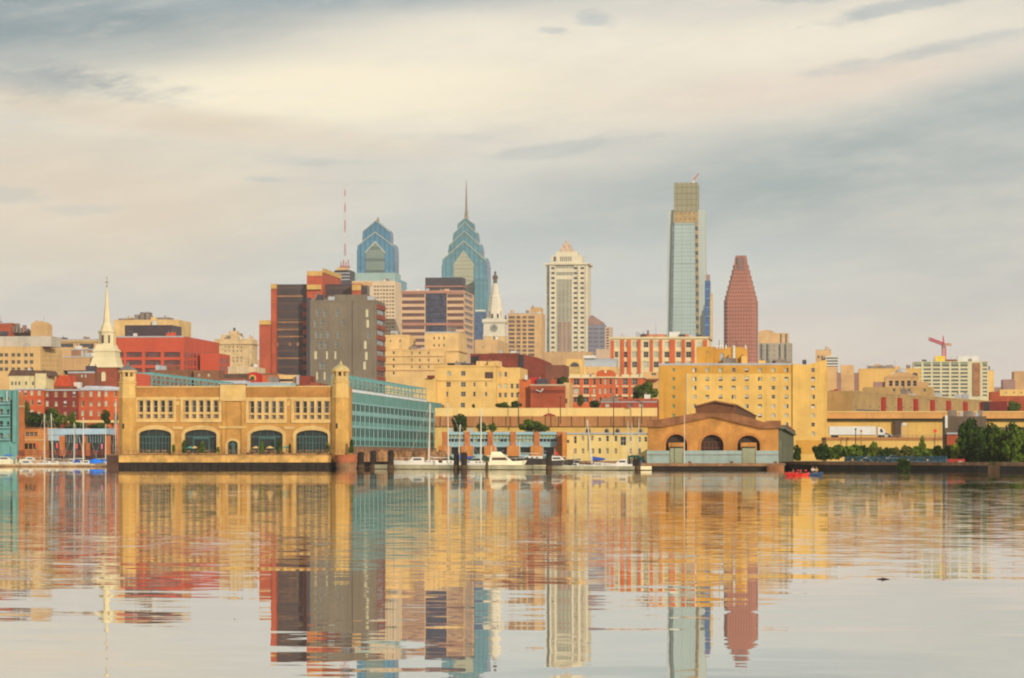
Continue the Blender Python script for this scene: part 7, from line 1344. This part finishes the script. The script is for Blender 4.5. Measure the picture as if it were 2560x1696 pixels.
    sailboat('white sailboat with pale mast, first in the west row', 116, 858, 7.0, .85, 1034, None, rz=182, mr=.17); sailboat('white sailboat with pale mast, second in the west row', 136, 860, 6.5, .9, 1034, None, rz=178, lean=.4, mr=.17)
    sailboat('sailboat with thin mast behind the white dinghy bow', 181, 862, 6.0, .9, 1057, None, rz=5, mr=.12); sailboat('sailboat with thin leaning mast beside the red banner', 190, 864, 6.0, .9, 1062, None, rz=175, lean=-.3, mr=.12)
    sailboat('grey white sailboat with thick mast before the pavilion', 203, 858, 7.5, 1.0, 1044, None, rz=4, mr=.2); motorboat('white runabout with blue windscreen by the thick mast', 177, 834, 5.6, 1.0, rz=170, canvas=BBLU)
    sailboat('sailboat with slim mast behind the bright blue cover', 260, 862, 6.0, .9, 1060, None, rz=8, mr=.12); motorboat('white speedboat beside the bright blue cover', 214, 834, 5.0, .7, rz=176)
    b = thing('covered_boat', 'small boat under a bright blue bulging cover', 'boat', (0, 0, 0)); mb = MB(); hull(mb, 4.6, 1.8, 1.25); mb.build('hull', CLUT, b); mb = MB(); mb.loft([[(x, w * math.cos(q), .9 + h * max(-.1, math.sin(q))) for q in [math.pi * 2 * j / 10 for j in range(10)]] for x, w, h in ((-2.2, .3, .3), (-1.5, .8, 1.0), (0, .95, 1.35), (1.4, .7, .9), (2.4, .15, .2))]); mb.build('cover', BBRI, b, smooth=True); b.location = (P(240, 836), 836, 0)
    b = thing('covered_boat', 'tiny boat under a lighter blue cover touching the brown apron', 'boat', (0, 0, 0)); mb = MB(); hull(mb, 2.6, 1.4, 1.6); mb.build('hull', BW, b); mb = MB(); mb.loft([[(x, w * math.cos(q), 1.3 + h * max(-.1, math.sin(q))) for q in [math.pi * 2 * j / 10 for j in range(10)]] for x, w, h in ((-1.2, .2, .2), (0, .7, .9), (1.3, .15, .2))]); mb.build('cover', STRP, b); b.location = (P(262, 840), 840, 0)
    sailboat('sailboat with the tallest mast beside the golden belfry tower', 288, 800, 7.0, .9, 998, None, rz=86, lean=.3, mr=.15)
    # red flag, teal canopy hoist
    fl = thing('flag', 'small red flag on a staff above the black hulled workboat', 'flag', (P(1386, 700), 700, 1.3)); mb = MB(); x = P(1386, 700); mb.tube((x, 700, 1.3), (x + .1, 700, Zp(1122, 700)), .05, .04, 5); mb.build('staff', SPAR, fl); mb = MB(); zz = lambda y: Zp(y, 700); mb.add([(x + .05, 699.97, zz(1126)), (x + .9, 699.9, zz(1133)), (x + 1.1, 699.97, zz(1139)), (x + .05, 699.97, zz(1138)), (x + .05, 700.03, zz(1126)), (x + .9, 699.96, zz(1133)), (x + 1.1, 700.03, zz(1139)), (x + .05, 700.03, zz(1138))], [(0, 1, 2, 3), (7, 6, 5, 4), (0, 4, 5, 1), (1, 5, 6, 2), (2, 6, 7, 3)]); mb.build('cloth', mat('flag_red', (212, 62, 46), .8, .05), fl)
    c = thing('gangway_canopy', 'teal canopy on dark posts beside the shed platform', 'canopy', (P(1587, 662), 662, 1.3)); D = 662; mb = MB(); x0, x1 = P(1570, D), P(1612, D); n = 8; top = [(x0 + (x1 - x0) * i / n, Zp(1137, D) + .9 * math.sin(math.pi * (.25 + .75 * i / n)) - 1.0) for i in range(n + 1)]
    mb.loft([[(x, y, z) for y, z in ((660.5, zz_), (663.5, zz_), (663.5, zz_ - .45), (660.5, zz_ - .45))] for x, zz_ in top]); mb.build('canopy_cloth', mat('canopy_teal', (70, 150, 124), .8, .06), c); mb = MB()
    for x in (P(1573, D), P(1586, D), P(1608, D)):
        for y in (660.7, 663.3): mb.tube((x, y, .4), (x, y, Zp(1140, D)), .12, .12, 6)
    mb.build('frame', DARKM, c); mb = MB(); mb.box(P(1594, D), P(1609, D), 661.2, 663, .6, 2.5); mb.build('ticket_cabin', mat('cabin_pale_blue', (196, 204, 214), .7, .05), c)
boats()

# ------------------------------------------------------------------ people, kayaks, driftwood
def skinned(name, joints, edges, m, parent, sub=1):
    me = bpy.data.meshes.new(name); me.from_pydata([j[:3] for j in joints], edges, []); o = bpy.data.objects.new(name, me); SC.collection.objects.link(o)
    o.modifiers.new('skin', 'SKIN'); o.modifiers.new('sub', 'SUBSURF').levels = sub; o.modifiers['sub'].render_levels = sub
    for v, j in zip(me.skin_vertices[0].data, joints): v.radius = (j[3], j[3] * (j[4] if len(j) > 4 else 1))
    me.skin_vertices[0].data[0].use_root = True
    me.materials.append(m); o.parent = parent; return o
SKIN = mat('skin', (206, 150, 112), .6, .05, 3, 0); HAIR = mat('hair_dark', (72, 52, 40), .8, .1, 3, 0)
def person(label, loc, rz, top, legs, sitting=False, scale=1.0, vest=None):
    r = thing('person', label, 'person', (0, 0, 0)); T = mat('cloth_%d_%d_%d' % top, top, .85, .08, 3, 0); Lg = mat('cloth_%d_%d_%d' % legs, legs, .85, .08, 3, 0)
    hp = .95 if not sitting else .22
    sh = hp + .5; nk = hp + .58; hd = hp + .70
    J = [(0, 0, hp, .13, .75), (0, 0, hp + .25, .125, .75), (0, 0, hp + .45, .14, .7), (0, 0, nk, .05), (0, -.01, hd - .04, .075), (0, -.015, hd + .06, .085), (0, -.01, hd + .13, .05)]
    E = [(0, 1), (1, 2), (2, 3), (3, 4), (4, 5), (5, 6)]
    for sg in (-1, 1):
        i = len(J); el = (sg * .30, -.04, hp + .2) if not sitting else (sg * .34, -.14, hp + .25); ha = (sg * .30, -.14, hp - .03) if not sitting else (sg * .2, -.42, hp + .2)
        J += [(sg * .19, 0, sh - .04, .06), (*el, .045), (*ha, .032), (ha[0] - sg * .01, ha[1] - .05, ha[2] - .05, .035), (ha[0] - sg * .01, ha[1] - .1, ha[2] - .1, .018)]; E += [(2, i), (i, i + 1), (i + 1, i + 2), (i + 2, i + 3), (i + 3, i + 4)]
        i = len(J)
        if sitting: J += [(sg * .1, 0, hp - .04, .1), (sg * .13, -.42, hp + .1, .07), (sg * .12, -.8, hp - .12, .045), (sg * .12, -.92, hp - .1, .04)]
        else: J += [(sg * .1, 0, hp - .05, .1), (sg * .11, -.03, hp - .45, .07), (sg * .12, 0, .09, .045), (sg * .13, -.14, .04, .04)]
        E += [(0, i), (i, i + 1), (i + 1, i + 2), (i + 2, i + 3)]
    skinned('body', J, E, SKIN, r, 2)
    k = [0, 1, 2, 7, 8, 9, 12 + 4, 17] if False else None
    a1, a2 = 7, 7 + 9
    S = [(0, 0, hp + .02, .15, .8), (0, 0, hp + .25, .145, .78), (0, 0, hp + .44, .155, .75)]; SE = [(0, 1), (1, 2)]
    for st in (a1, a2): i = len(S); q = J[st]; w = J[st + 1]; S += [(*q[:3], .075), (*w[:3], .06)]; SE += [(2, i), (i, i + 1)]
    skinned('shirt', S, SE, T, r, 1)
    S = [(0, 0, hp + .03, .15, .8)]; SE = []
    for st in (a1 + 5, a2 + 5): i = len(S); S += [(*J[st][:3], .115), (*J[st + 1][:3], .085), (*J[st + 2][:3], .065)]; SE += [(0, i), (i, i + 1), (i + 1, i + 2)]
    skinned('trousers', S, SE, Lg, r, 1)
    skinned('hair', [(0, .02, hd + .05, .088), (0, .0, hd + .12, .075), (0, .04, hd - .02, .06)], [(0, 1), (0, 2)], HAIR, r, 1)
    mb = MB()
    for sg in (-1, 1): mb.lathe(sg * .03, -.098, [(.001, hd + .045), (.012, hd + .053), (.001, hd + .061)], 6)
    mb.tube((0, -.09, hd + .045), (0, -.115, hd + .015), .01, .016, 5); mb.build('face', HAIR, r)
    if vest: skinned('vest', [(0, 0, hp + .08, .165, .85), (0, 0, hp + .26, .165, .85), (0, 0, hp + .42, .165, .8)], [(0, 1), (1, 2)], vest, r, 1)
    r.location = loc; r.rotation_euler = (0, 0, rz); r.scale = (scale,) * 3; return r
person('person in red top and dark trousers standing on the speedboat', (P(45, 832.4), 832.4, .78), 0.3, (176, 48, 60), (52, 42, 40), scale=1.4)
def kayak(lab, px, D, rz, m, L=3.6):
    r = thing('kayak', lab, 'kayak', (0, 0, 0)); mb = MB(); rings = []
    for t in [i / 10 for i in range(11)]:
        x = -L / 2 + L * t; w = .36 * math.sin(math.pi * (.04 + .92 * t)) ** .7; s = .22 * abs(2 * t - 1) ** 3; rings.append([(x, -w, .16 + s), (x, -w * .6, -.08 + s), (x, w * .6, -.08 + s), (x, w, .16 + s), (x, w * .5, .3 + s), (x, -w * .5, .3 + s)])
    mb.loft(rings); mb.build('hull', m, r, smooth=False); mb = MB(); mb.lathe(-.1, 0, [(.30, .28), (.32, .36), (.27, .37), (.26, .29)], 12); mb.build('cockpit_rim', BLK, r); r.location = (P(px, D), D, 0); r.rotation_euler = (0, 0, rz); return r
KR = mat('kayak_red', (236, 52, 40), .4, .06, .6, 0)
def paddlers():
    D = 420
    for px, d, rz, lab, lab2 in ((1983, D + 1, .12, 'red kayak nearest the shed platform fender', 'paddler in red jacket in the kayak nearest the fender'), (2002, D - .6, -.08, 'red kayak nearest the dark blue launch', 'paddler in red jacket in the kayak beside the launch')):
        kayak(lab, px, d, rz, KR, 2.3); x, y = P(px, d), d; person(lab2, (x, y, .12), rz - math.pi / 2, (226, 50, 44), (60, 50, 48), True, .8)
        p = thing('paddle', 'double bladed paddle held by the ' + lab2, 'paddle', (x, y, .5)); mb = MB(); a = Vector((x - .6, y - .9, .45)); b = Vector((x + .75, y + .5, .75)); mb.tube(a, b, .02, .02, 6); mb.build('shaft', DARKM, p)
        for q, s in ((a, -1), (b, 1)): mb = MB(); mb.box(q.x - .16, q.x + .16, q.y - .02, q.y + .02, q.z - .08, q.z + .08); mb.build('blade', KR, p)
    l = thing('launch', 'small dark blue open launch carrying two people', 'boat', (0, 0, 0)); mb = MB(); hull(mb, 2.0, 1.0, .55, z0=-.15); mb.build('hull', mat('launch_blue', (44, 74, 104), .5, .1), l); mb = MB(); mb.box(-.75, -.5, -.4, .4, .28, .36); mb.box(.1, .35, -.38, .38, .28, .36); mb.build('thwarts', TANW, l)['kind'] = 'stuff'; l.location = (P(2037, 424), 424, 0); l.rotation_euler = (0, 0, .1)
    YV = mat('vest_yellow', (236, 190, 50), .8, .05, 3, 0); person('person in yellow life vest sitting in the dark blue launch', (P(2041, 424), 424, .3), -.6, (230, 186, 60), (90, 80, 70), True, .9, YV); person('person in white shirt sitting in the dark blue launch', (P(2032, 424), 424, .3), .5, (226, 216, 200), (70, 70, 78), True, .95)
paddlers()
def driftwood():
    D = CH * F / (1449 - HY); r = thing('driftwood', 'dark driftwood log floating alone on the calm water', 'driftwood', (P(2208, D), D, 0)); x = P(2208, D); WD = mat('wet_wood', (74, 50, 40), .7, .2, 2, 0)
    mb = MB(); mb.loft([[(x + dx * .55, D + r_ * .6 * math.cos(q), .005 + .4 * dz + r_ * .32 * math.sin(q)) for q in [6.283 * j / 8 for j in range(8)]] for dx, r_, dz in ((-.24, .02, .0), (-.12, .04, .01), (.02, .055, .03), (.12, .04, .01), (.24, .015, .0))]); mb.build('log', WD, r); mb = MB(); mb.tube((x, D, .02), (x - .03, D, .06), .01, .005, 5); mb.build('branch_stub', WD, r)
driftwood()
gq = thing('garden_quay', 'stone edged grassy quay below the broad green trees', 'quay', (P(2520, 545), 545, 0)); mb = MB(); mb.prism([(P(2470, 548), 548), (P(2640, 530), 530), (P(2640, 575), 575), (P(2470, 575), 575)], -1, 1.1); mb.build('stone_wall', QUAYB, gq); mb = MB(); mb.prism([(P(2472, 549), 549), (P(2640, 531), 531), (P(2640, 574), 574), (P(2472, 574), 574)], 1.1, 1.66); mb.build('lawn', mat('lawn_green', (104, 104, 46), .95, .25, .6, 0), gq)
def haze():
    M = bpy.data.materials.new('haze_air'); M.use_nodes = True; n = M.node_tree.nodes; n.clear(); v = n.new('ShaderNodeVolumePrincipled'); o = n.new('ShaderNodeOutputMaterial')
    v.inputs['Color'].default_value = (0.92, 0.92, 0.93, 1); v.inputs['Density'].default_value = 0.00005; v.inputs['Anisotropy'].default_value = 0.0
    M.node_tree.links.new(v.outputs[0], o.inputs['Volume'])
    mb = MB().box(-7000, 7000, -320, 33000, -3.2, 340); h = mb.build('haze', M); h['kind'] = 'stuff'
haze()
